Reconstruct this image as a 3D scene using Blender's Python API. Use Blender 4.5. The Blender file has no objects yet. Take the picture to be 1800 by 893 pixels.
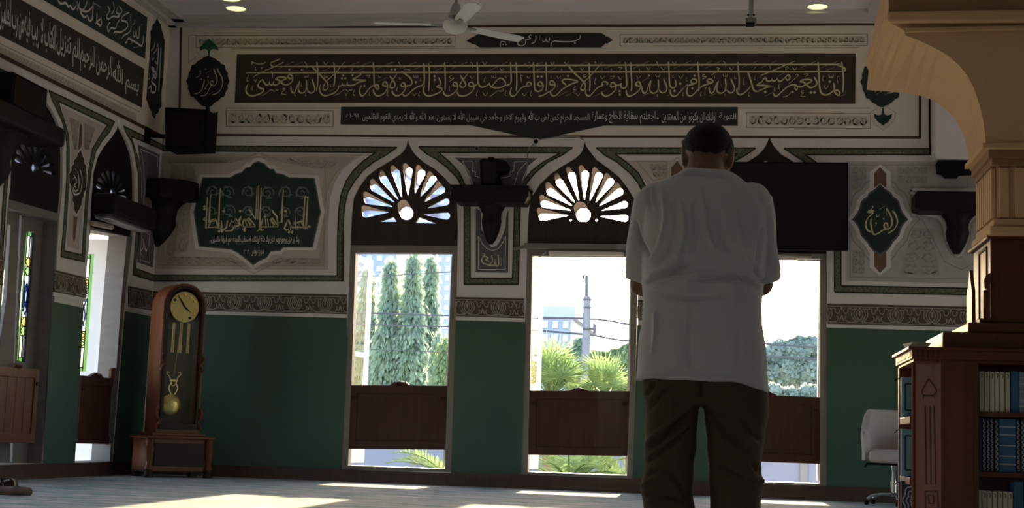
import bpy, bmesh, math, random
from mathutils import Vector, Matrix
from mathutils.geometry import tessellate_polygon

sc = bpy.context.scene
C = bpy.context.collection
PI = math.pi

# ------------------------------------------------------------------ camera
F = 2600.0
CAM = Vector((0.0, -17.4, 0.6))
YAW, PITCH, ROLL = 0.151683, 0.122782, -0.034333
ca, sa, cb, sb, cc, sn = math.cos(YAW), math.sin(YAW), math.cos(PITCH), math.sin(PITCH), math.cos(ROLL), math.sin(ROLL)
RM = (Matrix(((ca, -sa, 0), (sa, ca, 0), (0, 0, 1))) @ Matrix(((1, 0, 0), (0, cb, -sb), (0, sb, cb)))
      @ Matrix(((cc, 0, sn), (0, 1, 0), (-sn, 0, cc))))
cd = bpy.data.cameras.new('camera')
cd.sensor_width = 36.0
cd.sensor_fit = 'HORIZONTAL'
cd.lens = F / 1800.0 * 36.0
cd.clip_end = 2000
cam = bpy.data.objects.new('camera', cd)
rx, fw, up = RM.col[0], RM.col[1], RM.col[2]
m4 = Matrix((( rx[0], up[0], -fw[0], CAM[0]), (rx[1], up[1], -fw[1], CAM[1]), (rx[2], up[2], -fw[2], CAM[2]), (0, 0, 0, 1)))
cam.matrix_world = m4
C.objects.link(cam)
sc.camera = cam

# ------------------------------------------------------------------ sky, sun, exposure
SUN_EL = math.radians(14.5)
w = bpy.data.worlds.new('sky')
sc.world = w
w.use_nodes = True
nt = w.node_tree
nt.nodes.clear()
sky = nt.nodes.new('ShaderNodeTexSky')
sky.sky_type = 'NISHITA'
sky.sun_disc = False
sky.sun_elevation = SUN_EL
sky.sun_rotation = 0.0
sky.air_density = 1.0
sky.dust_density = 1.8
sky.ozone_density = 1.0
bg = nt.nodes.new('ShaderNodeBackground')
bg.inputs['Strength'].default_value = 0.42
wo = nt.nodes.new('ShaderNodeOutputWorld')
nt.links.new(sky.outputs[0], bg.inputs[0])
nt.links.new(bg.outputs[0], wo.inputs[0])
sd = bpy.data.lights.new('sun', 'SUN')
sd.energy = 8.5
sd.angle = math.radians(0.9)
sd.color = (1.0, 0.77, 0.46)
sun = bpy.data.objects.new('sun', sd)
sun.rotation_euler = Vector((0.02, -math.cos(SUN_EL), -math.sin(SUN_EL))).to_track_quat('-Z', 'Y').to_euler()
C.objects.link(sun)
vs = sc.view_settings
vs.view_transform = 'Standard'
vs.look = 'None'
vs.exposure = 1.25
vs.gamma = 1.0
vs.use_curve_mapping = False
sc.display_settings.display_device = 'sRGB'
try:
    sc.cycles.use_denoising = True
    sc.cycles.max_bounces = 10
    sc.cycles.diffuse_bounces = 6
    sc.cycles.glossy_bounces = 4
    sc.cycles.transmission_bounces = 6
    sc.cycles.sample_clamp_indirect = 6.0
except Exception:
    pass

# ------------------------------------------------------------------ helpers
def ray(px, py):
    return RM @ Vector(((px - 900.0) / F, 1.0, -(py - 446.5) / F))
def atY(px, py, Y):
    d = ray(px, py); return CAM + d * ((Y - CAM.y) / d.y)
def atX(px, py, X):
    d = ray(px, py); return CAM + d * ((X - CAM.x) / d.x)
def atZ(px, py, Z):
    d = ray(px, py); return CAM + d * ((Z - CAM.z) / d.z)

class Pl:
    """a wall plane: photo point -> (u, v) in metres on the wall -> space, d metres proud of it"""
    def __init__(s, kind, k=0.0):
        s.kind, s.k = kind, k
    def uv(s, px, py, d=0.0):
        if s.kind == 'Y':
            p = atY(px, py, s.k - d); return (p.x, p.z)
        p = atX(px, py, s.k + d); return (p.y, p.z)
    def emb(s, u, v, d=0.0):
        return Vector((u, s.k - d, v)) if s.kind == 'Y' else Vector((s.k + d, u, v))
    def pts(s, pp):
        return [s.uv(*p) for p in pp]
BW = Pl('Y', 0.0)
XL = BW.uv(271, 484)[0]
LW = Pl('X', XL)

def smooth(pts, n=5, closed=False):
    if len(pts) < 3: 
        return list(pts)
    out = []
    N = len(pts)
    rng = N if closed else N - 1
    for i in range(rng):
        p1, p2 = pts[i], pts[(i + 1) % N]
        p0 = pts[i - 1] if (i > 0 or closed) else p1
        p3 = pts[(i + 2) % N] if (i + 2 < N or closed) else p2
        for k in range(n):
            t = k / n
            out.append(tuple(0.5 * ((2 * b) + (c - a) * t + (2 * a - 5 * b + 4 * c - d) * t * t + (3 * b - a - 3 * c + d) * t ** 3)
                             for a, b, c, d in zip(p0, p1, p2, p3)))
    if not closed: out.append(pts[-1])
    return out
def arc(cx, cy, rx_, ry_, a0, a1, n=16):
    return [(cx + rx_ * math.cos(math.radians(a0 + (a1 - a0) * i / n)), cy - ry_ * math.sin(math.radians(a0 + (a1 - a0) * i / n))) for i in range(n + 1)]
def P(s):
    return [tuple(float(a) for a in q.split(',')) for q in s.split()]

class MB:
    def __init__(s):
        s.v, s.f = [], []
    def add(s, vs_, fs):
        o = len(s.v)
        s.v += [tuple(x) for x in vs_]
        s.f += [tuple(i + o for i in f) for f in fs]
        return s
    def box(s, x0, x1, y0, y1, z0, z1, M=None):
        vv = [Vector((x, y, z)) for z in (z0, z1) for y in (y0, y1) for x in (x0, x1)]
        if M: vv = [M @ q for q in vv]
        return s.add(vv, [(0, 2, 3, 1), (4, 5, 7, 6), (0, 1, 5, 4), (2, 6, 7, 3), (0, 4, 6, 2), (1, 3, 7, 5)])
    def loft(s, rings, cap=True, closed=True):
        n = len(rings[0]); vv = []; ff = []
        for r in rings: vv += r
        for i in range(len(rings) - 1):
            for j in range(n if closed else n - 1):
                a, b = i * n + j, i * n + (j + 1) % n
                ff.append((a, b, b + n, a + n))
        if cap and closed:
            ff.append(tuple(range(n))[::-1])
            ff.append(tuple((len(rings) - 1) * n + j for j in range(n)))
        return s.add(vv, ff)
    def tube(s, path, rad, n=10, cap=True, sx=1.0):
        path = [Vector(p) for p in path]
        if not hasattr(rad, '__len__'): rad = [rad] * len(path)
        rings = []; nrm = None
        for i, p in enumerate(path):
            t = (path[min(i + 1, len(path) - 1)] - path[max(i - 1, 0)])
            if t.length < 1e-9: t = Vector((0, 0, 1))
            t.normalize()
            if nrm is None:
                nrm = t.orthogonal().normalized()
            nrm = (nrm - t * nrm.dot(t))
            if nrm.length < 1e-6: nrm = t.orthogonal()
            nrm.normalize()
            b = t.cross(nrm)
            rings.append([p + (nrm * math.cos(2 * PI * k / n) * sx + b * math.sin(2 * PI * k / n)) * rad[i] for k in range(n)])
        return s.loft(rings, cap)
    def capsule(s, a, b, ra, rb, n=14):
        a, b = Vector(a), Vector(b); t = (b - a).normalized() if (b - a).length > 1e-9 else Vector((0, 0, 1))
        path, rad = [], []
        for k in (-85, -60, -35, -12): path.append(a + t * ra * math.sin(math.radians(k))); rad.append(ra * math.cos(math.radians(k)))
        for k in (12, 35, 60, 85): path.append(b + t * rb * math.sin(math.radians(k))); rad.append(rb * math.cos(math.radians(k)))
        return s.tube(path, rad, n)
    def ball(s, c, r, n=16, m=10, M=None):
        if not hasattr(r, '__len__'): r = (r, r, r)
        rings = []
        for i in range(m + 1):
            th = PI * (i + 0.02) / (m + 0.04); 
            rg = []
            for k in range(n):
                q = Vector((r[0] * math.sin(th) * math.cos(2 * PI * k / n), r[1] * math.sin(th) * math.sin(2 * PI * k / n), -r[2] * math.cos(th)))
                if M: q = M @ q
                rg.append(q + Vector(c))
            rings.append(rg)
        return s.loft(rings)
    def lathe(s, prof, c=(0, 0, 0), n=24, axis='Z'):
        rings = []
        for r, h in prof:
            rg = []
            for k in range(n):
                a = 2 * PI * k / n
                q = (r * math.cos(a), r * math.sin(a), h) if axis == 'Z' else ((r * math.cos(a), h, r * math.sin(a)) if axis == 'Y' else (h, r * math.cos(a), r * math.sin(a)))
                rg.append(Vector(q) + Vector(c))
            rings.append(rg)
        return s.loft(rings)
    def flat(s, pl, outer, holes=(), d=0.0):
        loops = [list(outer)] + [list(h) for h in holes]
        tri = tessellate_polygon([[Vector((u, v, 0)) for u, v in lp] for lp in loops])
        allp = [p for lp in loops for p in lp]
        return s.add([pl.emb(u, v, d) for u, v in allp], tri)
    def solid(s, pl, outer, holes=(), d0=0.0, d1=0.02):
        loops = [list(outer)] + [list(h) for h in holes]
        tri = tessellate_polygon([[Vector((u, v, 0)) for u, v in lp] for lp in loops])
        allp = [p for lp in loops for p in lp]; n = len(allp)
        ff = [tuple(t) for t in tri] + [tuple(i + n for i in t)[::-1] for t in tri]
        o = 0
        for lp in loops:
            k = len(lp)
            for i in range(k):
                a, b = o + i, o + (i + 1) % k
                ff.append((a, b, b + n, a + n))
            o += k
        return s.add([pl.emb(u, v, d0) for u, v in allp] + [pl.emb(u, v, d1) for u, v in allp], ff)
    def stroke(s, pl, pts, wd, d=0.004, nib=None, taper=0.35, sm=5):
        """a painted pen stroke: ribbon whose width follows the nib angle and thins at its ends"""
        q = smooth(pts, sm) if len(pts) > 2 else list(pts)
        n = len(q)
        if n < 2: return s
        L = [0.0]
        for i in range(1, n): L.append(L[-1] + math.hypot(q[i][0] - q[i - 1][0], q[i][1] - q[i - 1][1]))
        tot = max(L[-1], 1e-6); vv = []
        for i in range(n):
            a, b = q[max(i - 1, 0)], q[min(i + 1, n - 1)]
            tx, ty = b[0] - a[0], b[1] - a[1]; l = math.hypot(tx, ty) or 1e-6
            tx, ty = tx / l, ty / l
            wf = 1.0
            if nib is not None:
                wf = 0.55 + 0.45 * abs(tx * math.sin(nib) - ty * math.cos(nib))
            e = min(L[i], tot - L[i]) / (wd * 0.9)
            wf *= min(1.0, taper + (1 - taper) * e)
            h = wd * 0.5 * wf
            u, v = q[i]
            vv += [pl.emb(u - ty * h, v + tx * h, d), pl.emb(u + ty * h, v - tx * h, d)]
        return s.add(vv, [(2 * i, 2 * i + 1, 2 * i + 3, 2 * i + 2) for i in range(n - 1)])
    def dot(s, pl, c, r, d=0.004, n=4, rot=0.0):
        vv = [pl.emb(c[0] + r * math.cos(rot + 2 * PI * k / n), c[1] + r * math.sin(rot + 2 * PI * k / n), d) for k in range(n)]
        return s.add(vv, [tuple(range(n))])
    def build(s, name, m, parent=None, sm=False, bevel=0.0, fix=True, loc=None):
        me = bpy.data.meshes.new(name)
        off = Vector(loc) if loc is not None else (world_of(parent) if parent else Vector((0, 0, 0)))
        me.from_pydata([tuple(Vector(p) - off) for p in s.v], [], s.f)
        if fix:
            b = bmesh.new(); b.from_mesh(me); bmesh.ops.recalc_face_normals(b, faces=b.faces)
            b.to_mesh(me); b.free()
        me.materials.append(m)
        if sm:
            for p in me.polygons: p.use_smooth = True
        o = bpy.data.objects.new(name, me)
        if parent: o.parent = parent
        elif loc is not None: o.location = loc
        C.objects.link(o)
        if bevel > 0:
            md = o.modifiers.new('edge', 'BEVEL'); md.width = bevel; md.segments = 2; md.limit_method = 'ANGLE'; md.angle_limit = math.radians(40)
        if sm and bevel == 0:
            try: me.set_sharp_from_angle(angle=math.radians(42))
            except Exception: pass
        return o
def world_of(o):
    v = Vector((0, 0, 0))
    while o: v = v + o.location; o = o.parent
    return v
def tag(o, label=None, cat=None, group=None, kind=None):
    if label: o['label'] = label
    if cat: o['category'] = cat
    if group: o['group'] = group
    if kind: o['kind'] = kind
    return o
def thing(name, label, cat, loc, group=None):
    o = bpy.data.objects.new(name, None); o.empty_display_size = 0.1; o.location = loc; C.objects.link(o)
    return tag(o, label, cat, group)
def struct(o): o['kind'] = 'structure'; return o
def copy_tree(o, parent=None):
    c = o.copy(); C.objects.link(c); c.parent = parent
    for ch in list(o.children): copy_tree(ch, c)
    return c

# ------------------------------------------------------------------ materials
def mat(name, col, rough=0.6, spec=0.3, metal=0.0, noise=None, bump=None, emit=None, trans=0.0, coat=0.0, alpha=None):
    m = bpy.data.materials.new(name); m.use_nodes = True
    t = m.node_tree; b = t.nodes['Principled BSDF']
    b.inputs['Base Color'].default_value = (*col, 1); b.inputs['Roughness'].default_value = rough
    b.inputs['Specular IOR Level'].default_value = spec; b.inputs['Metallic'].default_value = metal
    b.inputs['Coat Weight'].default_value = coat
    if trans: b.inputs['Transmission Weight'].default_value = trans
    if emit: b.inputs['Emission Color'].default_value = (*emit[0], 1); b.inputs['Emission Strength'].default_value = emit[1]
    tc = t.nodes.new('ShaderNodeTexCoord')
    if noise:   # (second colour, scale xyz, detail, low, high)
        mp = t.nodes.new('ShaderNodeMapping'); mp.inputs['Scale'].default_value = noise[1]
        nz = t.nodes.new('ShaderNodeTexNoise'); nz.inputs['Scale'].default_value = 1.0; nz.inputs['Detail'].default_value = noise[2]
        cr = t.nodes.new('ShaderNodeValToRGB'); cr.color_ramp.elements[0].position = noise[3]; cr.color_ramp.elements[1].position = noise[4]
        cr.color_ramp.elements[0].color = (*col, 1); cr.color_ramp.elements[1].color = (*noise[0], 1)
        t.links.new(tc.outputs['Object'], mp.inputs[0]); t.links.new(mp.outputs[0], nz.inputs['Vector'])
        t.links.new(nz.outputs['Fac'], cr.inputs[0]); t.links.new(cr.outputs[0], b.inputs['Base Color'])
    if bump:    # (scale xyz, strength, distance)
        mp2 = t.nodes.new('ShaderNodeMapping'); mp2.inputs['Scale'].default_value = bump[0]
        n2 = t.nodes.new('ShaderNodeTexNoise'); n2.inputs['Scale'].default_value = 1.0; n2.inputs['Detail'].default_value = 4
        bp = t.nodes.new('ShaderNodeBump'); bp.inputs['Strength'].default_value = bump[1]; bp.inputs['Distance'].default_value = bump[2]
        t.links.new(tc.outputs['Object'], mp2.inputs[0]); t.links.new(mp2.outputs[0], n2.inputs['Vector'])
        t.links.new(n2.outputs['Fac'], bp.inputs['Height']); t.links.new(bp.outputs[0], b.inputs['Normal'])
    return m
def leafmat(name, c1, c2, tr=0.45):
    m = bpy.data.materials.new(name); m.use_nodes = True
    t = m.node_tree; t.nodes.clear()
    o = t.nodes.new('ShaderNodeOutputMaterial'); mx = t.nodes.new('ShaderNodeMixShader'); mx.inputs[0].default_value = tr
    d = t.nodes.new('ShaderNodeBsdfDiffuse'); tl = t.nodes.new('ShaderNodeBsdfTranslucent')
    tc = t.nodes.new('ShaderNodeTexCoord'); nz = t.nodes.new('ShaderNodeTexNoise'); nz.inputs['Scale'].default_value = 1.3; nz.inputs['Detail'].default_value = 3
    cr = t.nodes.new('ShaderNodeValToRGB'); cr.color_ramp.elements[0].position = .35; cr.color_ramp.elements[1].position = .68
    cr.color_ramp.elements[0].color = (*c1, 1); cr.color_ramp.elements[1].color = (*c2, 1)
    t.links.new(tc.outputs['Object'], nz.inputs['Vector']); t.links.new(nz.outputs['Fac'], cr.inputs[0])
    for s_ in (d, tl): t.links.new(cr.outputs[0], s_.inputs['Color'])
    t.links.new(d.outputs[0], mx.inputs[1]); t.links.new(tl.outputs[0], mx.inputs[2]); t.links.new(mx.outputs[0], o.inputs[0])
    return m

M = {}
M['cream'] = mat('cream_plaster', (.70, .625, .53), .8, .2, noise=((.75, .68, .585), (3, 3, 3), 4, .35, .7))
M['cream_mid'] = mat('cream_ornament_ground', (.58, .515, .425), .8, .2)
M['cream_dim'] = mat('cream_ornament', (.44, .385, .295), .8, .2)
M['cream_line'] = mat('cream_outline', (.30, .245, .175), .8, .2)
M['white'] = mat('white_plaster', (.70, .665, .635), .8, .2, noise=((.64, .61, .58), (2, 2, 2), 4, .4, .7))
M['panel'] = mat('warm_panel_paint', (.54, .475, .415), .8, .2, noise=((.49, .43, .37), (5, 5, 5), 5, .4, .65))
M['panel_grey'] = mat('grey_panel_paint', (.46, .44, .42), .8, .2, noise=((.42, .40, .38), (5, 5, 5), 5, .4, .65))
M['panel_dim'] = mat('panel_ornament', (.36, .31, .25), .8, .2)
M['panel_grey_dim'] = mat('grey_panel_ornament', (.29, .275, .255), .8, .2)
M['maroon'] = mat('maroon_line', (.075, .035, .022), .7, .3)
M['banner'] = mat('dark_brown_ground', (.052, .031, .025), .7, .3, noise=((.04, .032, .022), (2, 2, 4), 4, .35, .7))
M['gold'] = mat('gold_ochre_lettering', (.60, .54, .31), .7, .3)
M['ivory'] = mat('ivory_lettering', (.68, .65, .57), .7, .3)
M['silver'] = mat('pale_silver_lettering', (.60, .59, .56), .7, .3)
M['greenink'] = mat('deep_green_ground', (.016, .036, .024), .6, .35, noise=((.012, .026, .019), (4, 4, 4), 4, .4, .7))
M['blueink'] = mat('blue_black_ground', (.012, .014, .018), .6, .35)
M['leafink'] = mat('emerald_finial', (.02, .10, .055), .6, .35)
M['greenscroll'] = mat('grey_green_scroll', (.14, .175, .15), .7, .3)
M['strip'] = mat('black_brown_strip', (.022, .020, .017), .7, .3, noise=((.028, .034, .024), (1.5, 1.5, 3), 3, .45, .7))
M['border'] = mat('olive_border', (.085, .10, .065), .75, .25, noise=((.16, .165, .115), (40, 40, 40), 3, .42, .58))
M['border_edge'] = mat('border_dark_edge', (.018, .022, .014), .7, .3)
M['frieze'] = mat('brown_frieze_ground', (.105, .075, .062), .75, .25)
M['friezeline'] = mat('frieze_tracery', (.33, .30, .27), .75, .25)
M['dado'] = mat('green_dado_paint', (.062, .112, .078), .62, .25, noise=((.054, .10, .07), (1, 1, 1), 3, .4, .7))
M['brownpaint'] = mat('brown_lozenge_paint', (.17, .10, .065), .75, .25)
M['slate'] = mat('slate_panel_paint', (.10, .095, .10), .75, .25, noise=((.14, .135, .14), (25, 25, 25), 4, .4, .7))
def wood(name, c1, c2, rough=.35, coat=.3, scale=(22, 22, 2)):
    return mat(name, c1, rough, .22, noise=(c2, scale, 5, .3, .72), bump=((40, 40, 3), .12, .01), coat=coat)
M['darkwood'] = wood('dark_stained_wood', (.026, .015, .011), (.036, .021, .015), .5, .0)
M['blackwood'] = wood('black_stained_wood', (.006, .005, .005), (.010, .008, .007), .55, .0)
M['fanwood'] = wood('dark_brown_fanlight_wood', (.036, .025, .019), (.05, .035, .026), .6, .0)
M['lit_shutterwood'] = wood('lit_tone_shutter_wood', (.135, .052, .030), (.18, .075, .042), .4, .15)  # lighter copy of shutterwood; light on the left shutter is put into it
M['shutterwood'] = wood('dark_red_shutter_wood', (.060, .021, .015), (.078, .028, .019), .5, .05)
M['clockwood'] = wood('mahogany_clock_case', (.125, .038, .016), (.18, .060, .024), .38, .05)
M['casewood'] = wood('varnished_bookcase_wood', (.092, .026, .018), (.12, .036, .024), .4, .0)
M['casedark'] = wood('bookcase_shadow_side_wood', (.105, .036, .026), (.14, .052, .036), .3, .4)
M['groove'] = mat('carved_groove', (.03, .012, .009), .6, .2)
M['frame'] = mat('grey_painted_timber', (.20, .185, .17), .6, .3, noise=((.17, .155, .14), (3, 3, 12), 4, .4, .7))
M['jamb'] = mat('taupe_painted_jamb', (.24, .21, .185), .65, .25, noise=((.20, .18, .155), (4, 4, 4), 4, .4, .7))
M['whitewood'] = mat('white_painted_timber', (.72, .72, .72), .5, .3)
M['sill'] = mat('pale_stone_sill', (.55, .53, .48), .5, .3)
M['base'] = wood('brown_baseboard_wood', (.070, .036, .026), (.095, .048, .034), .4, .2)
M['ceiling'] = mat('ceiling_paint', (.82, .74, .775), .85, .1)
M['cornice'] = mat('cornice_paint', (.58, .545, .53), .8, .2)
M['peach'] = mat('peach_plaster', (.66, .43, .25), .8, .15, noise=((.62, .40, .23), (3, 3, 3), 4, .35, .7))
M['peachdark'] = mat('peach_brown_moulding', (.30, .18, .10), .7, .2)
M['black'] = mat('black_plastic', (.005, .005, .006), .7, .12)
M['screen'] = mat('black_screen', (.006, .005, .0045), .3, .3)
M['grey'] = mat('grey_metal', (.30, .30, .30), .45, .5, .6)
M['chrome'] = mat('polished_steel', (.62, .62, .62), .18, .5, 1.0)
M['brass'] = mat('polished_brass', (.62, .45, .17), .28, .5, 1.0)
M['dial'] = mat('brass_dial', (.42, .32, .13), .35, .5, .85)
M['lampglow'] = mat('lamp_glow', (1, 1, .8), .5, .3, emit=((1.0, .98, .40), .62))
M['fanmetal'] = mat('pale_fan_enamel', (.55, .54, .52), .35, .5)
M['chairfabric'] = mat('taupe_grey_upholstery', (.50, .44, .425), .9, .1, bump=((160, 160, 160), .15, .003))
M['bookwhite'] = mat('ivory_book_spine', (.62, .58, .50), .6, .3)
M['bookblue'] = mat('blue_book_cloth', (.035, .13, .27), .55, .35)
M['booknavy'] = mat('navy_book_cloth', (.018, .030, .075), .55, .35)
M['bookpale'] = mat('sky_blue_book_cover', (.14, .27, .42), .5, .35)
M['bookink'] = mat('book_tooling', (.02, .03, .05), .6, .3)
M['booksilver'] = mat('book_silver_tooling', (.40, .42, .44), .5, .4)
M['page'] = mat('book_pages', (.66, .62, .52), .8, .1)
M['skin'] = mat('tan_skin', (.25, .13, .088), .55, .3, noise=((.21, .105, .07), (9, 9, 9), 4, .4, .7))
M['skin2'] = mat('brown_skin', (.15, .08, .055), .55, .3, noise=((.12, .065, .045), (12, 12, 12), 4, .4, .7))
M['nail'] = mat('nail', (.36, .20, .15), .4, .4)
M['hair'] = mat('short_dark_hair', (.016, .011, .009), .7, .3, bump=((220, 220, 220), .8, .01))
M['shirt'] = mat('light_grey_jersey', (.70, .67, .71), .9, .1, bump=((300, 300, 300), .08, .002))
M['trousers'] = mat('dark_brown_cotton', (.105, .072, .054), .85, .12, bump=((140, 140, 90), .12, .003))
M['strap'] = mat('dark_cloth', (.05, .032, .03), .8, .15)
M['cuff'] = mat('pale_cuff', (.45, .36, .33), .7, .2)
# ------------------------------------------------------------------ setting: floor, walls, ceiling
ZC = BW.uv(900, 31)[1]
XR = 7.5
YB = -30.0
m = bpy.data.materials.new('streaked_teal_carpet'); m.use_nodes = True
t = m.node_tree; b = t.nodes['Principled BSDF']; b.inputs['Roughness'].default_value = .95; b.inputs['Specular IOR Level'].default_value = .1
tc = t.nodes.new('ShaderNodeTexCoord'); mp = t.nodes.new('ShaderNodeMapping'); mp.inputs['Scale'].default_value = (1.1, 2.6, 1)
nz = t.nodes.new('ShaderNodeTexNoise'); nz.inputs['Scale'].default_value = 1.6; nz.inputs['Detail'].default_value = 8; nz.inputs['Roughness'].default_value = .8
cr = t.nodes.new('ShaderNodeValToRGB'); cr.color_ramp.elements[0].position = .33; cr.color_ramp.elements[1].position = .68
cr.color_ramp.elements[0].color = (.10, .15, .18, 1); cr.color_ramp.elements[1].color = (.72, .73, .72, 1)
e = cr.color_ramp.elements.new(.45); e.color = (.24, .37, .37, 1)
e = cr.color_ramp.elements.new(.55); e.color = (.48, .46, .49, 1)
t.links.new(tc.outputs['Object'], mp.inputs[0]); t.links.new(mp.outputs[0], nz.inputs['Vector']); t.links.new(nz.outputs['Fac'], cr.inputs[0]); t.links.new(cr.outputs[0], b.inputs['Base Color'])
M['carpet'] = m
struct(MB().box(XL - .3, XR, YB, .36, -.12, 0).build('floor', M['carpet'], loc=(0, 0, 0)))

# window openings in the back wall, photo outlines
W1R = P('716.8,244.8 718.5,251 721,257.7 725.5,266 732,274 745,285 763.7,296.5 782,313 793,326 800,340 803.5,360 805,400 804,452 802,564 793,830')
W1L = P('600.7,826 610.5,560 616,431 616,415 618,378 621,348 631,328 645,309 664,295 686,282 703,271 710,263 714,256')
W2R = P('1027.5,248.5 1030,256 1035,263 1048,280 1066,293 1088.5,311 1103,330 1114,348 1119,375 1121,430 1121,564 1113,842')
W2L = P('916,836 923,564 927,422 927.7,396 929.6,367 935,344.6 948,324 966.5,306 988.7,291 1011,278 1019,270.5 1024,263')
W3R = P('1353,240 1355.5,248 1360.4,256.4 1372.5,270.5 1392.6,282.6 1418,299 1434,318 1447,338 1453,365 1453,448 1454,576 1454,856')
W3L = P('1246,847 1255,576 1254,448 1254,396 1256,365 1262,340 1275,318 1292,299 1314,284 1332,272.5 1341,263 1346,256')
HOLES_B = [W1R + W1L, W2R + W2L, W3R + W3L]
zt = ZC + .35
u0, u1 = XL - .35, XR
wb = MB().solid(BW, [(u0, -.1), (u1, -.1), (u1, zt), (u0, zt)], [BW.pts(h) for h in HOLES_B], 0.0, -.32)
wall_back = struct(wb.build('wall_back', M['white'], loc=(0, 0, 0)))
WAR = P('75,143.4 76,154 77,163.6 83,181.5 92,195 100.7,213 107.5,233 110,255 110.8,275.5 110,330 104,390 94,559 75,815')
WAL = P('-26,813 -3,560 14,360 18,330 21,264 27,225 34.7,199 42.5,188 53.7,179 65,171 71.6,159 74,152')
WBR = P('209,207.7 210.2,217 212.6,226.6 222.8,247 231.5,270 236,302 236.5,355 233,420 219.5,540 198,811')
WBL = P('131,812 146,540 155,440 158.7,395 161.6,340 164.6,302 172,276 182,258.6 196.6,241 205,228 207.6,218')
HOLES_L = [WAR + WAL, WBR + WBL]
wl = MB().solid(LW, [(YB, -.1), (.32, -.1), (.32, zt), (YB, zt)], [LW.pts(h) for h in HOLES_L] + [[(y0, 0.3), (y0 + 1.5, 0.3), (y0 + 1.5, 3.2), (y0, 3.2)] for y0 in (-6.6, -9.4)], 0.0, -.28)  # last two holes are unseen openings added to bring in side light
wall_left = struct(wl.build('wall_left', M['white'], loc=(0, 0, 0)))
struct(MB().box(XL - .3, XR + .3, YB, .36, ZC, ZC + .2).build('ceiling', M['ceiling'], loc=(0, 0, 0)))
# right and rear walls of the hall; unseen openings added and sized to light the interior
rw = MB()
for a, bb in ((-30, -7.4), (-5.4, -4.9), (-3.2, -2.7), (-1.2, .32)):
    rw.box(XR, XR + .3, a, bb, -.1, ZC)
rw.box(XR, XR + .3, -9.0, .32, 2.9, ZC)
struct(rw.build('wall_right', M['white'], loc=(0, 0, 0)))
rr = MB()
xs = [XL - .3, XL + 2.8, XL + 3.7, XL + 6.8, XL + 7.7, XL + 10.8, XL + 11.7]
for i in range(0, 7, 2):
    rr.box(xs[i], xs[i + 1] if i < 6 else XR + .3, YB - .3, YB, -.1, ZC)
rr.box(XL - .3, XR + .3, YB - .3, YB, 3.2, ZC)
struct(rr.build('wall_rear', M['white'], loc=(0, 0, 0)))

# cornices under the ceiling
cb_ = MB()
zc0 = BW.uv(900, 44)[1]
cb_.box(XL, XR, -.10, 0, zc0, ZC); cb_.box(XL, XR, -.24, 0, ZC - .05, ZC)
struct(cb_.build('trim_1', M['cornice'], loc=(0, 0, 0)))
cl_ = MB(); cl_.box(XL, XL + .10, YB, 0, zc0, ZC); cl_.box(XL, XL + .24, YB, 0, ZC - .05, ZC)
struct(cl_.build('trim_2', M['cornice'], loc=(0, 0, 0)))
# soffit beam beside the column arch
xe = atZ(1527, 10, ZC).x
struct(MB().box(xe, xe + 2.0, YB, -.24, ZC - .07, ZC).build('trim_3', M['cornice'], loc=(0, 0, 0)))

# baseboards
bbk = []
for (xa, ya0, ya1), (xb, yb0, yb1) in (((236, 813, 846), (598, 828, 849.5)), ((598, 829, 849.5), (800, 833.5, 856.5)), ((800, 833.5, 856.5), (914, 837, 861)), ((914, 838, 861), (1115, 843, 868)),
                                       ((1115, 843, 868), (1250, 848, 874)), ((1250, 849, 874), (1456, 857.5, 881.5)), ((1456, 857, 881.5), (1790, 870, 893))):
    z0, z1 = BW.uv(xa, ya0, .04)[1], BW.uv(xb, yb0, .04)[1]
    bbk.append((BW.uv(xa, ya0, .04)[0], BW.uv(xb, yb0, .04)[0], (z0 + z1) / 2))
bm_ = MB()
for a, c, z in bbk:
    bm_.box(a, c, -.04, .0, 0, z); bm_.box(a, c, -.055, 0, z, z + .018)
bm_.box(BW.uv(1780, 870, .04)[0], XR, -.04, 0, 0, bbk[-1][2])
struct(bm_.build('baseboard_back', M['base'], loc=(0, 0, 0)))
zl = LW.uv(120, 817, .04)[1]
bl_ = MB().box(XL, XL + .04, YB, -.04, 0, zl).box(XL, XL + .055, YB, -.04, zl, zl + .018)
struct(bl_.build('baseboard_left', M['base'], loc=(0, 0, 0)))

# ------------------------------------------------------------------ painted grounds, children of the walls
def ground(pl, par, name, mt, pp, d=.002, holes=()):
    return MB().flat(pl, pl.pts(pp), [pl.pts(h) for h in holes], d).build(name, mt, par, fix=False)
def line(pl, par, name, mt, pp, wpx, d=.004, sm=1, closed=False):
    mb = MB()
    q = pl.pts(pp)
    if closed: q = q + [q[0]]
    for a, b2 in zip(q[:-1], q[1:]):
        mb.stroke(pl, [a, b2], wpx / 149.0, d, taper=1.0)
    return mb.build(name, mt, par, fix=False)
ground(BW, wall_back, 'upper_frieze_paint', M['cream'], P('318,45.5 640,47 903,45 1180,43.8 1537,42.3 1617,41.5 1618,243 1200,242 760,241.5 318,237'))
mb = MB()
for pp in ('318,46 640,47.5 903,46 1180,45 1537,43 1617,42.5', '1617,42 1617,243', '1618,242 1200,240.5 760,240 318,236.5', '318.5,46 315,238'):
    q = BW.pts(P(pp))
    for a, b2 in zip(q[:-1], q[1:]): mb.stroke(BW, [a, b2], 4.2 / 149, .004, taper=1)
mb.build('maroon_line', M['maroon'], wall_back, fix=False)
for pp in ('250,549 610,558 610,600 601,826 240,818', '801,563 923,566 923,600 916,838 793,833', '1120,572 1255,576 1246,850 1112,842', '1453,575 1900,589 1900,880 1453,858'):
    ground(BW, wall_back, 'green_dado', M['dado'], P(pp))
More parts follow.
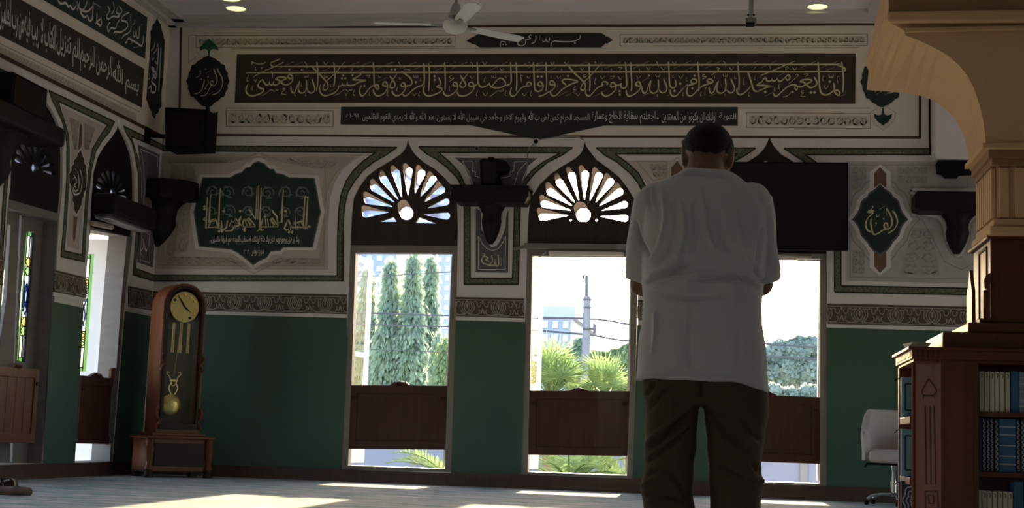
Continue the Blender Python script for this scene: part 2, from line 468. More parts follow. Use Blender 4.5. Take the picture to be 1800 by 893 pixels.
# painted tracery friezes above the dado
def frieze(pl, name, A, B, period, phase, nrep, skip_bottom=False):
    """A, B: (x, y_top, y_bot) in the photo at the two ends of the strip"""
    (xa, ta, ba), (xb, tb, bb2) = A, B
    g = MB().solid(pl, pl.pts([(xa, ta), (xb, tb), (xb, bb2), (xa, ba)]), [], 0, .006).build(name, M['frieze'], None, loc=(0, 0, 0), fix=False)
    struct(g)
    pA, pB = Vector(pl.uv(xa, ta)), Vector(pl.uv(xb, tb)); qA, qB = Vector(pl.uv(xa, ba)), Vector(pl.uv(xb, bb2))
    W_ = (pB - pA).length
    def pt(s, h):   # s metres along, h 0..1 down
        k = s / W_
        top = pA.lerp(pB, k); bot = qA.lerp(qB, k)
        return tuple(top.lerp(bot, h))
    tr = MB(); lw = .0105
    tr.stroke(pl, [pt(.0, .13), pt(W_, .13)], .009, .010, taper=1); tr.stroke(pl, [pt(0, .93), pt(W_, .93)], .008, .010, taper=1)
    H = (pA - qA).length
    i = 0; s = phase
    def ok(q): return all(-1e-3 <= (Vector(p_) - pA).dot((pB - pA).normalized()) <= W_ + 1e-3 for p_ in q)
    def S(c, q, wd=lw):
        q2 = []
        for dx, h in q:
            q2.append((c + dx * period, h))
        q2 = [(max(0, min(W_, a)), h) for a, h in q2]
        if max(a for a, h in q2) - min(a for a, h in q2) < .01: return
        tr.stroke(pl, [pt(a, h) for a, h in q2], wd, .010, sm=4)
    while s < W_ + period * .5:
        for sg in (-1, 1):
            S(s, [(0, .13), (sg * .03, .26), (sg * .075, .38), (sg * .085, .55), (sg * .04, .72), (-sg * .05, .86), (-sg * .13, .88)])
            S(s, [(sg * .07, .20), (sg * .125, .28), (sg * .155, .45), (sg * .145, .62), (sg * .08, .78), (sg * .02, .86)])
            S(s, [(sg * .10, .24), (sg * .185, .27), (sg * .225, .42), (sg * .22, .60), (sg * .15, .78), (sg * .06, .88)])
            S(s, [(sg * .14, .40), (sg * .19, .45)], .012)
            S(s, [(sg * .20, .30), (sg * .25, .22), (sg * .32, .26), (sg * .33, .42), (sg * .40, .48), (sg * .45, .34), (sg * .42, .26)])
            S(s, [(sg * .10, .86), (sg * .25, .90), (sg * .37, .84), (sg * .40, .68), (sg * .36, .60)])
            S(s, [(sg * .43, .86), (sg * .47, .72), (sg * .5, .56)], .013)
        S(s, [(0, .30), (.018, .42), (0, .58), (-.018, .42), (0, .30)], .011)
        S(s, [(.5, .12), (.485, .2), (.5, .3), (.515, .2), (.5, .12)], .012)
        s += period
    o = tr.build('tracery', M['friezeline'], g, fix=False); o['kind'] = 'stuff'
    wl_ = MB()
    return g
per = Vector(BW.uv(519, 530)).x - Vector(BW.uv(466, 530)).x
frieze(BW, 'trim_4', (225, 511, 544), (610, 517.5, 552.5), per, Vector(BW.uv(466, 530)).x % per - BW.uv(225, 530)[0] % per, 0)
frieze(BW, 'trim_5', (802, 522, 556), (922, 524.5, 560), per, per * .35, 0)
frieze(BW, 'trim_6', (1121, 527.5, 563), (1254, 530.5, 566), per, per * .2, 0)
per2 = BW.uv(1574.5, 540)[0] - BW.uv(1511, 540)[0]
frieze(BW, 'trim_7', (1454, 533.5, 569), (1790, 541, 577.5), per2, BW.uv(1511, 540)[0] - BW.uv(1454, 540)[0] - per2, 0)
for a in ('225,544 610,552.5 610,559 225,549.5', '802,556 922,560 922,566 802,563', '1121,563 1254,566.5 1254,573 1121,570', '1454,569.5 1790,578 1790,585 1454,576'):
    MB().solid(BW, BW.pts(P(a)), [], 0, .012).build('white_moulding', M['white'], wall_back, fix=False)

# olive bordered bands around the wall fields
def band(pl, name, outer, holes, d=.003, par=None):
    g = MB().solid(pl, pl.pts(outer), [pl.pts(h) for h in holes], 0, d).build(name, M['border'], None, loc=(0, 0, 0), fix=False)
    struct(g)
    e = MB()
    for lp in [outer] + list(holes):
        q = pl.pts(lp); q = q + [q[0]]
        for a, b2 in zip(q[:-1], q[1:]): e.stroke(pl, [a, b2], .016, d + .002, taper=1)
    e.build('dark_edging', M['border_edge'], g, fix=False)
    return g
band(BW, 'trim_8', P('287,256 698,259 679,272.5 656.5,285.4 638,300 623,319 612,337 606.6,359 604,385 603,437 603,494 269,494 270,484 593,485 593.7,415 595.5,370 600,341 608.5,318.7 621,300 638,283.6 660,268 286,265'), [])
band(BW, 'trim_9', P('736,258 749,270 767,280 786,294.7 804,313 811,326 816,350 816,500 911,500 915,350 926,322 940.6,304 963,285 988.7,272.5 1007,259.6'),
     [P('771,268 789.5,283.6 808,304 818,326 826,350 826.5,489 901,489 905,350 918,322 935,300 955,285 985,268.8')])
band(BW, 'trim_10', P('1048,260 1062.6,272.5 1085,285 1107,304 1122,322 1132,345 1134,500 1241,502 1244,345 1254,322 1268,303 1290,284 1312,272 1328,260.5'),
     [P('1081,270.6 1101,285 1122,304 1136,330 1144,360 1145,489 1230,491 1232,345 1243,325 1254,303 1275,284 1296,270.6')])
band(BW, 'trim_11', P('1634,261.5 1378,261 1393,270.6 1408,280 1435,300 1452,322 1463,350 1467,440 1467,513.5 1780,520 1780,508.5 1478,502.5 1478,440 1477,350 1470,325 1455,302 1433.7,284.7 1415,272 1634,272'), [])
MB().stroke(BW, BW.pts(P('1634,150 1634.5,258 1640,275 1652,284 1700,284')), .02, .006, taper=1).build('black_cable', M['black'], wall_back, fix=False)

def scrolls(pl, corners, rows, seed, mt, par, d, wd=.006, avoid=None):
    tint = {'panel_ornament': 'panel_mid', 'grey_panel_ornament': 'grey_mid'}.get(mt.name)
    if tint: ground(pl, par, 'ornament_ground', M[tint], corners, d - .0013)
    """painted arabesque filling a quadrilateral (photo corners tl, tr, br, bl)"""
    rnd = random.Random(seed)
    tl, tr_, br, bl = [Vector(pl.uv(*c)) for c in corners]
    Hh = (tl - bl).length; Wd = (tr_ - tl).length; n = max(1, int(round(1.25 * Wd / (Hh / rows))))
    mb = MB()
    for r in range(rows):
        for c in range(n):
            def pt(a, b3):
                k = (c + a) / n; l = (r + b3) / rows
                return tuple(tl.lerp(tr_, k).lerp(bl.lerp(br, k), l))
            if avoid and avoid((c + .5) / n, (r + .5) / rows): continue
            s = 1 if (c + r) % 2 else -1
            q = []
            for k in range(15):
                th = k / 14 * 3.6 * PI * .78; rr_ = .46 - .40 * k / 14
                q.append(pt(.5 + rr_ * math.cos(th) * s, .5 + rr_ * math.sin(th)))
            mb.stroke(pl, q, wd, d, sm=2)
            for k in range(6):
                a = rnd.uniform(0, 6.28); q = [pt(.5 + .46 * math.cos(a), .5 + .46 * math.sin(a)), pt(.5 + .34 * math.cos(a + .35), .5 + .34 * math.sin(a + .35)), pt(.5 + .36 * math.cos(a + .7), .5 + .36 * math.sin(a + .7))]
                mb.stroke(pl, q, wd * 1.7, d, sm=3)
    o = mb.build('painted_arabesque', mt, par, fix=False); o['kind'] = 'stuff'
    return o
def outline(pl, pp, wpx, mt, par, d, closed=True, name='painted_outline'):
    q = pl.pts(pp); mb = MB()
    if closed: q = q + [q[0]]
    for a, b2 in zip(q[:-1], q[1:]): mb.stroke(pl, [a, b2], wpx / 149.0, d, taper=1)
    return mb.build(name, mt, par, fix=False)
M['panel_mid'] = mat('panel_mid_paint', (.45, .395, .335), .8, .2); M['grey_mid'] = mat('grey_mid_paint', (.39, .37, .35), .8, .2)
# upper frieze ornament bars
for i, cs in enumerate(('345,63 800,62 800,82 345,84', '1090,61 1525,60 1525,80 1090,81', '398,194 586,195 586,223 398,222', '1312,198 1530,200 1530,226 1312,224')):
    c4 = P(cs)
    outline(BW, c4, 1.3, M['cream_line'], wall_back, .004)
    ins = [(c4[0][0] + 5, c4[0][1] + 4.5), (c4[1][0] - 5, c4[1][1] + 4.5), (c4[2][0] - 5, c4[2][1] - 4.5), (c4[3][0] + 5, c4[3][1] - 4.5)]
    ground(BW, wall_back, 'ornament_ground', M['cream_mid'], ins, .0042)
    scrolls(BW, ins, 1, 11 + i, M['cream_dim'], wall_back, .0046, .014)
for pp in ('332,62 345,62 345,63', '332,62 332,110 345,100', '406,86 1510,84', '398,222 398,190 1530,190'):
    outline(BW, P(pp), 1.0, M['cream_line'], wall_back, .004, closed=False)
# warm field left of the first window
ground(BW, wall_back, 'warm_field', M['panel'], P('284,270 641,271 620,283 601,300 588,322 580,350 577,400 577,474 270,473'))
outline(BW, P('287,276 622,277 606,290 590,306 578,326 572,352 570,400 570,467 277,466'), 1.2, M['panel_dim'], wall_back, .004)
outline(BW, P('296,286 405,286 455,268.5 505,287 571,287 571,300 575,372 566,454 500,456 446,481 395,454 303,452 318,372 345,310'), 1.2, M['panel_dim'], wall_back, .004)
scrolls(BW, P('296,278 410,278 396,287 296,287'), 1, 3, M['panel_dim'], wall_back, .004)
scrolls(BW, P('300,290 345,290 330,440 292,455'), 5, 4, M['panel_dim'], wall_back, .004, .007)
scrolls(BW, P('500,278 600,280 578,300 515,290'), 1, 5, M['panel_dim'], wall_back, .004)
scrolls(BW, P('300,450 405,452 430,464 290,464'), 1, 6, M['panel_dim'], wall_back, .004, .007)
scrolls(BW, P('490,452 564,454 566,465 470,464'), 1, 7, M['panel_dim'], wall_back, .004, .007)
ground(BW, wall_back, 'inner_border_paint', M['panel_mid'], P('279,277 618,278 604,292 589,308 577,328 572,352 570,400 570,466 279,465'), .0026, [P('288,286 400,286 455,279 508,287 573,287 566,330 566,372 561,455 500,457 446,463 392,455 290,455')])
# field behind the man and field right of the third window
ground(BW, wall_back, 'pale_field', M['panel'], P('1096,282 1285,283 1262,304 1246,330 1236,360 1236,480 1152,480 1150,360 1140,328 1122,304'))
scrolls(BW, P('1140,288 1172,288 1172,312 1150,312'), 2, 8, M['panel_dim'], wall_back, .004, .008)
outline(BW, P('1120,284 1172,284 1172,312 1148,318'), 1.5, M['panel_dim'], wall_back, .004)
ground(BW, wall_back, 'brown_bar', M['brownpaint'], P('1190,283 1200,295 1200,325 1180,325 1180,295'), .004)
outline(BW, P('1190,276 1205,291 1205,328 1175,328 1175,291'), 2.5, M['panel'], wall_back, .0042)
ground(BW, wall_back, 'grey_field', M['panel_grey'], P('1488,284 1800,285 1800,500 1488,494'))
outline(BW, P('1494,290 1700,290 1700,330 1600,330 1600,380 1620,385 1640,420 1660,460 1690,474 1720,460 1740,420 1800,420 1800,492 1494,487'), 1.3, M['panel_grey_dim'], wall_back, .004)
scrolls(BW, P('1497,292 1523,292 1523,330 1497,335'), 3, 21, M['panel_grey_dim'], wall_back, .004, .006)
scrolls(BW, P('1577,292 1630,292 1630,322 1577,322'), 2, 22, M['panel_grey_dim'], wall_back, .004, .006)
scrolls(BW, P('1604,400 1640,402 1652,484 1580,483'), 4, 23, M['panel_grey_dim'], wall_back, .004, .006)
scrolls(BW, P('1497,440 1520,440 1520,482 1497,480'), 3, 25, M['panel_grey_dim'], wall_back, .004, .006)
for s_, mt, dd in ((12, M['panel_grey_dim'], .0030), (9.5, M['panel_grey'], .0034), (5, M['white'], .004)):
    outline(BW, P('1607,342 1600,334 1740,334 1727,345 1727,372 1712,380 1702,392 1700,420 1690,446 1683,449 1674,440 1664,418 1660,395 1650,382 1608,372'), s_, mt, wall_back, dd)

# ------------------------------------------------------------------ left wall paint
ground(LW, wall_left, 'upper_frieze_paint', M['cream'], P('-120,-250 300,35 286,238 0,96 -120,36'))
outline(LW, P('-60,67 0,97 100,147 204,199.5 285,240'), 6.5, M['maroon'], wall_left, .005, closed=False, name='maroon_line')
outline(BW, P('289,190 286,258'), 1.5, M['border_edge'], wall_left, .006, closed=False)
outline(LW, P('303,38 291,190'), 3, M['maroon'], wall_left, .005, closed=False, name='maroon_line')
ground(LW, wall_left, 'ornament_ground', M['cream_mid'], P('-30,66 240,200 240,214 -30,84'), .0036)
scrolls(LW, P('-30,66 240,200 240,214 -30,84'), 1, 31, M['cream_dim'], wall_left, .004, .014)
outline(LW, P('-30,62 246,197'), 1.2, M['cream_line'], wall_left, .004, closed=False)
ground(LW, wall_left, 'green_dado', M['dado'], P('91,530 147,541 131,818 75,818'))
ground(LW, wall_left, 'green_dado', M['dado'], P('219,547 265,556 247,818 197,818'))
ground(LW, wall_left, 'green_dado', M['dado'], P('-40,500 -1,510 -24,818 -60,818'))
frieze(LW, 'trim_12', (94.5, 474, 513), (151, 488, 524), LW.uv(148, 500)[0] - LW.uv(112, 500)[0], .2, 0)
frieze(LW, 'trim_13', (225, 502.5, 539), (267, 511, 546), LW.uv(148, 500)[0] - LW.uv(112, 500)[0], .1, 0)
MB().solid(LW, LW.pts(P('92.5,513 149,524 148.5,531 92,520')), [], 0, .012).build('white_moulding', M['white'], wall_left, fix=False)
MB().solid(LW, LW.pts(P('224,539 267,546 266.5,552 223.5,546')), [], 0, .012).build('white_moulding', M['white'], wall_left, fix=False)
MB().solid(LW, LW.pts(P('-40,500 0,507 0,515 -40,507')), [], 0, .012).build('white_moulding', M['white'], wall_left, fix=False)
frieze(LW, 'trim_14', (-30, 446, 492), (5, 452, 502), .6, .1, 0)
band(LW, 'trim_15', P('85,159 91.8,177 100.7,195 108.6,213 114,231 117,255 117,311 112,390 106.5,451 148,460 151,400 155,345 160,300 168,265 180,246 192,232 201,214'),
     [P('101.9,178 107.5,197 114,217 119.8,237.5 121.5,264 121,311 117,380 112.5,441 144,448.5 146.5,400 150.5,345 155,300 162,262 172,245 183,228 189,219.5')])
band(LW, 'trim_16', P('217,222 287,255.5 287,264 230,239.7 237,261.5 243.7,282 247,305 247.5,366 243,420 238,472 271,484 271,494 233,483 238,420 243,363 242.6,305 237.3,276 231.5,250 222.8,236.8'), [])
band(LW, 'trim_17', P('-40,103 65,151 56,161 42.5,171 33.6,181.5 27,205 18,264 10,350 3,470 -30,462 -30,452 -2,458 5,350 11,270 18,205 24.6,179 33.6,166 43.7,153.5 -40,114'), [])
ground(LW, wall_left, 'warm_field', M['panel'], P('106,186 185,223 166,250 157,275 150,310 145,370 140,440 117,433 122,370 125,300 125,262 118,225'))
for cs in ('122,207 138,214 134,262 130,262', '148,217 166,226 155,262 148,262'):
    outline(LW, P(cs), 1.2, M['panel_dim'], wall_left, .004)
    scrolls(LW, P(cs), 4, 41, M['panel_dim'], wall_left, .004, .008)
for cs in ('141,216.7 143.5,222 143.5,255 140,262 137,262 139.8,222', '129,379 132.2,382 135.5,380.7 131.7,419.7 129.6,426 127.4,417'):
    ground(LW, wall_left, 'brown_bar', M['brownpaint'], P(cs), .004)
# ------------------------------------------------------------------ windows
def hull(pts):
    pts = sorted(set((round(a, 4), round(b2, 4)) for a, b2 in pts))
    def half(ps):
        h = []
        for p in ps:
            while len(h) >= 2 and (h[-1][0] - h[-2][0]) * (p[1] - h[-2][1]) - (h[-1][1] - h[-2][1]) * (p[0] - h[-2][0]) <= 0: h.pop()
            h.append(p)
        return h[:-1]
    return half(pts) + half(pts[::-1])
def circ(c, r, n=14, ry=None): return [(c[0] + r * math.cos(2 * PI * k / n), c[1] + (ry or r) * math.sin(2 * PI * k / n)) for k in range(n)]
M['petal_glow'] = leafmat('petal_glow_taupe', (.235, .215, .21), (.27, .245, .24), .6)  # added translucent sheet, glows tan to stand for the pale petal reveals
PET1 = dict(o=(620, 270), s=6.378, p=[((150, 675), (395, 656)), ((172, 525), (440, 594)), ((245, 385), (462, 543)), ((350, 288), (508, 513)), ((490, 218), (550, 490)), ((630, 198), (620, 470)), ((772, 222), (697, 450)),
            ((900, 292), (757, 485)), ((995, 408), (803, 540)), ((1042, 540), (832, 610)), ((1050, 698), (797, 682))],
            f=[(116, 600), (135, 445), (212, 302), (318, 207), (440, 150), (580, 128), (728, 147), (855, 217), (948, 330), None, None],
            c=((605, 670), 76, (560, 578), 66), ex=[[(290, 765), (455, 708), (492, 765)], [(705, 778), (742, 712), (945, 786)]])
PET2 = dict(o=(930, 270), s=6.379, p=[((152, 712), (430, 692)), ((172, 566), (463, 634)), ((238, 430), (473, 578)), ((342, 326), (508, 543)), ((480, 250), (555, 518)), ((630, 232), (620, 513)), ((783, 250), (682, 523)),
            ((912, 316), (747, 543)), ((1015, 430), (788, 584)), ((1066, 570), (818, 634)), ((1072, 722), (803, 702))],
            f=[(108, 628), (135, 482), (202, 337), (302, 237), (436, 168), (580, 150), (733, 170), (868, 237), (983, 345), None, None],
            c=((610, 690), 80, (570, 604), 74), ex=[[(450, 745), (465, 730), (480, 745), (465, 760)], [(737, 745), (755, 727), (773, 745), (755, 763)]])
def petal_polys(D, dx=0.0, dy=0.0):
    ox, oy = D['o']; s = D['s']
    q = lambda p: (ox + dx + p[0] / s, oy + dy + p[1] / s)
    U, B = [], []
    for (a, i), f in zip(D['p'], D['f']):
        bpts = [q(x) for x in circ(a, 42)] + [q(x) for x in circ(i, 5, 6)]
        B.append(hull(bpts))
        U.append(hull(bpts + ([q(x) for x in circ(f, 27)] if f else [])))
    a, r, c, r2 = D['c']
    bpts = [q(x) for x in circ(a, r, 22) if x[1] < 765]
    B.append(hull(bpts)); U.append(hull(bpts + [q(x) for x in circ(c, r2, 22)]))
    for e in D['ex']:
        B.append(hull([q(x) for x in e])); U.append(hull([q(x) for x in e]))
    return U, B
def inset_to(pl_d, pp): return [BW.uv(x, y, pl_d) for x, y in pp]
def fanlight(par, ogee, PET, dx=0, dy=0):
    U, B = petal_polys(PET, dx, dy)
    MB().solid(BW, inset_to(-.03, ogee), [inset_to(-.03, h) for h in U], -.03, -.08).build('fanlight_panel', M['fanwood'], par)
    MB().solid(BW, inset_to(-.10, ogee), [inset_to(-.10, h) for h in B], -.10, -.115).build('petal_glow_sheet', M['petal_glow'], par)
OG1 = P('716.8,244.8 718.5,251 721,257.7 725.5,266 732,274 745,285 763.7,296.5 782,313 793,326 800,340 803.5,360 805,400 804,433 616,431 616,415 618,378 621,348 631,328 645,309 664,295 686,282 703,271 710,263 714,256')
OG2 = P('1027.5,248.5 1030,256 1035,263 1048,280 1066,293 1088.5,311 1103,330 1114,348 1119,375 1121,436 927,434 927,422 927.7,396 929.6,367 935,344.6 948,324 966.5,306 988.7,291 1011,278 1019,270.5 1024,263')
OG3 = P('1353,240 1355.5,248 1360.4,256.4 1372.5,270.5 1392.6,282.6 1418,299 1434,318 1447,338 1453,365 1453,446 1254,440 1254,396 1256,365 1262,340 1275,318 1292,299 1314,284 1332,272.5 1341,263 1346,256')
WIN = []
for i, (og, pet, dx, dy, fo, fi) in enumerate((
        (OG1, PET1, 0, 0, '616,431 804.3,432 793,832 600.7,828', '625,444 794.8,445.2 786,676 781.8,824.6 611.7,818.7 617.6,675'),
        (OG2, PET2, 0, 0, '926.8,434 1121,436 1113,844 915.5,838', '935.7,449 1109.6,451 1106.5,686.5 1102,835.7 927.7,830.5 931,686.5'),
        (OG3, PET2, 325, -7, '1254,440 1453,446 1454,858 1246,849', '1268,453 1441.5,457 1441,850.5 1260,844'))):
    fr = MB().solid(BW, inset_to(-.015, P(fo)), [inset_to(-.015, P(fi))], -.015, -.15)
    wf = struct(fr.build('window_%d' % (i + 1), M['jamb'], None, loc=(0, 0, 0), bevel=.006))
    WIN.append(wf)
    fanlight(wf, og, pet, dx, dy)
    fq = P(fi)
    # inner stop bead and the stone sill
    l, r = fq[-2] if i < 2 else fq[3], fq[3] if i < 2 else fq[2]
    a, c = BW.uv(*l, -.10), BW.uv(*r, -.10)
    MB().box(a[0], c[0], .02, .36, (a[1] + c[1]) / 2 - .05, (a[1] + c[1]) / 2 + .004).build('sill', M['sill'], wf)
    # open casement leaves, hinged on both jambs and swung outwards
    zt_ = BW.uv(*fq[0], -.16)[1] - .02; zb_ = (a[1] + c[1]) / 2 + .03
    xl_, xr_ = BW.uv(*fq[0], -.16)[0] - .01, BW.uv(*fq[1], -.16)[0] + .01
    for sg, xh in ((1, xl_), (-1, xr_)):
        ang = math.radians(84 if sg > 0 else 92)
        dirv = Vector((sg * math.cos(ang), math.sin(ang), 0)); nrm = Vector((-dirv.y, dirv.x, 0))
        T = Matrix(((dirv.x, nrm.x, 0, xh), (dirv.y, nrm.y, 0, .17), (0, 0, 1, 0), (0, 0, 0, 1)))
        lf = MB(); W_ = (xr_ - xl_) * .5
        for x0, x1, z0, z1 in ((0, .075, zb_, zt_), (W_ - .075, W_, zb_, zt_), (.075, W_ - .075, zt_ - .08, zt_), (.075, W_ - .075, zb_, zb_ + .55), (.075, W_ - .075, zb_ + 1.3, zb_ + 1.36)):
            lf.box(x0, x1, -.02, .02, z0, z1, T)
        cs = lf.build('casement_leaf', M['whitewood'], wf)
        MB().box(.075, W_ - .075, -.004, .004, zb_ + .55, zt_ - .08, T).build('pane', None or mat('clear_pane', (.9, .95, .95), .05, .5, trans=1.0), cs)
WIN[2]
# half-height wooden shutters across the window openings
def half_shutter(label, quad, crest, d=-.03, pl=BW, wd='shutterwood'):
    q = [pl.uv(*p, d) for p in P(quad)]; cx = [pl.uv(*p, d) for p in P(crest)]
    o = MB().solid(pl, [q[0]] + cx + q[1:], [], d, d - .045).build('half_shutter', M[wd], None, loc=pl.emb(*q[3], d), bevel=.005)
    tag(o, label, 'shutter', 'half shutters across the window openings')
    # raised stiles and rails
    def mix(a, b2, k): return (a[0] + (b2[0] - a[0]) * k, a[1] + (b2[1] - a[1]) * k)
    tl, tr_, br, bl = q
    W_ = abs(tr_[0] - tl[0]); Hh = abs(tl[1] - bl[1]); m_ = .085
    inn = [mix(mix(tl, tr_, m_ / W_), mix(bl, br, m_ / W_), .13), mix(mix(tl, tr_, 1 - m_ / W_), mix(bl, br, 1 - m_ / W_), .13), mix(mix(tl, tr_, 1 - m_ / W_), mix(bl, br, 1 - m_ / W_), .87), mix(mix(tl, tr_, m_ / W_), mix(bl, br, m_ / W_), .87)]
    MB().solid(pl, [tl, tr_, br, bl], [inn], d, d + .016).build('rail_frame', M[wd], o, bevel=.006)
    c0 = mix(mix(inn[0], inn[1], .46), mix(inn[3], inn[2], .46), 0); 
    for k in ((.25, .5, .75) if pl is LW else ()):
        a, b2 = mix(inn[0], inn[1], k), mix(inn[3], inn[2], k)
        mb = MB(); mb.stroke(pl, [a, b2], .008, d + .002, taper=1); mb.build('board_joint', M['groove'], o, fix=False)
    cm = MB()
    cpx = [sum(p[0] for p in cx) / len(cx), max(p[1] for p in cx) - .03]
    if len(cx) > 4:
        cm.ball(pl.emb(cpx[0], cpx[1], d + .012), (.045, .03, .022), 12, 6)
        cm.build('crest_boss', M[wd], o, sm=True)
    for k in (0.04, .96):
        p = mix(mix(tl, tr_, k), mix(bl, br, k), .2)
        MB().solid(pl, [(p[0] - .03, p[1] - .02), (p[0] + .03, p[1] - .02), (p[0] + .03, p[1] + .02), (p[0] - .03, p[1] + .02)], [], d + .016, d + .03).build('hinge_plate', M['groove'], o)
    return o
half_shutter('dark red-brown wooden half shutter with a small crest across the window nearest the clock', '617.5,677 786.5,678 783,790.5 613,789', '684,676.6 690,673.6 693,670.5 701,671 704,669 708,671 714,672 719,676.6')
half_shutter('dark red-brown wooden half shutter across the middle window, palm fronds behind it', '931,686.5 1106.5,687.5 1102.5,801.5 929.4,799.5', '1000,686.5 1007,684 1011,682 1017,680 1023,682 1029,684.5 1036,686.6')
half_shutter('red-brown wooden half shutter across the window under the black screen, partly behind the man', '1263,691 1441,698 1441,815.5 1261,809', '1334,694 1340,690.5 1345,688 1351,686.5 1356,689 1361,692 1368,695.5')

# left wall windows: timber linings, dark fanlights, stained-glass leaves
def tglass(name, col, tr=.75):
    m = bpy.data.materials.new(name); m.use_nodes = True; t = m.node_tree; t.nodes.clear()
    o = t.nodes.new('ShaderNodeOutputMaterial'); mx = t.nodes.new('ShaderNodeMixShader'); mx.inputs[0].default_value = tr
    d = t.nodes.new('ShaderNodeBsdfTranslucent'); a = t.nodes.new('ShaderNodeBsdfTransparent')
    d.inputs['Color'].default_value = (*col, 1); a.inputs['Color'].default_value = (*col, 1)
    t.links.new(d.outputs[0], mx.inputs[1]); t.links.new(a.outputs[0], mx.inputs[2]); t.links.new(mx.outputs[0], o.inputs[0])
    return m
GL = {'clear': tglass('pale_clear_glass', (.20, .215, .23)), 'green': tglass('green_glass', (.018, .050, .024)), 'lime': tglass('lime_glass', (.06, .10, .055)), 'amber': tglass('amber_glass', (.13, .10, .045)), 'blue': tglass('blue_glass', (.14, .19, .40)), 'sky': tglass('sky_blue_glass', (.24, .27, .33))}
M['lead'] = mat('lead_came', (.03, .03, .035), .5, .4)
def stained(par, org, ax, W_, H_):
    """a leaded strip in the plane org + ax*x + z"""
    ax = Vector(ax); up_ = Vector((0, 0, 1)); nn = ax.cross(up_)
    def quad(pts, kind, nm):
        mb = MB(); mb.add([org + ax * (x * W_) + up_ * (z * H_) + nn * .003 * (1 if kind != 'clear' else 0) for x, z in pts], [tuple(range(len(pts)))])
        return mb.build(nm, GL[kind], par, fix=False)
    e = .17; t_ = .035
    quad([(0, 0), (e, 0), (e, 1), (0, 1)], 'green', 'glass_piece'); quad([(1 - e, 0), (1, 0), (1, 1), (1 - e, 1)], 'green', 'glass_piece')
    quad([(e, 0), (1 - e, 0), (1 - e, t_), (e, t_)], 'green', 'glass_piece'); quad([(e, 1 - t_), (1 - e, 1 - t_), (1 - e, 1), (e, 1)], 'green', 'glass_piece')
    quad([(e, t_), (1 - e, t_), (1 - e, .2), (e, .2)], 'clear', 'glass_piece')
    quad([(e, .8), (1 - e, .8), (1 - e, 1 - t_), (e, 1 - t_)], 'clear', 'glass_piece')
    quad([(e, .2), (1 - e, .2), (1 - e, .27), (e, .27)], 'lime', 'glass_piece'); quad([(e, .73), (1 - e, .73), (1 - e, .8), (e, .8)], 'amber', 'glass_piece')
    quad([(e, .27), (1 - e, .27), (1 - e, .34), (e, .34)], 'amber', 'glass_piece'); quad([(e, .66), (1 - e, .66), (1 - e, .73), (e, .73)], 'lime', 'glass_piece')
    quad([(e, .34), (1 - e, .34), (1 - e, .66), (e, .66)], 'sky', 'glass_piece')
    mb = MB()
    def ld(q, wd=.10):
        q = smooth(q, 4); r = []
        mb.tube([org + ax * (x * W_) + up_ * (z * H_) + nn * .006 for x, z in q], wd * W_ * .35, 5)
    for z in (t_, .2, .27, .34, .66, .73, .8, 1 - t_): ld([(e, z), (1 - e, z)], .07)
    for x in (e, 1 - e): ld([(x, 0), (x, 1)], .07)
    ld([(.5, t_), (.5, .2)]); ld([(.5, .8), (.5, 1 - t_)])
    for z in (.235, .305, .695, .765): ld([(e, z), (.5, z + .035), (1 - e, z), (.5, z - .035), (e, z)], .07)
    mb.build('lead_came', M['lead'], par, sm=True)
    mb2 = MB()
    for s_ in (-1, 1):
        for q in ([(.5, .36), (.5 + s_ * .26, .43), (.5 + s_ * .22, .54), (.5, .60), (.5 + s_ * .1, .5), (.5, .40)], [(.5 + s_ * .28, .38), (.5 + s_ * .12, .46), (.5 + s_ * .3, .62)]):
            mb2.tube([org + ax * (x * W_) + up_ * (z * H_) + nn * .007 for x, z in smooth(q, 4)], .035 * W_, 5)
    mb2.build('blue_tracery', GL['blue'], par, sm=True)
def lw_pts(pp, d): return [LW.uv(x, y, d) for x, y in pp]
OGA = P('75,143.4 76,154 77,163.6 83,181.5 92,195 100.7,213 107.5,233 110,255 110.8,275.5 110,330 105,376 14,350 18,330 21,264 27,225 34.7,199 42.5,188 53.7,179 65,171 71.6,159 74,152')
OGB = P('209,207.7 210.2,217 212.6,226.6 222.8,247 231.5,270 236,302 236.5,355 233.5,418 154,398 158.7,395 161.6,340 164.6,302 172,276 182,258.6 196.6,241 205,228 207.6,218')
def left_petals(cx, cy, R, sq, n=9):
    U = []
    for k in range(n):
        a = math.radians(4 + 172 * k / (n - 1)); r0, r1 = R * .36, R
        c = (math.cos(a), math.sin(a))
        o_ = (cx + r1 * c[0] * sq, cy - r1 * c[1] + r1 * c[0] * sq * .38); i_ = (cx + r0 * c[0] * sq, cy - r0 * c[1] + r0 * c[0] * sq * .38)
        U.append(hull([(o_[0] + R * .10 * sq * math.cos(t_), o_[1] + R * .10 * math.sin(t_)) for t_ in [j * PI / 5 for j in range(10)]] + [(i_[0] - .3, i_[1]), (i_[0] + .3, i_[1] + .3)]))
    U.append([(cx + R * .2 * sq * math.cos(j * PI / 7), cy - 1 + R * .2 * math.sin(j * PI / 7)) for j in range(14)])
    return U
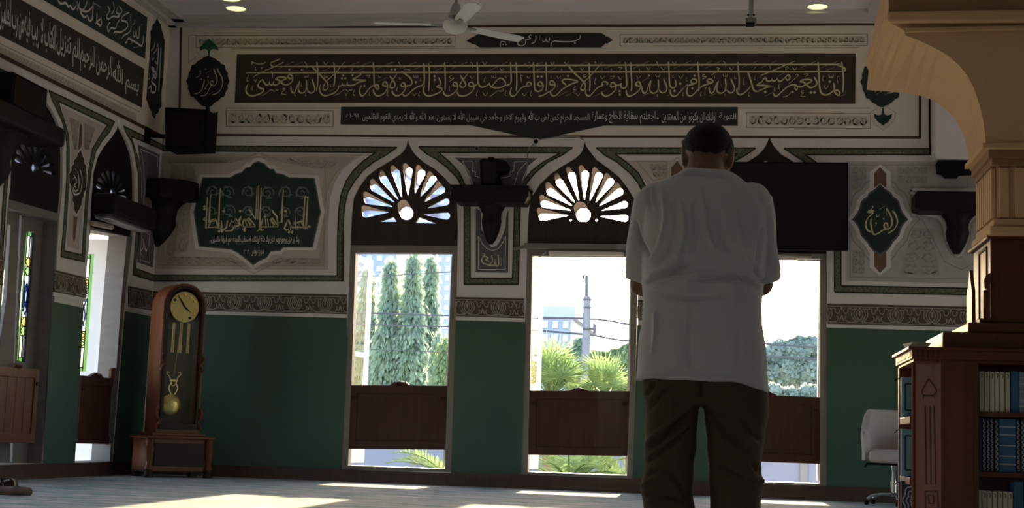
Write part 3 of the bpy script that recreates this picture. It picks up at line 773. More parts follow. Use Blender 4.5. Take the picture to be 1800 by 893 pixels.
for i, (og, fo, fi, pc) in enumerate(((OGA, '14,350 105,376 94,559 75,818 -26,815 -3,560', '16,366 101,389 90,560 72,815 -23,811 0,560', (62, 296, 42, .78)),
                                      (OGB, '154,398 233.5,418 219.5,540 198,812 131,813 146,540', '159,404 223,416 212,540 193,810.5 130.5,812 145,540', (199, 340, 36, .75)))):
    fr = MB().solid(LW, lw_pts(P(fo), -.01), [lw_pts(P(fi), -.01)], -.01, -.24)
    wf = struct(fr.build('window_%d' % (4 + i), M['frame'], None, loc=(0, 0, 0)))
    U = left_petals(*pc)
    MB().solid(LW, lw_pts(og, -.03), [lw_pts(h, -.03) for h in U], -.03, -.08).build('fanlight_panel', M['blackwood'], wf)
    MB().flat(LW, lw_pts(og, -.25), [], -.25).build('smoked_pane', tglass('smoked_glass_%d' % i, (.05, .06, .10), .3), wf, fix=False)
    q = P(fi)
    if i == 0:
        # closed leaves set back in the opening
        dL = -.17
        def leaf(pp, gp):
            o = MB().solid(LW, lw_pts(P(pp), dL), [lw_pts(P(gp), dL)], dL, dL - .045).build('casement_leaf', M['frame'], wf, bevel=.004)
            g = lw_pts(P(gp), dL - .02)
            a = LW.emb(*g[3], dL - .02); W_ = abs(g[1][0] - g[0][0]); H_ = g[0][1] - g[3][1]
            stained(o, Vector((a.x, min(p[0] for p in g), a.z)), (0, 1, 0), W_, H_)
            return o
        leaf('39,371 82,386 71,560 50,830 22,829 27,640', '47.5,406 62,408.5 54,520 44.5,637 30,633 37,520')
        leaf('8,360 35,369.5 24,640 17,829 -26,826 -8,560', '9,392 19,395 12,520 -3,628 -15,625 -2,520')
    else:
        # leaf standing open, square to the wall, seen from inside
        yf = LW.uv(213, 540, -.1)[0]; yl = yf - .075
        z1 = atY(180, 421, yl).z; z0 = atY(165, 812, yl).z
        x1 = atY(195.5, 450, yl).x; xr_ = atY(166.5, 450, yl).x; Ws = .30; xl_ = xr_ - Ws; Wl = x1 - xl_ + .16
        sz1 = atY(160, 447, yl).z; sz0 = atY(150, 653, yl).z
        o = MB()
        for xa, xb, za, zb in ((xr_, x1, z0, z1), (xl_ - .16, xl_, z0, z1), (xl_, xr_, sz1, z1), (xl_, xr_, z0, sz0)):
            o.box(xa, xb, yl - .022, yl + .022, za, zb)
        lf = o.build('casement_leaf', M['whitewood'], wf)
        stained(lf, Vector((xl_, yl, sz0)), (1, 0, 0), Ws, sz1 - sz0)
        MB().box(XL - .30, XL - .01, yf - .05, yf - .02, z0 - .04, z1 + .02).build('white_jamb', M['whitewood'], wf)
        MB().box(XL - 1.2, XL - .30, yf - 1.4, yf + .02, z1 + .06, z1 + .14).build('canopy_slab', M['whitewood'], wf)
# half shutters of the left windows
half_shutter('sunlit red-brown half shutter low in the stained-glass window at the left edge', '-8,643 68,649 58,779 -20,778', '20,645 24,641 27,640 30,638.5 33,640 37,643 42,647', d=.02, pl=LW, wd='lit_shutterwood')
half_shutter('dark red-brown half shutter of the bright window between the green pier and the clock', '142,660 207,666 200,781 134,779.5', '160,661 164,658 167,656.5 171,655 175,657 179,660 184,664', d=-.05, pl=LW)
o = MB().solid(LW, lw_pts(P('195,664 195.5,650 199,646.5 204,647 208,651 208,668'), -.02), [], -.02, -.05).build('post_cap', M['lit_shutterwood'], WIN[0].id_data and None, loc=(0, 0, 0))
struct(o); o.name = 'trim_18'
# ------------------------------------------------------------------ lettering
FORMS = {  # isolated, final, initial, medial
 'ا': (0xFE8D, 0xFE8E, 0, 0), 'أ': (0xFE83, 0xFE84, 0, 0), 'ب': (0xFE8F, 0xFE90, 0xFE91, 0xFE92), 'ة': (0xFE93, 0xFE94, 0, 0), 'ت': (0xFE95, 0xFE96, 0xFE97, 0xFE98), 'ج': (0xFE9D, 0xFE9E, 0xFE9F, 0xFEA0),
 'ح': (0xFEA1, 0xFEA2, 0xFEA3, 0xFEA4), 'خ': (0xFEA5, 0xFEA6, 0xFEA7, 0xFEA8), 'د': (0xFEA9, 0xFEAA, 0, 0), 'ذ': (0xFEAB, 0xFEAC, 0, 0), 'ر': (0xFEAD, 0xFEAE, 0, 0), 'ز': (0xFEAF, 0xFEB0, 0, 0), 'س': (0xFEB1, 0xFEB2, 0xFEB3, 0xFEB4),
 'ش': (0xFEB5, 0xFEB6, 0xFEB7, 0xFEB8), 'ص': (0xFEB9, 0xFEBA, 0xFEBB, 0xFEBC), 'ض': (0xFEBD, 0xFEBE, 0xFEBF, 0xFEC0), 'ط': (0xFEC1, 0xFEC2, 0xFEC3, 0xFEC4), 'ظ': (0xFEC5, 0xFEC6, 0xFEC7, 0xFEC8), 'ع': (0xFEC9, 0xFECA, 0xFECB, 0xFECC),
 'غ': (0xFECD, 0xFECE, 0xFECF, 0xFED0), 'ف': (0xFED1, 0xFED2, 0xFED3, 0xFED4), 'ق': (0xFED5, 0xFED6, 0xFED7, 0xFED8), 'ك': (0xFED9, 0xFEDA, 0xFEDB, 0xFEDC), 'ل': (0xFEDD, 0xFEDE, 0xFEDF, 0xFEE0), 'م': (0xFEE1, 0xFEE2, 0xFEE3, 0xFEE4),
 'ن': (0xFEE5, 0xFEE6, 0xFEE7, 0xFEE8), 'ه': (0xFEE9, 0xFEEA, 0xFEEB, 0xFEEC), 'و': (0xFEED, 0xFEEE, 0, 0), 'ى': (0xFEEF, 0xFEF0, 0, 0), 'ي': (0xFEF1, 0xFEF2, 0xFEF3, 0xFEF4), 'ئ': (0xFE89, 0xFE8A, 0xFE8B, 0xFE8C)}
def shape(s):
    s = s.replace('الله', '\uFDF2'); out = []; n = len(s); i = 0
    while i < n:
        c = s[i]
        if c not in FORMS: out.append(c); i += 1; continue
        prev = i > 0 and s[i - 1] in FORMS and FORMS[s[i - 1]][2] != 0
        if c == 'ل' and i + 1 < n and s[i + 1] == 'ا':
            out.append(chr(0xFEFC if prev else 0xFEFB)); i += 2; continue
        nxt = i + 1 < n and s[i + 1] in FORMS and FORMS[c][2] != 0
        out.append(chr(FORMS[c][(3 if nxt else 1) if prev else (2 if nxt else 0)])); i += 1
    return ''.join(out[::-1])
def text_mesh(s, bold=0.0):
    c = bpy.data.curves.new('txt', 'FONT'); c.body = s; c.offset = bold; c.resolution_u = 3
    o = bpy.data.objects.new('txt', c); C.objects.link(o)
    dg = bpy.context.evaluated_depsgraph_get(); dg.update()
    me = bpy.data.meshes.new_from_object(o.evaluated_get(dg))
    vv = [(v.co.x, v.co.y) for v in me.vertices]; ff = [tuple(p.vertices) for p in me.polygons]
    bpy.data.objects.remove(o); bpy.data.curves.remove(c); bpy.data.meshes.remove(me)
    return vv, ff
def write(pl, quad, s, mt, par, d, bold=.004, name='lettering', shear=0.0):
    """Arabic text fitted to a quadrilateral on the wall (photo corners tl, tr, br, bl)"""
    vv, ff = text_mesh(shape(s), bold)
    x0, x1 = min(v[0] for v in vv), max(v[0] for v in vv); y0, y1 = min(v[1] for v in vv), max(v[1] for v in vv)
    tl, tr_, br, bl = [Vector(pl.uv(*c, d)) for c in quad]
    mb = MB(); pts = []
    for x, y in vv:
        k = (x - x0) / (x1 - x0); l = (y1 - y) / (y1 - y0)
        k2 = k + shear * (l - .5)
        q = tl.lerp(tr_, k2).lerp(bl.lerp(br, k2), l)
        pts.append(pl.emb(q.x, q.y, d))
    mb.add(pts, ff)
    return mb.build(name, mt, par, fix=False)
def pen(pl, org, sc_, data, mt, par, d, name='lettering', nib=math.radians(55), wscale=1.0):
    """pen strokes traced as 'width;x,y x,y ...' in units of 1/sc_ photo pixels; 'o r;x,y' is a diamond dot"""
    mb = MB()
    for st in data.replace('\n', '|').split('|'):
        st = st.strip()
        if not st: continue
        h, pp = st.split(';'); pp = P(pp)
        q = [pl.uv(org[0] + x / sc_, org[1] + y / sc_, d) for x, y in pp]
        if h[0] == 'o':
            for c in q: mb.dot(pl, c, float(h[1:]) / sc_ / 149.0, d, 4, .15)
        elif h[0] == 'l':
            mb.stroke(pl, q, float(h[1:]) / sc_ / 149.0 * wscale, d, None, .5, 1)
        else:
            mb.stroke(pl, q, float(h) / sc_ / 149.0 * wscale, d, nib, .35, 4)
    return mb.build(name, mt, par, fix=False)
def board(pl, name, label, cat, outline_px, mt, d0=.006, d1=.012, group=None, sm_=None):
    q = pl.pts(outline_px)
    cx, cy = sum(a for a, _ in q) / len(q), sum(b2 for _, b2 in q) / len(q)
    o = MB().solid(pl, q, [], d0, d1).build(name, mt, None, loc=pl.emb(cx, cy, d0))
    return tag(o, label, cat, group)
def swell(pp, c, k, ky=None): return [(c[0] + (x - c[0]) * k, c[1] + (y - c[1]) * (ky or k)) for x, y in pp]

BT = {}
BT[420] = '''30;430,465 380,520 350,580 390,630 455,650 440,700 350,750 240,775 160,740 130,670 145,600 172,548|28;430,465 475,540 510,575 550,560 570,500|28;560,540 590,570 625,560 650,490
30;620,560 690,570 750,530 820,480 870,460 840,430 760,425 700,440 680,465 720,475 780,520 830,560 900,565 960,530 990,480 985,410 940,375 905,410 930,450 990,450
28;1345,460 1370,530 1400,620 1390,690 1330,720 1270,680 1245,600|28;1240,470 1250,560 1240,650 1200,710 1140,715 1095,660 1100,590 1130,500|26;1130,490 1070,600 1040,690 1000,720 970,680 955,590
22;770,85 680,125 600,160 590,205 640,232 700,232|18;830,145 640,240 450,320 260,425|15;500,145 420,185 340,180 260,155 230,140 245,195|14;1010,140 740,268|14;1180,140 1040,205|13;1210,140 1240,180 1255,260|o26;932,285 1165,290|o18;425,258
12;1210,400 1215,425 1245,420 1248,395|12;1280,385 1275,425 1245,420|11;310,240 300,285 325,300|13;180,370 150,460 160,505 185,490|11;270,465 300,500 310,522 320,470 345,460|11;265,575 240,640 262,665
13;730,640 715,680 690,660 660,690 610,665 580,665 500,730 420,770|13;860,640 820,625 805,655 845,660 800,700 800,740 880,745|12;590,310 620,350 620,430|12;1100,370 1040,415|11;1040,715 1030,760 1050,775|11;1165,540 1150,580 1170,600|11;1240,720 1225,765 1250,770'''
BT[550] = '''27;75,150 90,300 90,500 70,690|27;-16,238 80,330 240,500 275,560 280,620 240,660 200,660 190,610 230,530|24;240,510 400,360 590,140|27;385,150 400,300 405,450 385,610
28;450,520 470,570 470,630 420,700 320,750 220,770 150,730 125,660 130,600 150,560|26;450,520 480,580 530,580 545,530|26;535,570 590,585 620,570 645,510|28;620,570 680,580 760,570 850,520 980,490 860,480 740,470 800,430 870,390 910,330 945,330
o27;560,395 535,450 600,450 730,390 885,595 950,590|28;1115,150 1125,300 1130,480 1140,580 1190,650 1220,620 1190,570 1100,590 1030,650 960,740 910,775 870,740 860,670 880,610
28;1380,600 1330,590 1290,570 1310,520 1350,520 1375,570 1375,630 1330,710 1250,765 1180,770 1130,720 1115,650|12;200,145 235,195 285,140|13;310,255 175,315|12;215,390 215,435 245,430 250,400|12;280,395 275,435 245,430
14;860,140 530,275|14;1075,140 820,250|13;950,255 835,310|13;680,280 740,270 720,300 690,320|14;1460,150 1180,280|14;1375,435 1205,510|13;990,400 1060,395 1020,440|11;1205,400 1235,435 1265,395|11;330,560 325,600 345,605|14;420,635 300,690
13;720,640 710,675 680,655 650,690 600,650 560,670 480,730 400,765|11;590,720 610,770 635,720|12;770,660 745,720 760,770 780,750|11;1050,690 1040,750 1060,775|12;1400,650 1365,730 1380,775 1400,760|10;1310,280 1320,325'''
BT[680] = '''26;50,400 110,480 150,560 130,620 70,620 60,580 100,490 190,360|o27;90,285 155,285|28;270,315 330,360 430,440 465,520 440,575 360,590 290,600 265,570 300,530 335,560 345,630 300,710 230,760 170,770 115,730 95,670
28;680,160 690,300 690,520 660,570 560,610 470,670 400,740 330,775 285,735|o27;535,520|26;775,180 785,300 785,500 770,690|28;955,430 990,520 985,570 920,600 980,620 1020,650 980,700 880,750 770,775 700,740 675,660 700,570|o26;880,410 885,480
26;1065,150 1075,300 1080,500 1075,680|28;1310,590 1250,590 1220,560 1250,520 1290,540 1310,600 1290,670 1210,740 1120,775 1060,740 1045,680|15;1210,400 1160,410 1170,450 1245,445 1150,510|14;130,145 0,195|13;210,145 240,190 250,260|14;545,145 290,260
14;310,290 370,280 440,300|14;820,150 500,285|14;1125,150 860,260|13;1020,255 895,310|13;1275,145 1150,200|14;1460,155 1200,270|12;220,430 250,470 290,415|12;500,395 510,440 540,430|12;540,400 545,435 570,435 575,395|11;625,440 620,490 640,490
11;200,610 180,670 200,685|12;470,720 510,765 545,715|12;610,690 585,760 610,775|11;840,640 835,675 850,680|12;1160,590 1150,660 1165,680|11;1265,740 1270,780|11;25,690 5,765 25,770'''
BT[810] = '''28;300,150 310,300 315,480 330,560 380,610 450,600 520,550 545,530|28;310,540 260,590 200,600 150,580 160,530 200,520 235,560 240,640 190,710 110,760 50,775 -20,770 -55,740 -65,690|26;520,540 560,600 640,625 740,615 810,580 820,520 760,450 690,465 610,550 550,630
28;810,585 900,560 930,500 925,300 920,150|26;1020,150 1030,300 1035,500 1025,680|26;1300,570 1240,600 1215,560 1240,520 1290,530 1300,570 1240,590 1140,610 1060,690 1000,765 940,775 910,720 940,610
28;1340,150 1350,350 1360,600 1380,670 1440,690 1500,660 1520,600 1515,560 1465,510 1420,560 1465,590 1515,570|o28;1425,415 1490,415|26;-15,385 40,470 90,560 60,610 10,610 -15,570 30,490 130,360
14;125,145 0,195|13;185,145 215,195 220,260|12;400,140 445,195 485,135|17;865,145 360,385|12;720,255 760,305 800,260|11;170,400 205,455 250,405|12;570,390 580,440 605,430|12;605,400 610,435 640,440 645,395|11;810,395 840,435 870,390|14;1280,145 985,265
14;1460,155 1230,265|13;1460,270 1400,305|13;455,420 430,500 450,520|12;1145,410 1130,390 1105,400 1120,520|12;1220,405 1250,450 1285,400|12;320,660 285,750 310,775|12;405,705 450,770 500,705|13;740,670 780,645 785,680 740,690 680,680 600,740 530,785
12;840,670 815,740 835,775|12;1130,715 1175,770 1215,710|12;1310,670 1280,750 1305,775|10;95,640 90,690'''
BT[940] = '''26;205,150 215,350 220,550 205,690|26;370,570 310,570 275,545 290,500 330,495 365,540 370,600 330,660 240,710 150,760 70,785|26;800,500 720,480 600,465 520,475 510,510 590,580|28;810,510 700,545 590,600 490,670 410,750 340,775 295,730 290,680|o28;615,405
27;620,215 720,340 900,510 940,600 910,665 860,660 855,610 900,520|24;900,520 1020,410 1250,150|26;1000,150 1010,350 1020,550 1010,690|14;950,375 900,390 905,420 960,410 895,440|26;1330,570 1270,580 1240,545 1280,510 1340,530 1330,570 1230,590 1150,630 1080,710 1010,775 960,760 940,700 950,650
14;150,145 0,205|12;290,145 325,190 360,135|12;550,145 585,190 620,135|14;975,140 720,245|13;160,255 35,305|13;400,250 265,310|11;500,255 490,295 510,305|11;840,255 880,295 910,250|13;1100,150 1125,145 1125,178|11;1235,260 1245,300|14;1290,270 1460,195|11;1415,260 1425,305
11;300,400 300,440 315,445|12;405,400 440,450 485,395|12;1130,430 1105,520 1130,570|12;1210,400 1250,455 1300,395|11;430,540 420,590 435,600|13;600,695 415,780|13;740,695 565,775|12;725,590 755,600 720,630 710,655 765,665|12;765,725 800,770 835,720|13;1305,675 1110,775'''
BT[1070] = '''28;125,590 70,610 35,590 50,535 95,530 130,590 125,650 70,720 0,765 -60,780 -120,740 -135,690|28;130,580 200,570 225,540 225,600 260,630 310,620 330,560 320,300 305,150|26;405,150 415,350 425,550 415,690
28;595,590 540,590 500,570 510,525 560,515 590,570 585,630 530,700 440,760 370,780 330,730 325,660|26;780,480 735,590 700,690 660,725 620,680 610,590|26;910,460 920,580 900,680 830,725 770,690 760,600 785,490|26;1010,450 1050,550 1075,630 1050,700 980,715 930,660
28;1095,140 1110,250 1120,450 1130,580 1180,625 1235,600 1240,540 1225,470|o30;1320,548|o27;1215,680 200,685 205,750|28;1460,560 1400,610 1310,710 1240,775 1170,770 1140,720 1140,650
14;225,140 0,240|16;750,125 450,270|13;875,130 905,180 910,260|12;1175,135 1210,180 1250,125|14;1460,150 1210,265|11;50,265 45,310|13;175,250 250,250 200,295|11;565,255 565,300 585,300|12;695,240 735,295 770,240|12;965,240 1005,290 1050,235|13;25,415 110,405 50,465
12;170,405 215,470 265,405|12;510,390 550,450 600,390|13;720,375 760,400 720,415|13;745,430 610,515|12;870,370 880,415 905,405|12;905,370 915,410 940,410 945,370|12;1190,380 1180,430 1205,435|12;1285,385 1330,450 1380,385|12;1440,430 1430,490 1450,495
11;830,560 835,605|13;745,720 625,775|11;905,730 895,775 915,780|12;1125,750 1075,775|12;1380,700 1365,760 1385,775'''
BT[1200] = '''26;240,535 180,540 150,500 190,460 250,480 250,530 150,570 60,590 0,640 -30,670|28;100,600 75,680 90,750 140,775 200,745 280,660 350,600 440,560 540,530 560,500 510,460 460,475 460,510 540,530|o26;220,400 178,632|26;275,140 290,300 305,500 295,690
15;415,380 370,390 380,420 445,415 355,470|26;660,490 610,590 570,700 530,725 495,680 490,600|26;785,450 800,570 780,680 710,725 640,690 635,600 660,500|26;890,450 930,550 960,630 930,700 870,715 810,660|26;1020,150 1030,300 1045,500 1035,670
28;1200,320 1240,430 1280,570 1320,670 1380,690 1440,670|28;1260,590 1190,670 1120,730 1050,750 1005,700 1005,620|14;150,125 0,190|13;195,235 45,300|14;535,125 340,225|14;710,125 420,260|13;750,125 790,185 795,260|14;1385,125 1095,250
13;625,250 680,265 640,290 660,300 510,405|12;860,240 900,290 940,240|12;1265,240 1305,290 1345,235|12;750,370 755,410 785,405|12;785,370 795,410 820,410 825,370|12;80,430 65,490 95,495|12;590,400 590,440 610,445|12;965,400 960,450 985,455
13;1145,430 1115,520 1130,565 1155,550|12;1340,400 1325,470 1345,475|12;450,630 425,620 410,700 415,770|13;615,730 495,780|12;345,690 330,760 350,775|11;785,730 770,775|12;1235,700 1215,770 1240,780|11;715,560 715,605'''
BT[1310] = '''28;230,690 300,660 370,625 440,605 510,600 420,590 330,580 215,575 260,540 310,510 345,455 370,420|28;370,420 400,490 440,500 480,490 500,450|28;490,480 530,500 570,480 595,440|28;590,470 640,505 700,470 760,410 800,385 825,420 815,465 780,480 745,455
o30;370,700|28;520,720 545,770 590,775 660,710 760,620 860,570 920,570 970,600 1040,605 1120,560 1215,510 1225,480 1170,470 1070,475 1015,510 1080,520 1140,575 1200,620 1280,600 1325,550 1310,490 1270,420|26;915,590 920,640 955,660 965,610
28;1345,140 1355,300 1370,550 1395,700 1465,755 1545,740 1615,690 1645,640 1635,530|28;1635,680 1685,740 1735,760 1745,710 1705,670 1635,680|28;1780,140 1800,300 1815,500 1800,710|o28;1560,510|o31;1215,710 1280,710
14;580,125 290,255|20;915,130 500,310 285,395|13;285,400 275,440|14;1310,130 1015,255|14;1710,130 1305,290|13;1660,235 1500,300|13;740,275 765,230 790,265 745,275 765,300|12;870,240 915,290 960,235|13;720,340 620,405|13;920,395 955,370 965,410 795,555
14;1075,375 1165,370 1105,425|12;1455,390 1425,460 1450,500|12;1545,375 1555,430 1585,420|12;1585,385 1595,425 1620,430 1625,375|12;1740,415 1705,410 1695,470 1710,540|12;1445,575 1490,640 1540,575|13;660,550 630,560 620,600 635,665|13;560,680 365,780
13;850,710 895,710 860,690 785,770 690,795|13;1085,680 1045,680 1040,710 1080,715 1035,750 1045,785 1115,785|14;1860,735 1740,790|12;190,400 170,440 185,480|12;550,610 535,660 560,680|12;75,700 60,760 85,785|12;440,215 460,240 465,280|12;105,240 150,290 195,235'''
bn = board(BW, 'inscription_banner', 'long dark brown wall panel with large gold Arabic calligraphy crossed by two lines', 'calligraphy panel', P('417,95.9 1504,94.3 1503,182.3 413,180.5'), M['banner'])
for ox, dt in BT.items():
    pen(BW, (ox, 95), 10.507, dt, M['gold'], bn, .014, wscale=1.18)
mb = MB()
for pp in ('432,128 700,127.3 1000,126.6 1200,126.2 1484,125.7', '477,117 700,116.3 900,115.3 1100,114.4 1250,113.6 1460,113.2 1472,114.5 1483,118.7 1486,122 1483.5,126'):
    mb.stroke(BW, [BW.uv(*p, .015) for p in P(pp)], .0205, .015, None, .5, 3)
mb.build('kashida_line', M['gold'], bn, fix=False)

st = board(BW, 'inscription_strip', 'black strip with small white Arabic script and a downward point, under the brown banner', 'calligraphy panel', P('600,188 1297,188.5 1296.7,221.3 1062,221 947,246 828,220.5 599,219'), M['strip'])
write(BW, P('1262,197.5 1296,198.5 1296,212 1262,211')[:0] or P('1264,198 1294,199 1294,212 1264,211'), 'التوبة', M['silver'], st, .014, .0)
write(BW, P('1163,195 1259,197 1259,216 1163,216'), 'اولئك ان يكونوا من المهتدين', M['silver'], st, .014, .001)
write(BW, P('1040,195 1152,195 1152,217 1040,217'), 'اجعلتم سقاية الحاج وعمارة', M['silver'], st, .014, .001)
write(BW, P('905,195 1036,195 1036,217 905,217'), 'المسجد الحرام كمن امن بالله واليوم', M['silver'], st, .014, .001)
write(BW, P('768,195 902,195 902,217 768,217'), 'الاخر وجاهد في سبيل الله لا يستون', M['silver'], st, .014, .001)
write(BW, P('637,194 764,195 764,217 637,216'), 'عند الله والله لا يهدي القوم الظلمين', M['silver'], st, .014, .001)
write(BW, P('608,199 630,199 630,206 608,206'), '١٩-١٨', M['silver'], st, .014, .0)
mb = MB(); mb.dot(BW, BW.uv(1156, 208, .014), .013, .014, 10); mb.build('round_mark', M['silver'], st, fix=False)
bs = board(BW, 'bismillah_cartouche', 'small pointed black cartouche with thin white Arabic script, highest on the wall behind the fan', 'calligraphy panel',
           P('820,72 830,66 833,65 838.8,61.3 842.7,59 1056.5,58.2 1063.5,62 1065,65 1068,64.4 1077.5,70.7 1067.4,76.9 1064,76 1062.7,78.4 1056.5,83.6 842.7,83.6 835,78.4 831,78'), M['strip'])
pen(BW, (810, 45), 6.4286, '''14;1350,105 1340,150 1250,180 1130,180 1050,175 1025,200 1018,245|o12;1290,198|12;1035,105 1030,180|13;1005,130 1000,175 975,180 960,150 955,175 930,180 925,160|10;960,135 985,125|13;895,105 890,165|13;850,110 845,165 830,190 795,205
13;800,115 785,105 770,130 790,145 745,160 720,160|14;735,165 725,210 680,228 645,210 650,170|o10;690,182|13;645,120 640,160|13;610,115 612,160 595,175|12;590,120 570,115 575,140 560,170|12;560,175 540,200|12;520,190 470,180 450,190 445,245|o11;480,213 512,213''', M['ivory'], bs, .014)

# medallions of the upper frieze
MED = [(315 + x / 6.38, 60 + y / 6.38) for x, y in P('320,245 347,245 370,265 400,270 420,290 450,305 475,335 515,350 525,405 550,440 548,480 568,530 545,575 550,610 525,650 505,705 470,715 440,750 400,770 370,805 335,820 330,860 302,860 300,815 250,800 215,760 190,735 165,705 130,700 118,650 100,610 105,575 82,530 105,485 108,440 130,405 145,350 185,335 215,300 250,285 280,260')]
FIN = [(315 + x / 6.38, 60 + y / 6.38) for x, y in P('340,55 365,80 395,95 415,125 435,145 440,190 425,180 390,168 355,180 347,215 347,250 330,250 330,215 322,180 290,168 258,180 238,190 243,145 262,125 285,95 315,80')]
def fin_down(dy): return [(x, 2 * 142 - y + dy) for x, y in FIN]
m1 = board(BW, 'calligraphy_medallion', 'blue-black scalloped medallion with gold script above the corner loudspeaker, green finial on top', 'medallion', MED, M['blueink'])
MB().solid(BW, BW.pts(FIN), [], .0125, .016).build('finial', M['leafink'], m1)
MB().solid(BW, BW.pts(fin_down(2)), [], .0125, .016).build('finial', M['greenink'], m1)
pen(BW, (315, 60), 6.38, '''15;425,380 445,430 480,490 485,560 460,630 420,665 370,680|15;385,380 410,450 425,510 410,560 385,578 345,555 365,525 390,545|15;365,560 340,610 310,670 275,690 235,690|13;320,500 325,545 300,590 285,615|15;285,510 272,560 250,630 220,660 170,668|9;355,405 300,445
9;245,405 230,415 242,432 225,465 180,495|9;385,640 335,680|o11;325,480 248,505 292,612|9;285,385 300,395 312,382''', M['gold'], m1, .0175)
for s_, mt, dd in ((1.16, M['cream_line'], .0035), (1.14, M['cream'], .0040)):
    for F_ in (FIN, fin_down(2)):
        c = (sum(p[0] for p in F_) / len(F_), sum(p[1] for p in F_) / len(F_))
        MB().flat(BW, BW.pts(hull(swell(F_, c, s_ + .3))), [], dd).build('finial_halo', mt, wall_back, fix=False)
MR = [(1187.5 + .99 * x, 286 - y + 1) for x, y in MED]; FR = [(1187.5 + .99 * x, 286 - y + 4) for x, y in FIN]
for s_, mt, dd in ((1.46, M['cream_line'], .0035), (1.40, M['cream'], .0040)):
    c = (sum(p[0] for p in FR) / len(FR), sum(p[1] for p in FR) / len(FR))
    MB().flat(BW, BW.pts(hull(swell(FR, c, s_))), [], dd).build('finial_halo', mt, wall_back, fix=False)
m2 = board(BW, 'calligraphy_medallion', 'dark green scalloped medallion half hidden behind the peach arch, finial pointing down', 'medallion', MR, M['greenink'])
MB().solid(BW, BW.pts(FR), [], .0125, .016).build('finial', M['greenink'], m2)
MB().solid(BW, BW.pts([(x, 286 - y - 3) for x, y in FR]), [], .0125, .016).build('finial', M['greenink'], m2)
pen(BW, (1525, 95), 6.38, '14;330,200 345,330 300,420 220,440|14;270,180 280,380 240,420|14;200,300 190,380 140,430|14;140,250 130,360 80,430|10;230,430 200,460|10;150,420 100,455', M['gold'], m2, .0175)

# green lobed panel left of the first window
G = P('454.3,285.9 465,290 474,299 481,299 484.8,306 497.3,308 506,313.5 551,314.6 561.8,373.3 547.5,433.5 497.3,433.5 492,439 475.8,440.7 468.6,451.5 456,456.8 445.3,464 434.6,455 425.6,448 418.5,442.5 407.7,437 352,431.8 343,373 358.6,313.5 406,313.5 415,308 425.6,304.5 432.8,297 440,295.6 446.4,288.4')
c = (452, 373)
MB().flat(BW, BW.pts(swell(G, c, 1.085, 1.11)), [], .0045).build('white_outline', M['white'], wall_back, fix=False)
MB().flat(BW, BW.pts(swell(G, c, 1.025, 1.03)), [], .005).build('olive_outline', M['border'], wall_back, fix=False)
gp = board(BW, 'green_calligraphy_panel', 'dark green lobed panel with gold angular Arabic script and scrolls above the grandfather clock', 'calligraphy panel', G, M['greenink'])
sg = MB()
def spiral(cx, cy, r, s_=1, a0=0.0, turns=1.45):
    q = []
    for k in range(22):
        th = a0 + s_ * turns * 2 * PI * k / 21; rr_ = r * (1 - .82 * k / 21)
        q.append(BW.uv(cx + rr_ * math.cos(th), cy + rr_ * math.sin(th), .0135))
    sg.stroke(BW, q, .015, .0135, sm=2)
for k, (x, y, r, s_, a) in enumerate(((374, 337, 11, 1, 2.6), (400, 338, 12, -1, .4), (436, 338, 11, 1, 2.6), (402, 371, 12, -1, .4), (436, 372, 10, 1, 3), (470, 339, 12, -1, .4), (502, 339, 12, 1, 2.6), (530, 339, 12, -1, .3), (468, 372, 10, 1, 3), (500, 373, 10, -1, .4), (528, 373, 10, 1, 2.8), (372, 372, 9, 1, 2.5), (385, 398, 7, -1, .3), (415, 398, 7, 1, 2.8), (520, 398, 7, -1, .3))):
    spiral(x, y, r, s_, a)
    for j in range(3):
        th = a + 1.7 * j + .5; q = [(x + r * 1.05 * math.cos(th), y + r * 1.05 * math.sin(th)), (x + r * .75 * math.cos(th + .3), y + r * .75 * math.sin(th + .3)), (x + r * .9 * math.cos(th + .8), y + r * .9 * math.sin(th + .8))]
        sg.stroke(BW, [BW.uv(*p, .0136) for p in q], .024, .0136, sm=3)
sg.build('scroll_ornament', M['greenscroll'], gp, fix=False)['kind'] = 'stuff'
kp = '''l2.4;541.5,345 538,394.5 536,403|l2.4;536,345 533,401 539,401 543,397 546,399.5|l2.4;536.5,344 541.5,349|l2.4;546,399.5 520,399.5 518,378 517.5,393 529,389 530,385 531,395|l2.4;520,399.5 512,399.5 510.5,386 511,405|l2.4;512,399.5 506,386 503,393 500,402 504,405 507,403
l2.4;498,332 495,391 490,391|l2.4;478,368 481,374 487,381 489,397|l2.4;489,398.5 455,399 |l2.4;489,397 478,383 475,386 484,396|l2.4;475,386 481,397|l2.4;470,384 472,397|l2.4;466,384 468,397|l2.4;462,384 458,399 459,405 464,404|l2.4;459,330 456.5,403 452,406
l2.4;452,327 449.5,386|l2.4;455,325 453,386|l2.4;449.5,386 440,371 437,367|l2.4;449,398.5 428,399|l2.4;449,397 437,383 434,386 443,396|l2.4;434,385 440,397|l2.4;430,384 434,397|l2.4;428,386 428,398 431,402 426,403|l2.4;425,385 428,399
l2.4;425,397 414,384 410,392 412,399 420,396 421,386 424,380|l2.4;403,398 407,387 412,397 408,405 395,406|l2.4;400,387 398,400 393,404 387,403|l2.4;387,331 384,401 390,401 389,387|l2.4;384,401 380,388 378,384|l2.4;382,399.5 366,399.5 371,388 379,384|l2.4;364.5,346 362,400 363,402
l2.4;370,342 367.5,391 379,388|l2.4;370,342 371,347|l2.4;363,389 358,386 360,382|o3;502,371 393,371 466,381 359.5,363 359.5,367.5 385,406.5 390,406.5 508,408 513,408 430,405 422,371'''
pen(BW, (0, 0), 1.0, kp, M['gold'], gp, .0145, wscale=1.4)
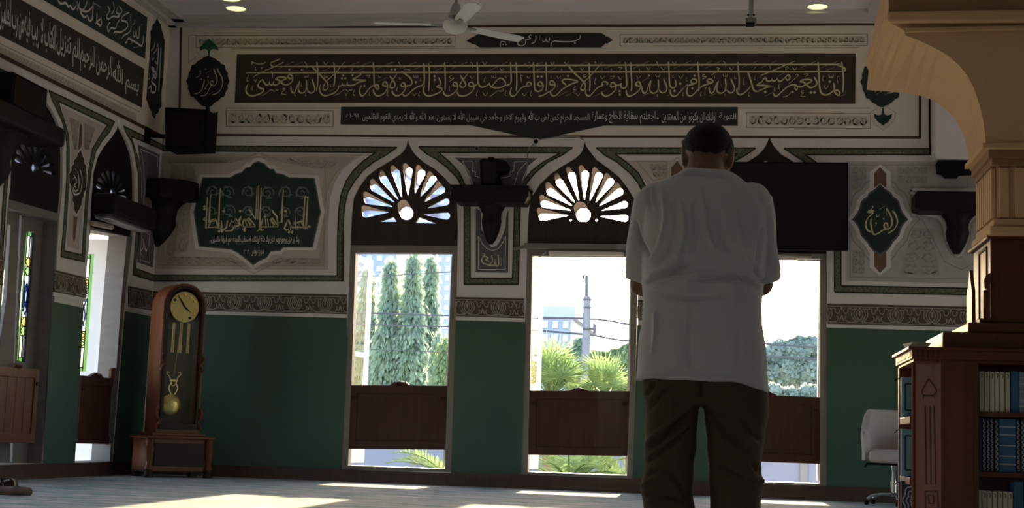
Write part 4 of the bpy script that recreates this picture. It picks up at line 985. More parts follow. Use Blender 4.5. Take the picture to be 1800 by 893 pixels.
write(BW, P('371,414.5 526,414 526,431 371,430'), 'ولا يرهق وجوههم قتر ولا ذلة اولئك اصحاب الجنة هم فيها خالدون', M['ivory'], gp, .0145, .01)
write(BW, P('441,434 464,434 464,450 441,450'), 'سورة يونس', M['ivory'], gp, .0145, .01)
write(BW, P('428,439 438,439 438,446 428,446'), '٢٦١', M['silver'], gp, .0145, .0)

# lozenge medallion right of the third window
half = [(1490 + x / 4.25, 280 + y / 4.25) for x, y in P('242,200 275,235 320,265 330,290 355,305 375,330 385,375 400,405 435,450 400,490 385,520 375,560 350,590 330,610 315,640 280,680 242,705')]
xc = 1490 + 242 / 4.25
LZ = half + [(2 * xc - x, y) for x, y in half[-2:0:-1]]
for bar in ('242,58 288,105 288,215 242,180 198,215 198,105', '198,690 242,725 288,690 288,800 242,850 198,800'):
    q = [(1490 + x / 4.25, 280 + y / 4.25) for x, y in P(bar)]
    MB().flat(BW, BW.pts(swell(q, (xc, sum(p[1] for p in q) / 6), 1.75, 1.22)), [], .0042).build('white_outline', M['white'], wall_back, fix=False)
    ground(BW, wall_back, 'brown_bar', M['brownpaint'], q, .0062)
cz = (xc, 386.5)
for k, mt, dd in ((1.55, M['panel_grey_dim'], .003), (1.50, M['panel_grey'], .0034), (1.27, M['white'], .0044), (1.09, M['slate'], .005)):
    MB().flat(BW, BW.pts(swell(LZ, cz, k, 1 + (k - 1) * .8)), [], dd).build('lozenge_outline', mt, wall_back, fix=False)
m3 = board(BW, 'calligraphy_medallion', 'dark green lozenge medallion with gold script between two brown bars, right of the black screen', 'medallion', LZ, M['greenink'], .0063, .012)
pen(BW, (1490, 280), 4.25, '''14;335,380 360,420 372,470 350,520 300,555|14;290,365 325,430 330,490 305,520 275,510 275,480 295,480 300,510|14;300,515 255,535 225,555 195,560 180,520 172,470 180,440|14;200,385 165,385 150,395 190,400 150,440 135,490 150,530 180,545
8;280,350 235,375|8;215,410 220,432 240,415|8;220,470 205,500|o8;268,445 212,478|8;180,345 190,355 175,375 155,380|8;335,380 340,440|8;290,365 290,420''', M['gold'], m3, .0145, wscale=.9)

# slate panel on the pier between the first two windows, with its name in ivory
sp = board(BW, 'slate_calligraphy_panel', 'slate grey pier panel with cream outline and script below the shelf between the bright windows', 'calligraphy panel',
           P('800,277.6 816,291 826,312 830,330 836.5,360 836.5,478.5 893,479.5 894,360 914,330 919,312 929,291 945,278.2'), M['slate'], .004, .007)
mb = MB()
for pp in ('841,415.5 841,473.7 888,474.2 889,415.5 886,422 882,430 876,437 866,440.5 856,437 849,430 844,421 841,415.5', '832,326 824,302 813,283.5 830,283.5 830,300 836,303 836,310 843,312', '904,326 911,302 927,284 905,284 903,300 897,303 897,310 877,314'):
    q = BW.pts(P(pp))
    for a, b2 in zip(q[:-1], q[1:]): mb.stroke(BW, [a, b2], .008, .009, taper=1)
mb.build('cream_outline', M['ivory'], sp, fix=False)['kind'] = 'stuff'
for s_, mt, dd in ((9, M['white'], .0078),):
    q = BW.pts(P('832,362 846,366 850,378 850,398 856,412 866,431 877,418 884,398 886,378 892,366 905,362')); mb = MB(); mb.stroke(BW, q, s_ / 149, dd, sm=3); mb.build('white_outline', M['white'], sp, fix=False)
pen(BW, (780, 240), 3.189, '8;322,680 322,725|8;305,660 308,715 295,725 285,705 290,700|8;300,722 260,722 235,715|8;268,665 272,700 250,722|8;255,700 235,690 250,680 225,672 212,690 222,712 240,714|5;285,655 300,668|5;222,655 232,665 215,672|o4;245,680 290,690', M['gold'], sp, .0095)

# lozenge and panels of the left wall
LM = [(100 + x / 3.72, 210 + y / 3.72) for x, y in P('150,203 158,225 165,245 172,262 173,285 185,305 183,330 189,365 188,400 183,430 184,455 170,480 168,505 158,520 154,560 138,590 124,617 112,590 113,560 100,530 103,500 90,470 92,440 80,410 82,380 80,355 95,330 92,310 108,290 108,270 125,250 135,225')]
MB().flat(LW, LW.pts(swell(LM, (133.6, 320), 1.16, 1.07)), [], .0045).build('white_outline', M['white'], wall_left, fix=False)
m4 = board(LW, 'calligraphy_medallion', 'brown lozenge medallion with ivory script on the narrow pier between the left windows', 'medallion', LM, M['banner'])
pen(LW, (100, 210), 3.72, '9;150,325 165,380 162,440 150,480 120,492 105,470 112,440|9;135,340 145,400 140,450 125,470 110,460|8;120,375 130,410 112,430 128,445|7;108,360 118,375 105,390|6;120,320 128,335|o4;122,352 130,462 138,466', M['ivory'], m4, .0145, wscale=1.3)
vm = board(LW, 'calligraphy_medallion', 'tall blue-black scalloped medallion with pale script in the corner of the left wall', 'medallion',
           [(0 + x / 3.434, y / 3.434) for x, y in P('945,110 955,135 965,145 970,180 978,200 985,235 990,240 980,480 968,560 970,640 955,660 950,680 935,690 930,715 918,700 912,670 900,655 890,620 880,600 893,450 908,230 905,190 915,175 920,150 932,140')], M['blueink'])
pen(LW, (0, 0), 3.434, '14;972,285 965,420 958,555|14;958,280 950,400 940,470 925,450 930,420 915,405 925,430 940,440 915,490 940,520 935,555 915,555 910,520 895,535|9;935,250 932,280 910,305|9;955,262 945,300 925,325|9;918,345 922,360 930,350|8;935,365 945,385 950,365|9;900,440 905,470 895,480', M['silver'], vm, .0145, wscale=1.15)
gb = board(LW, 'green_calligraphy_panel', 'deep green panel with bold ivory script at the top of the left wall', 'calligraphy panel', P('257.4,30.6 253.3,103.4 -60,-79 -60,-180'), M['greenink'])
pen(LW, (90, 0), 5.955, '''26;965,370 962,440 940,480 900,450 850,425 810,400 790,440 770,445|22;925,270 918,390 895,385 890,310|20;890,310 880,380 862,375 860,320|20;830,150 835,300 800,350 760,370 735,410|22;820,130 760,160 735,210 790,230 800,280 760,320 720,340 680,330 650,350
22;720,200 690,250 670,300 630,290 600,330 590,270 620,230|20;700,70 680,130 720,150 700,180 650,170 600,200 580,170 610,110 590,60|20;650,20 660,100 630,150|20;710,60 740,120 690,170|14;870,200 875,240 850,260|14;940,250 950,265|14;860,500 910,490|14;820,465 860,440|14;800,190 800,220
26;480,130 475,230 460,250|24;520,170 525,260 500,260 480,225 520,200|26;440,10 430,190 400,215 380,160|28;380,160 350,180 320,150 310,110 380,120 440,60|24;380,10 340,100 290,80 300,20|24;270,10 280,120|26;260,60 230,100 200,60 180,70 150,30 110,40 80,20 70,0|22;520,75 440,30|18;560,120 565,130|20;690,345 670,370|20;720,380 710,410|18;950,530 940,545''', M['ivory'], gb, .0145)
kb = board(LW, 'inscription_band', 'long maroon-brown band with tall pale angular script under the green panel on the left wall', 'calligraphy panel', P('252,121 247.5,189 -60,31.7 -60,-53.8'), M['banner'])
def lerp2(a, b2, k): return (a[0] + (b2[0] - a[0]) * k, a[1] + (b2[1] - a[1]) * k)
TL, TRr, BRr, BLl = (-60, -44), (249, 129), (245.5, 178), (-60, 22)
for (k0, k1), s in (((.84, .99), 'بسم الله'), ((.655, .835), 'الرحمن الرحيم'), ((.52, .65), 'الم تنزيل'), ((.335, .515), 'الكتاب لا ريب فيه'), ((.19, .33), 'من رب العلمين'), ((.02, .18), 'ام يقولون افتره')):
    write(LW, [lerp2(TL, TRr, k0), lerp2(TL, TRr, k1), lerp2(BLl, BRr, k1), lerp2(BLl, BRr, k0)], s, M['silver'], kb, .0145, .012)
cp = MB()
for k in range(26):
    a = k / 26; r_ = random.Random(k)
    q = []
    for j in range(12):
        th = j / 11 * 7.5; rr_ = .42 * (1 - .8 * j / 11)
        kk = a + (.5 + rr_ * math.cos(th)) / 26; l = .30 + rr_ * .55 * math.sin(th)
        q.append(LW.uv(*lerp2(lerp2(TL, TRr, kk), lerp2(BLl, BRr, kk), l), .0135))
    cp.stroke(LW, q, .009, .0135, sm=2)
cp.build('scroll_ornament', mat('dim_scroll', (.11, .075, .065), .7, .3), kb, fix=False)['kind'] = 'stuff'
s2 = board(LW, 'slate_calligraphy_panel', 'slate grey panel with pale outline behind the long black unit, left wall corner', 'calligraphy panel', P('241.5,254 280,272 268,470 241,461 245,400 249,340 248,300'), M['slate'], .004, .007)
pen(LW, (0, 240), 2.79, '9;735,480 728,540 715,560 708,530 700,500|8;700,500 705,540 690,560|8;690,570 700,590|7;720,475 735,485|8;690,540 688,580', M['ivory'], s2, .0095)
outline(LW, P('246,262 277,276 274,330 265,335 262,400 262,462 245,457 249,400 253,330 251,290'), 1.4, M['ivory'], s2, .009)
# ------------------------------------------------------------------ things on and by the walls
def pglass(name, tr=.9, col=(.95, .97, .97)):
    m = bpy.data.materials.new(name); m.use_nodes = True; t = m.node_tree; t.nodes.clear()
    o = t.nodes.new('ShaderNodeOutputMaterial'); mx = t.nodes.new('ShaderNodeMixShader'); mx.inputs[0].default_value = tr
    g = t.nodes.new('ShaderNodeBsdfGlossy'); g.inputs['Roughness'].default_value = .03; a = t.nodes.new('ShaderNodeBsdfTransparent'); a.inputs['Color'].default_value = (*col, 1)
    t.links.new(g.outputs[0], mx.inputs[1]); t.links.new(a.outputs[0], mx.inputs[2]); t.links.new(mx.outputs[0], o.inputs[0]); return m
M['pane'] = pglass('clear_pane', .985); M['clockpane'] = pglass('clock_pane', .997)
for o in bpy.data.objects:
    if o.type == 'MESH' and o.name.startswith('pane'): o.data.materials[0] = M['pane']
def block(name, mt, px, Y0, Y1, par=None, bevel=.004, loc=None):
    """a solid whose front outline (photo points) lies in the plane Y = Y0, running back to Y1"""
    q = [atY(x, y, Y0) for x, y in px]
    pl = Pl('Y', 0.0)
    return MB().solid(pl, [(p.x, p.z) for p in q], [], -Y0, -Y1).build(name, mt, par, bevel=bevel, loc=loc)
def xz(px, py, Y): p = atY(px, py, Y); return p.x, p.z

# --- grandfather clock, standing diagonally in the corner
cx_, cy_ = atY(296, 838, -.78).x, -.78
ph = math.radians(45)
CK = Matrix.Translation((cx_, cy_, 0)) @ Matrix.Rotation(ph, 4, 'Z')
clock = thing('grandfather_clock', 'tall mahogany grandfather clock with brass dial and pendulum in the corner', 'clock', (cx_, cy_, 0))
def ck(name, mb, mt, par=clock, **k):
    mb.v = [tuple(CK @ Vector(p)) for p in mb.v]
    return mb.build(name, mt, par, **k)
W2_, D2_ = .265, .17
zA = 1.985
def arch_ring(hw, z0, zc, n=16, r=None):
    return [(-hw, z0), (hw, z0)] + [((r or hw) * math.cos(PI * k / n), zc + (r or hw) * math.sin(PI * k / n)) for k in range(n + 1)]
mb = MB().solid(Pl('Y', 0), arch_ring(W2_, .50, zA), [arch_ring(.205, .62, zA, r=.205)], .18, .02)
ck('case', mb.solid(Pl('Y', 0), arch_ring(W2_, .50, zA), [], .02, -.16), M['clockwood'], bevel=.008)
ck('front_moulding', MB().solid(Pl('Y', 0), arch_ring(.235, .55, zA), [arch_ring(.205, .62, zA, r=.205)], .205, .18), M['darkwood'], bevel=.005)
ck('door_glass', MB().solid(Pl('Y', 0), arch_ring(.206, .615, zA, r=.206), [], .172, .168), M['clockpane'])
ck('back_panel', MB().solid(Pl('Y', 0), arch_ring(.204, .62, zA, r=.204), [], .030, .022), M['darkwood'])
dl = ck('dial', MB().lathe([(0.001, -.165), (.178, -.165), (.186, -.155), (.186, -.14), (.001, -.14)], (0, 0, zA - .01), 40, 'Y'), M['dial'], sm=True)
for k in range(12):
    a = PI / 2 - k * PI / 6
    ck('hour_mark', MB().lathe([(.001, -.172), (.017, -.172), (.017, -.164), (.001, -.164)], (.145 * math.cos(a), 0, zA - .01 + .145 * math.sin(a)), 12, 'Y'), M['brass'] if k not in (10, 5) else M['black'], dl, sm=True)
def hand(L_, a, wd): 
    c, s_ = math.cos(a), math.sin(a); p0 = Vector((-.03 * c, -.176, zA - .01 - .03 * s_)); p1 = Vector((L_ * c, -.176, zA - .01 + L_ * s_))
    return MB().tube([p0, p0.lerp(p1, .6), p1], [wd * .7, wd, wd * .25], 6)
ck('minute_hand', hand(.155, math.radians(124), .006), M['black'], dl); ck('hour_hand', hand(.10, math.radians(-38), .007), M['black'], dl)
for x in (-.105, -.085, -.012, .010, .085, .105):
    ck('chime_tube', MB().tube([(x, -.10, 1.44), (x, -.10, 1.79)], .0095, 10), M['brass'], sm=True)
pn = MB().tube([(.0, -.085, 1.80), (-.045, -.085, 1.16)], .006, 8)
pend = ck('pendulum', pn, M['brass'], sm=True)
ly = MB()
for s_ in (-1, 1):
    ly.tube([Vector((-.05 + s_ * x, -.09, z)) for x, z in smooth(P('.005,.92 .03,.97 .055,1.03 .03,1.09 .05,1.15 .085,1.19 .075,1.215 .055,1.2'), 5)], .0085, 7)
    ly.tube([Vector((-.05 + s_ * x, -.09, z)) for x, z in smooth(P('.0,1.05 .03,1.08 .02,1.12 .0,1.13'), 5)], .006, 7)
ly.box(-.10, 0, -.095, -.085, 1.105, 1.118)
ck('lyre', ly, M['brass'], pend, sm=True)
ck('bob', MB().lathe([(.001, -.128), (.05, -.126), (.10, -.115), (.128, -.095), (.128, -.085), (.001, -.085)], (-.062, 0, .83), 36, 'Y'), M['brass'], pend, sm=True)
ck('bob_boss', MB().lathe([(.001, -.135), (.03, -.133), (.035, -.12), (.001, -.12)], (-.062, 0, .83), 16, 'Y'), M['dial'], pend, sm=True)
for s_ in (-1, 1):
    ck('side_scroll', MB().tube([Vector((s_ * x, -.20, z)) for x, z in smooth(P('.245,1.42 .27,1.38 .25,1.33 .225,1.30 .25,1.27 .262,1.22'), 5)], .014, 7), M['clockwood'], sm=True)
    ck('corner_scroll', MB().tube([Vector((s_ * x, -.20, z)) for x, z in smooth(P('.255,.80 .28,.74 .26,.68 .235,.64 .26,.60 .27,.56'), 5)], .016, 7), M['clockwood'], sm=True)
ck('base_chest', MB().box(-.38, .38, -.26, .19, .07, .44), M['clockwood'], bevel=.006)
ck('base_moulding', MB().box(-.42, .42, -.30, .20, .44, .475).box(-.33, .33, -.23, .18, .475, .51), M['clockwood'], bevel=.01)
ck('base_panel', MB().box(-.31, .31, -.272, -.255, .13, .39), M['darkwood'], bevel=.012)
ck('plinth', MB().box(-.39, .39, -.25, .18, .055, .075), M['darkwood'], bevel=.006)
for s_ in (-1, 1):
    ck('corner_column', MB().lathe([(.001, .09), (.045, .09), (.045, .12), (.03, .14), (.036, .20), (.05, .28), (.055, .33), (.04, .37), (.05, .40), (.05, .44), (.001, .44)], (s_ * .365, -.27, 0), 16), M['clockwood'], sm=True)
    ck('claw_foot', MB().lathe([(.001, 0), (.05, 0), (.055, .03), (.04, .06), (.045, .09), (.001, .09)], (s_ * .365, -.27, 0), 14), M['darkwood'], sm=True)
    ck('rear_foot', MB().box(s_ * .35 - .04, s_ * .35 + .04, .08, .16, 0, .07), M['darkwood'])

# --- wooden wall shelves on bell-shaped corbels
def corbel(par, cxp, prof, Y0=0.0, dmax=.24, mt='blackwood', n=12):
    """prof: (half width px, y px) from the shelf down; depth shrinks with the width"""
    rings = []
    w0 = prof[0][0]
    for hw, y in prof:
        x, z = xz(cxp - (y - prof[0][1]) * .035, y, Y0); r = max(.012, hw / 149.0); dp = max(.02, dmax * (hw / w0) ** .7)
        rings.append([Vector((x + r * math.cos(PI * k / n), Y0 - dp * math.sin(PI * k / n), z)) for k in range(n + 1)])
    return MB().loft(rings).build('corbel', M[mt], par, sm=True)
sh = thing('wall_shelf', 'dark wooden wall shelf on a bell-shaped corbel between the two bright windows', 'wall shelf', BW.emb(*BW.uv(863, 355), 0), 'wall shelves on corbels')
block('shelf_board', M['blackwood'], P('797,327 925,329 930,336 928,345 922,357 800,355 792,345 792,335'), -.34, 0, sh, .01)
block('top_lip', M['blackwood'], P('790,324 930,326 930,331 790,329'), -.36, 0, sh)
corbel(sh, 865.5, [(30, 356), (23, 366), (16, 378), (18, 390), (17, 397), (14, 409), (9, 422), (3, 430)])
s1 = thing('loudspeaker', 'black loudspeaker standing on the shelf between the bright windows', 'loudspeaker', BW.emb(*BW.uv(868, 325), .15))
block('cabinet', M['black'], P('843,281 848,278.5 875,279 888,282 892,288 891,296 885,301 875,303 876,325 845,324'), -.32, -.08, s1, .008)
block('grille', M['screen'], P('848,284 872,284.5 871,321 849,320'), -.328, -.31, s1, .003)
block('mount', M['black'], P('858,276 868,276 868,280 858,280'), -.3, -.05, s1)
sh2 = thing('wall_shelf', 'black wooden wall shelf on a corbel at the right, beside the peach column', 'wall shelf', BW.emb(*BW.uv(1690, 360), 0), 'wall shelves on corbels')
block('shelf_board', M['blackwood'], P('1608,342 1612,335 1740,337 1740,373 1725,372 1620,370 1608,366'), -.34, 0, sh2, .01)
corbel(sh2, 1684, [(36, 371), (28, 379), (20, 389), (18, 400), (20, 412), (17, 424), (12, 436), (5, 447)])
sh3 = thing('wall_shelf', 'black corner shelf on a tapering corbel above the grandfather clock', 'wall shelf', BW.emb(*BW.uv(300, 350), .1), 'wall shelves on corbels')
q = [Vector((XL + x, -y, 0)) for x, y in ((.005, .005), (.52, .005), (.52, .16), (.42, .34), (.2, .45), (.005, .45))]
z1, z0 = xz(300, 316, -.3)[1], xz(300, 350, -.3)[1]
MB().loft([[p + Vector((0, 0, z0)) for p in q], [p + Vector((0, 0, z0 + .05)) for p in q], [p * 1 + Vector((0, 0, z1)) for p in q]]).build('shelf_board', M['blackwood'], sh3, bevel=.012)
rings = []
for y, s_ in ((348, .80), (356, .62), (366, .50), (380, .46), (392, .48), (402, .42), (414, .30), (424, .18), (431, .06)):
    z = xz(290, y, -.2)[1]
    rings.append([Vector((XL + .005, -.005, z))] + [Vector((XL + .005 + .50 * s_ * math.cos(a), -.005 - .42 * s_ * math.sin(a), z)) for a in [PI / 2 * k / 8 for k in range(9)]])
MB().loft(rings).build('corbel', M['blackwood'], sh3, sm=True)
s2_ = thing('loudspeaker', 'black box loudspeaker hung high in the corner above the clock', 'loudspeaker', BW.emb(*BW.uv(326, 225), .3))
block('cabinet', M['black'], P('289,188 365,192 361,260 290,262'), -.62, -.25, s2_, .012)
block('grille', M['screen'], P('294,194 359,197 356,255 294,256'), -.628, -.6, s2_, .004)
a1 = atX(258, 237, XL); MB().tube([a1, atY(290, 240, -.42)], .028, 8).build('arm', M['black'], s2_, sm=True)
MB().box(XL, XL + .02, a1.y - .08, a1.y + .08, a1.z - .09, a1.z + .09).build('wall_plate', M['black'], s2_)
rk = thing('wall_cabinet', 'pale grey wall cabinet on a black bracket, right of the script frieze under the arch', 'cabinet', BW.emb(*BW.uv(1672, 280), .1))
block('body', M['white'], P('1641,150 1740,150 1740,281 1646,279 1641,270'), -.22, -.0, rk, .025)
block('bracket', M['black'], P('1648,283 1738,283 1738,302 1690,304 1686,309 1664,309 1660,303 1650,301'), -.20, 0, rk, .008)
# left wall units
def lbox(name, mt, u0p, u1p, ptop, pbot, d0, d1, par, bevel=.01, yref=None):
    u0_ = LW.uv(*u0p)[0]; u1_ = LW.uv(*u1p)[0]; za = LW.uv(*ptop)[1]; zb = LW.uv(*pbot)[1]
    return MB().box(XL + d0, XL + d1, u0_, u1_, zb, za).build(name, mt, par, bevel=bevel)
ac = thing('air_curtain', 'long black rounded unit mounted over the bright narrow window left of the clock', 'air curtain', LW.emb(*LW.uv(195, 385), 0))
lbox('housing', M['blackwood'], (157, 380), (236, 380), (196, 352), (196, 392), .005, .30, ac, .05)
lbox('outlet_lip', M['grey'], (160, 395), (232, 395), (196, 391), (196, 396), .04, .22, ac, .006)
rp0, rp1 = LW.uv(152, 392), LW.uv(168, 390)
MB().tube([LW.emb(rp0[0], rp0[1], .06), LW.emb(rp0[0] + .45, rp0[1] + .02, .10)], .03, 8).build('pull_rod', mat('pale_rod', (.40, .30, .25), .6), ac, sm=True)
sl = thing('wall_shelf', 'large black wooden shelf and corbel at the left edge, beside the first arched fanlight', 'wall shelf', LW.emb(*LW.uv(0, 220), 0), 'wall shelves on corbels')
u_ = LW.uv(-15, 230)[0]
z0 = LW.uv(0, 240)[1]; z1 = LW.uv(0, 205)[1]
MB().box(XL + .005, XL + .42, u_ - .85, u_ + .72, z0, z1).build('shelf_board', M['blackwood'], sl, bevel=.03)
rings = []
for k, s_ in enumerate((.8, .6, .48, .44, .47, .40, .26, .08)):
    z = z0 - .0 - k * .085
    rings.append([Vector((XL + .005 + .40 * s_ * math.sin(PI * j / 12), u_ + .55 * s_ * math.cos(PI * j / 12), z)) for j in range(13)])
MB().loft(rings).build('corbel', M['blackwood'], sl, sm=True)
s4 = thing('loudspeaker', 'black loudspeaker on the shelf at the left edge under the maroon script band', 'loudspeaker', LW.emb(u_, z1, .2))
MB().box(XL + .10, XL + .34, u_ - .30, u_ + .42, z1, z1 + .34).build('cabinet', M['black'], s4, bevel=.015)
MB().box(XL + .34, XL + .348, u_ - .27, u_ + .39, z1 + .03, z1 + .31).build('grille', M['screen'], s4)

# screen over the third window
tv = thing('television', 'large black flat screen hung over the third window, behind the man', 'television', BW.emb(*BW.uv(1381, 440), .16))
block('body', M['black'], P('1270,284 1491,285.5 1491,440 1269,438'), -.26, -.19, tv, .006)
block('display', M['screen'], P('1273,287 1488,288.5 1488,436.5 1272,434.5'), -.264, -.25, tv, .002)
block('mount', M['black'], P('1340,340 1420,340 1420,390 1340,390'), -.19, 0, tv)
# roller blinds
for nm, lab, a, bb in (('roller_blind', 'rolled window blind with a grey rail across the top of the middle window', '921,427 1102,429 1102,438 921,436', '964,440.5 1096,442.5 1096,449.5 964,448'),
                       ('roller_blind', 'rolled cream window blind under the black screen, right of the man', '1300,444 1445,446 1445,449 1300,447', '1300,447 1428,449.5 1428,456 1300,454')):
    rb = thing(nm, lab, 'blind', BW.emb(*BW.uv(P(a)[0][0] + 60, 430), .1), 'rolled window blinds')
    block('rail', M['frame'], P(a), -.12, -.05, rb, .008)
    block('rolled_cloth', M['cream'], P(bb), -.10, -.02, rb, .012)
    p = P(a)[1]; block('end_cap', M['grey'], [(p[0] - 18, p[1]), (p[0] + 1, p[1]), (p[0] + 1, p[1] + 9), (p[0] - 18, p[1] + 9)], -.125, -.04, rb)
    if p[0] < 1200:
        MB().tube([atY(903, 438, -.06), atY(928, 432, -.10)], .02, 8).build('pull_rod', M['frame'], rb, sm=True)
        MB().tube([atY(948, 452, -.02), atY(960, 443, -.08)], .008, 6).build('strut', M['grey'], rb, sm=True)
# small cameras and cable
def cam_dome(px, py, r, label):
    c = thing('security_camera', label, 'security camera', BW.emb(*BW.uv(px, py), 0), 'small wall cameras')
    p = BW.emb(*BW.uv(px, py), 0)
    MB().lathe([(.001, 0), (r * 1.25, 0), (r * 1.25, -.03), (r, -.045), (.001, -.045)], p, 18, 'Y').build('ring', M['white'] if r > .03 else M['grey'], c, sm=True)
    MB().ball(p + Vector((0, -.045, 0)), (r * .75, r * .8, r * .75), 16, 8).build('lens_dome', M['black'], c, sm=True)
cam_dome(943, 250, .036, 'small round camera at the tip of the black script strip'); cam_dome(839, 262, .024, 'tiny dark camera on the olive border between the windows'); cam_dome(1203, 251, .030, 'small dark camera beside the head of the man, left of it')
MB().tube([BW.emb(*BW.uv(*p), .012) for p in smooth(P('948,246 965,243 990,241 1015,241 1026,247'), 4)], .007, 6).build('camera_cable', M['grey'], wall_back, sm=True)
MB().tube([BW.emb(*BW.uv(*p), .012) for p in smooth(P('940,252 930,262 927,280 926,300 918,325'), 4)], .005, 6).build('camera_cable', M['grey'], wall_back, sm=True)

# ceiling fan
fp = atY(800, 47, -5.6); fan = thing('ceiling_fan', 'pale three-bladed ceiling fan in front of the script frieze', 'ceiling fan', fp)
MB().lathe([(.001, -.055), (.05, -.052), (.085, -.035), (.105, 0), (.10, .035), (.06, .05), (.001, .05)], fp, 28).build('motor', M['fanmetal'], fan, sm=True)
MB().tube([fp + Vector((0, 0, .04)), Vector((fp.x, fp.y, ZC))], .013, 10).build('rod', M['grey'], fan, sm=True)
MB().lathe([(.02, .20), (.03, .19), (.06, .09), (.062, .085), (.05, .09), (.018, .18)], fp, 20).build('lower_canopy', M['grey'], fan, sm=True)
MB().lathe([(.001, ZC - fp.z), (.07, ZC - fp.z), (.055, ZC - fp.z - .08), (.001, ZC - fp.z - .09)], fp, 20).build('ceiling_canopy', M['grey'], fan, sm=True)
for a in (-172, -66, 42):
    T = Matrix.Translation(fp) @ Matrix.Rotation(math.radians(a), 4, 'Z') @ Matrix.Rotation(math.radians(-8), 4, 'X')
    bl = MB(); rg = []
    for x, hw in ((.15, .045), (.22, .055), (.4, .062), (.6, .066), (.66, .055), (.675, .03)):
        rg.append([T @ Vector((x, y, z)) for y, z in ((-hw, .012), (0, .020), (hw, .012), (hw, .008), (0, .016), (-hw, .008))])
    b_ = bl.loft(rg).build('blade', M['fanmetal'], fan)
    MB().box(.09, .20, -.02, .02, .002, .010, T).build('blade_iron', M['grey'], b_)
# recessed lamps
for px, py, lab in ((415, 13.5, 'lit round recessed lamp in the ceiling near the left corner'), (1437, 10, 'lit round recessed lamp in the ceiling near the peach arch'), (405, -4, 'lit round recessed lamp half cut by the top edge, above another lamp')):
    p = atZ(px, py, ZC); l = thing('recessed_lamp', lab, 'ceiling lamp', p, 'round recessed ceiling lamps')
    k = (p - CAM).length * 17 / F
    MB().lathe([(k * 1.25, 0), (k * 1.25, -.012), (k, -.016), (k * .98, -.004), (k * 1.0, 0)], p, 28).build('trim_ring', M['whitewood'], l, sm=True)
    MB().lathe([(.001, -.008), (k * .95, -.008), (k * .97, -.002), (.001, -.002)], p, 28).build('diffuser', M['lampglow'], l, sm=True)
# pole with a small projector
pp = atY(1320, 36, -5.0); pj = thing('camera_pole', 'grey pole hanging from the ceiling with a small boxed device at its end', 'camera pole', pp)
MB().tube([pp, Vector((pp.x, pp.y, ZC))], .021, 12).build('pole', M['grey'], pj, sm=True)
MB().box(pp.x - .045, pp.x + .045, pp.y - .05, pp.y + .05, pp.z - .03, pp.z + .012).build('device_head', M['frame'], pj, bevel=.006)
MB().box(pp.x - .04, pp.x + .03, pp.y - .055, pp.y + .03, pp.z - .05, pp.z - .032).build('device_lens', M['black'], pj, bevel=.004)
for s_ in (-1, 1): MB().ball(pp + Vector((s_ * .024, -.01, .045)), .010, 8, 6).build('clamp_bolt', M['black'], pj, sm=True)

# ------------------------------------------------------------------ peach arch and column at the right
YA = -7.0
def pa(px, py): p = atY(px, py, YA); return (p.x, p.z)
PLA = Pl('Y', YA)
fr_px = P('1860,252 1733,252 1729,215 1722,185 1712,155 1700,132 1685,114 1668,99 1650,88 1632,79 1612,70 1592,62 1590,54 1577,46 1558,38 1556,30 1560,22 1563,10 1562,0 1566,-60 1860,-60')
bk_px = P('1860,300 1705,300 1702,272 1697,247 1689,225 1678,208 1664,193 1648,181 1630,172 1612,167 1590,163.5 1559,161 1556,160.5 1542,160 1528,158.5 1523,158 1527,125 1521,111 1532,70 1556,-45 1860,-40')
ab = MB().loft([[atY(*p, YA) for p in fr_px], [atY(*p, YA + 1.5) for p in bk_px]]).build('arch_spandrel', M['peach'], None, loc=(0, 0, 0))
ab.name = 'trim_19'; struct(ab)
for a, d_, mt, nm in (('1560,-40 1860,-40 1860,20 1562,21', .02, 'peachdark', 'shade_toned_band'), ('1556,24 1860,21 1860,42 1558,43', .07, 'peach', 'roll_moulding'), ('1592,50 1860,45 1860,52 1592,58', .03, 'peach', 'fillet')):  # shade of the top recess put into the darker brown band
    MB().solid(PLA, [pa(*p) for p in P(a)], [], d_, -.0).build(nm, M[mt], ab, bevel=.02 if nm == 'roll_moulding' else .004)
col = thing('arch_column', 'peach square column with fluted neck and stepped capital carrying the arch', 'column', (atY(1790, 411, -6.9).x, -6.6, 1.9))
def lvl(x, y0, y1, mt, nm, dpt=.78, Yf=-6.95, rg=.9, bevel=.004):
    p0 = atY(x, y0, Yf); p1 = atY(x, y1, Yf)
    return MB().box(p0.x, p0.x + rg, Yf, Yf + dpt, p1.z, p0.z).build(nm, M[mt], col, bevel=bevel)
lvl(1727, 251, 260, 'peach', 'abacus', .80, -7.03, 1.0)
lvl(1738, 260, 277, 'peachdark', 'neck_moulding', .76, -6.98, .98)
lvl(1743, 277, 290, 'peachdark', 'lower_moulding', .74, -6.96, .97)
lvl(1752, 290, 384, 'peach', 'shaft', .70, -6.91, .93)
xs_ = atY(1750, 340, -6.95).x
for k in range(9):
    a0 = atY(1752, 383, -6.93); a1_ = atY(1752, 294, -6.93)
    MB().box(xs_ + .028 + k * .105, xs_ + .095 + k * .105, -6.935, -6.91, a0.z, a1_.z).build('flute_rib', M['peach'], col, bevel=.006)
for k in range(8):
    MB().box(xs_ - .022, xs_ + .006, -6.90 + k * .086, -6.85 + k * .086, a0.z, a1_.z).build('flute_rib', M['peach'], col, bevel=.006)
lvl(1746, 384, 397, 'peach', 'base_moulding', .76, -6.95, .96, .01)
lvl(1740, 397, 412, 'peach', 'base_block', .80, -6.98, .98, .01)

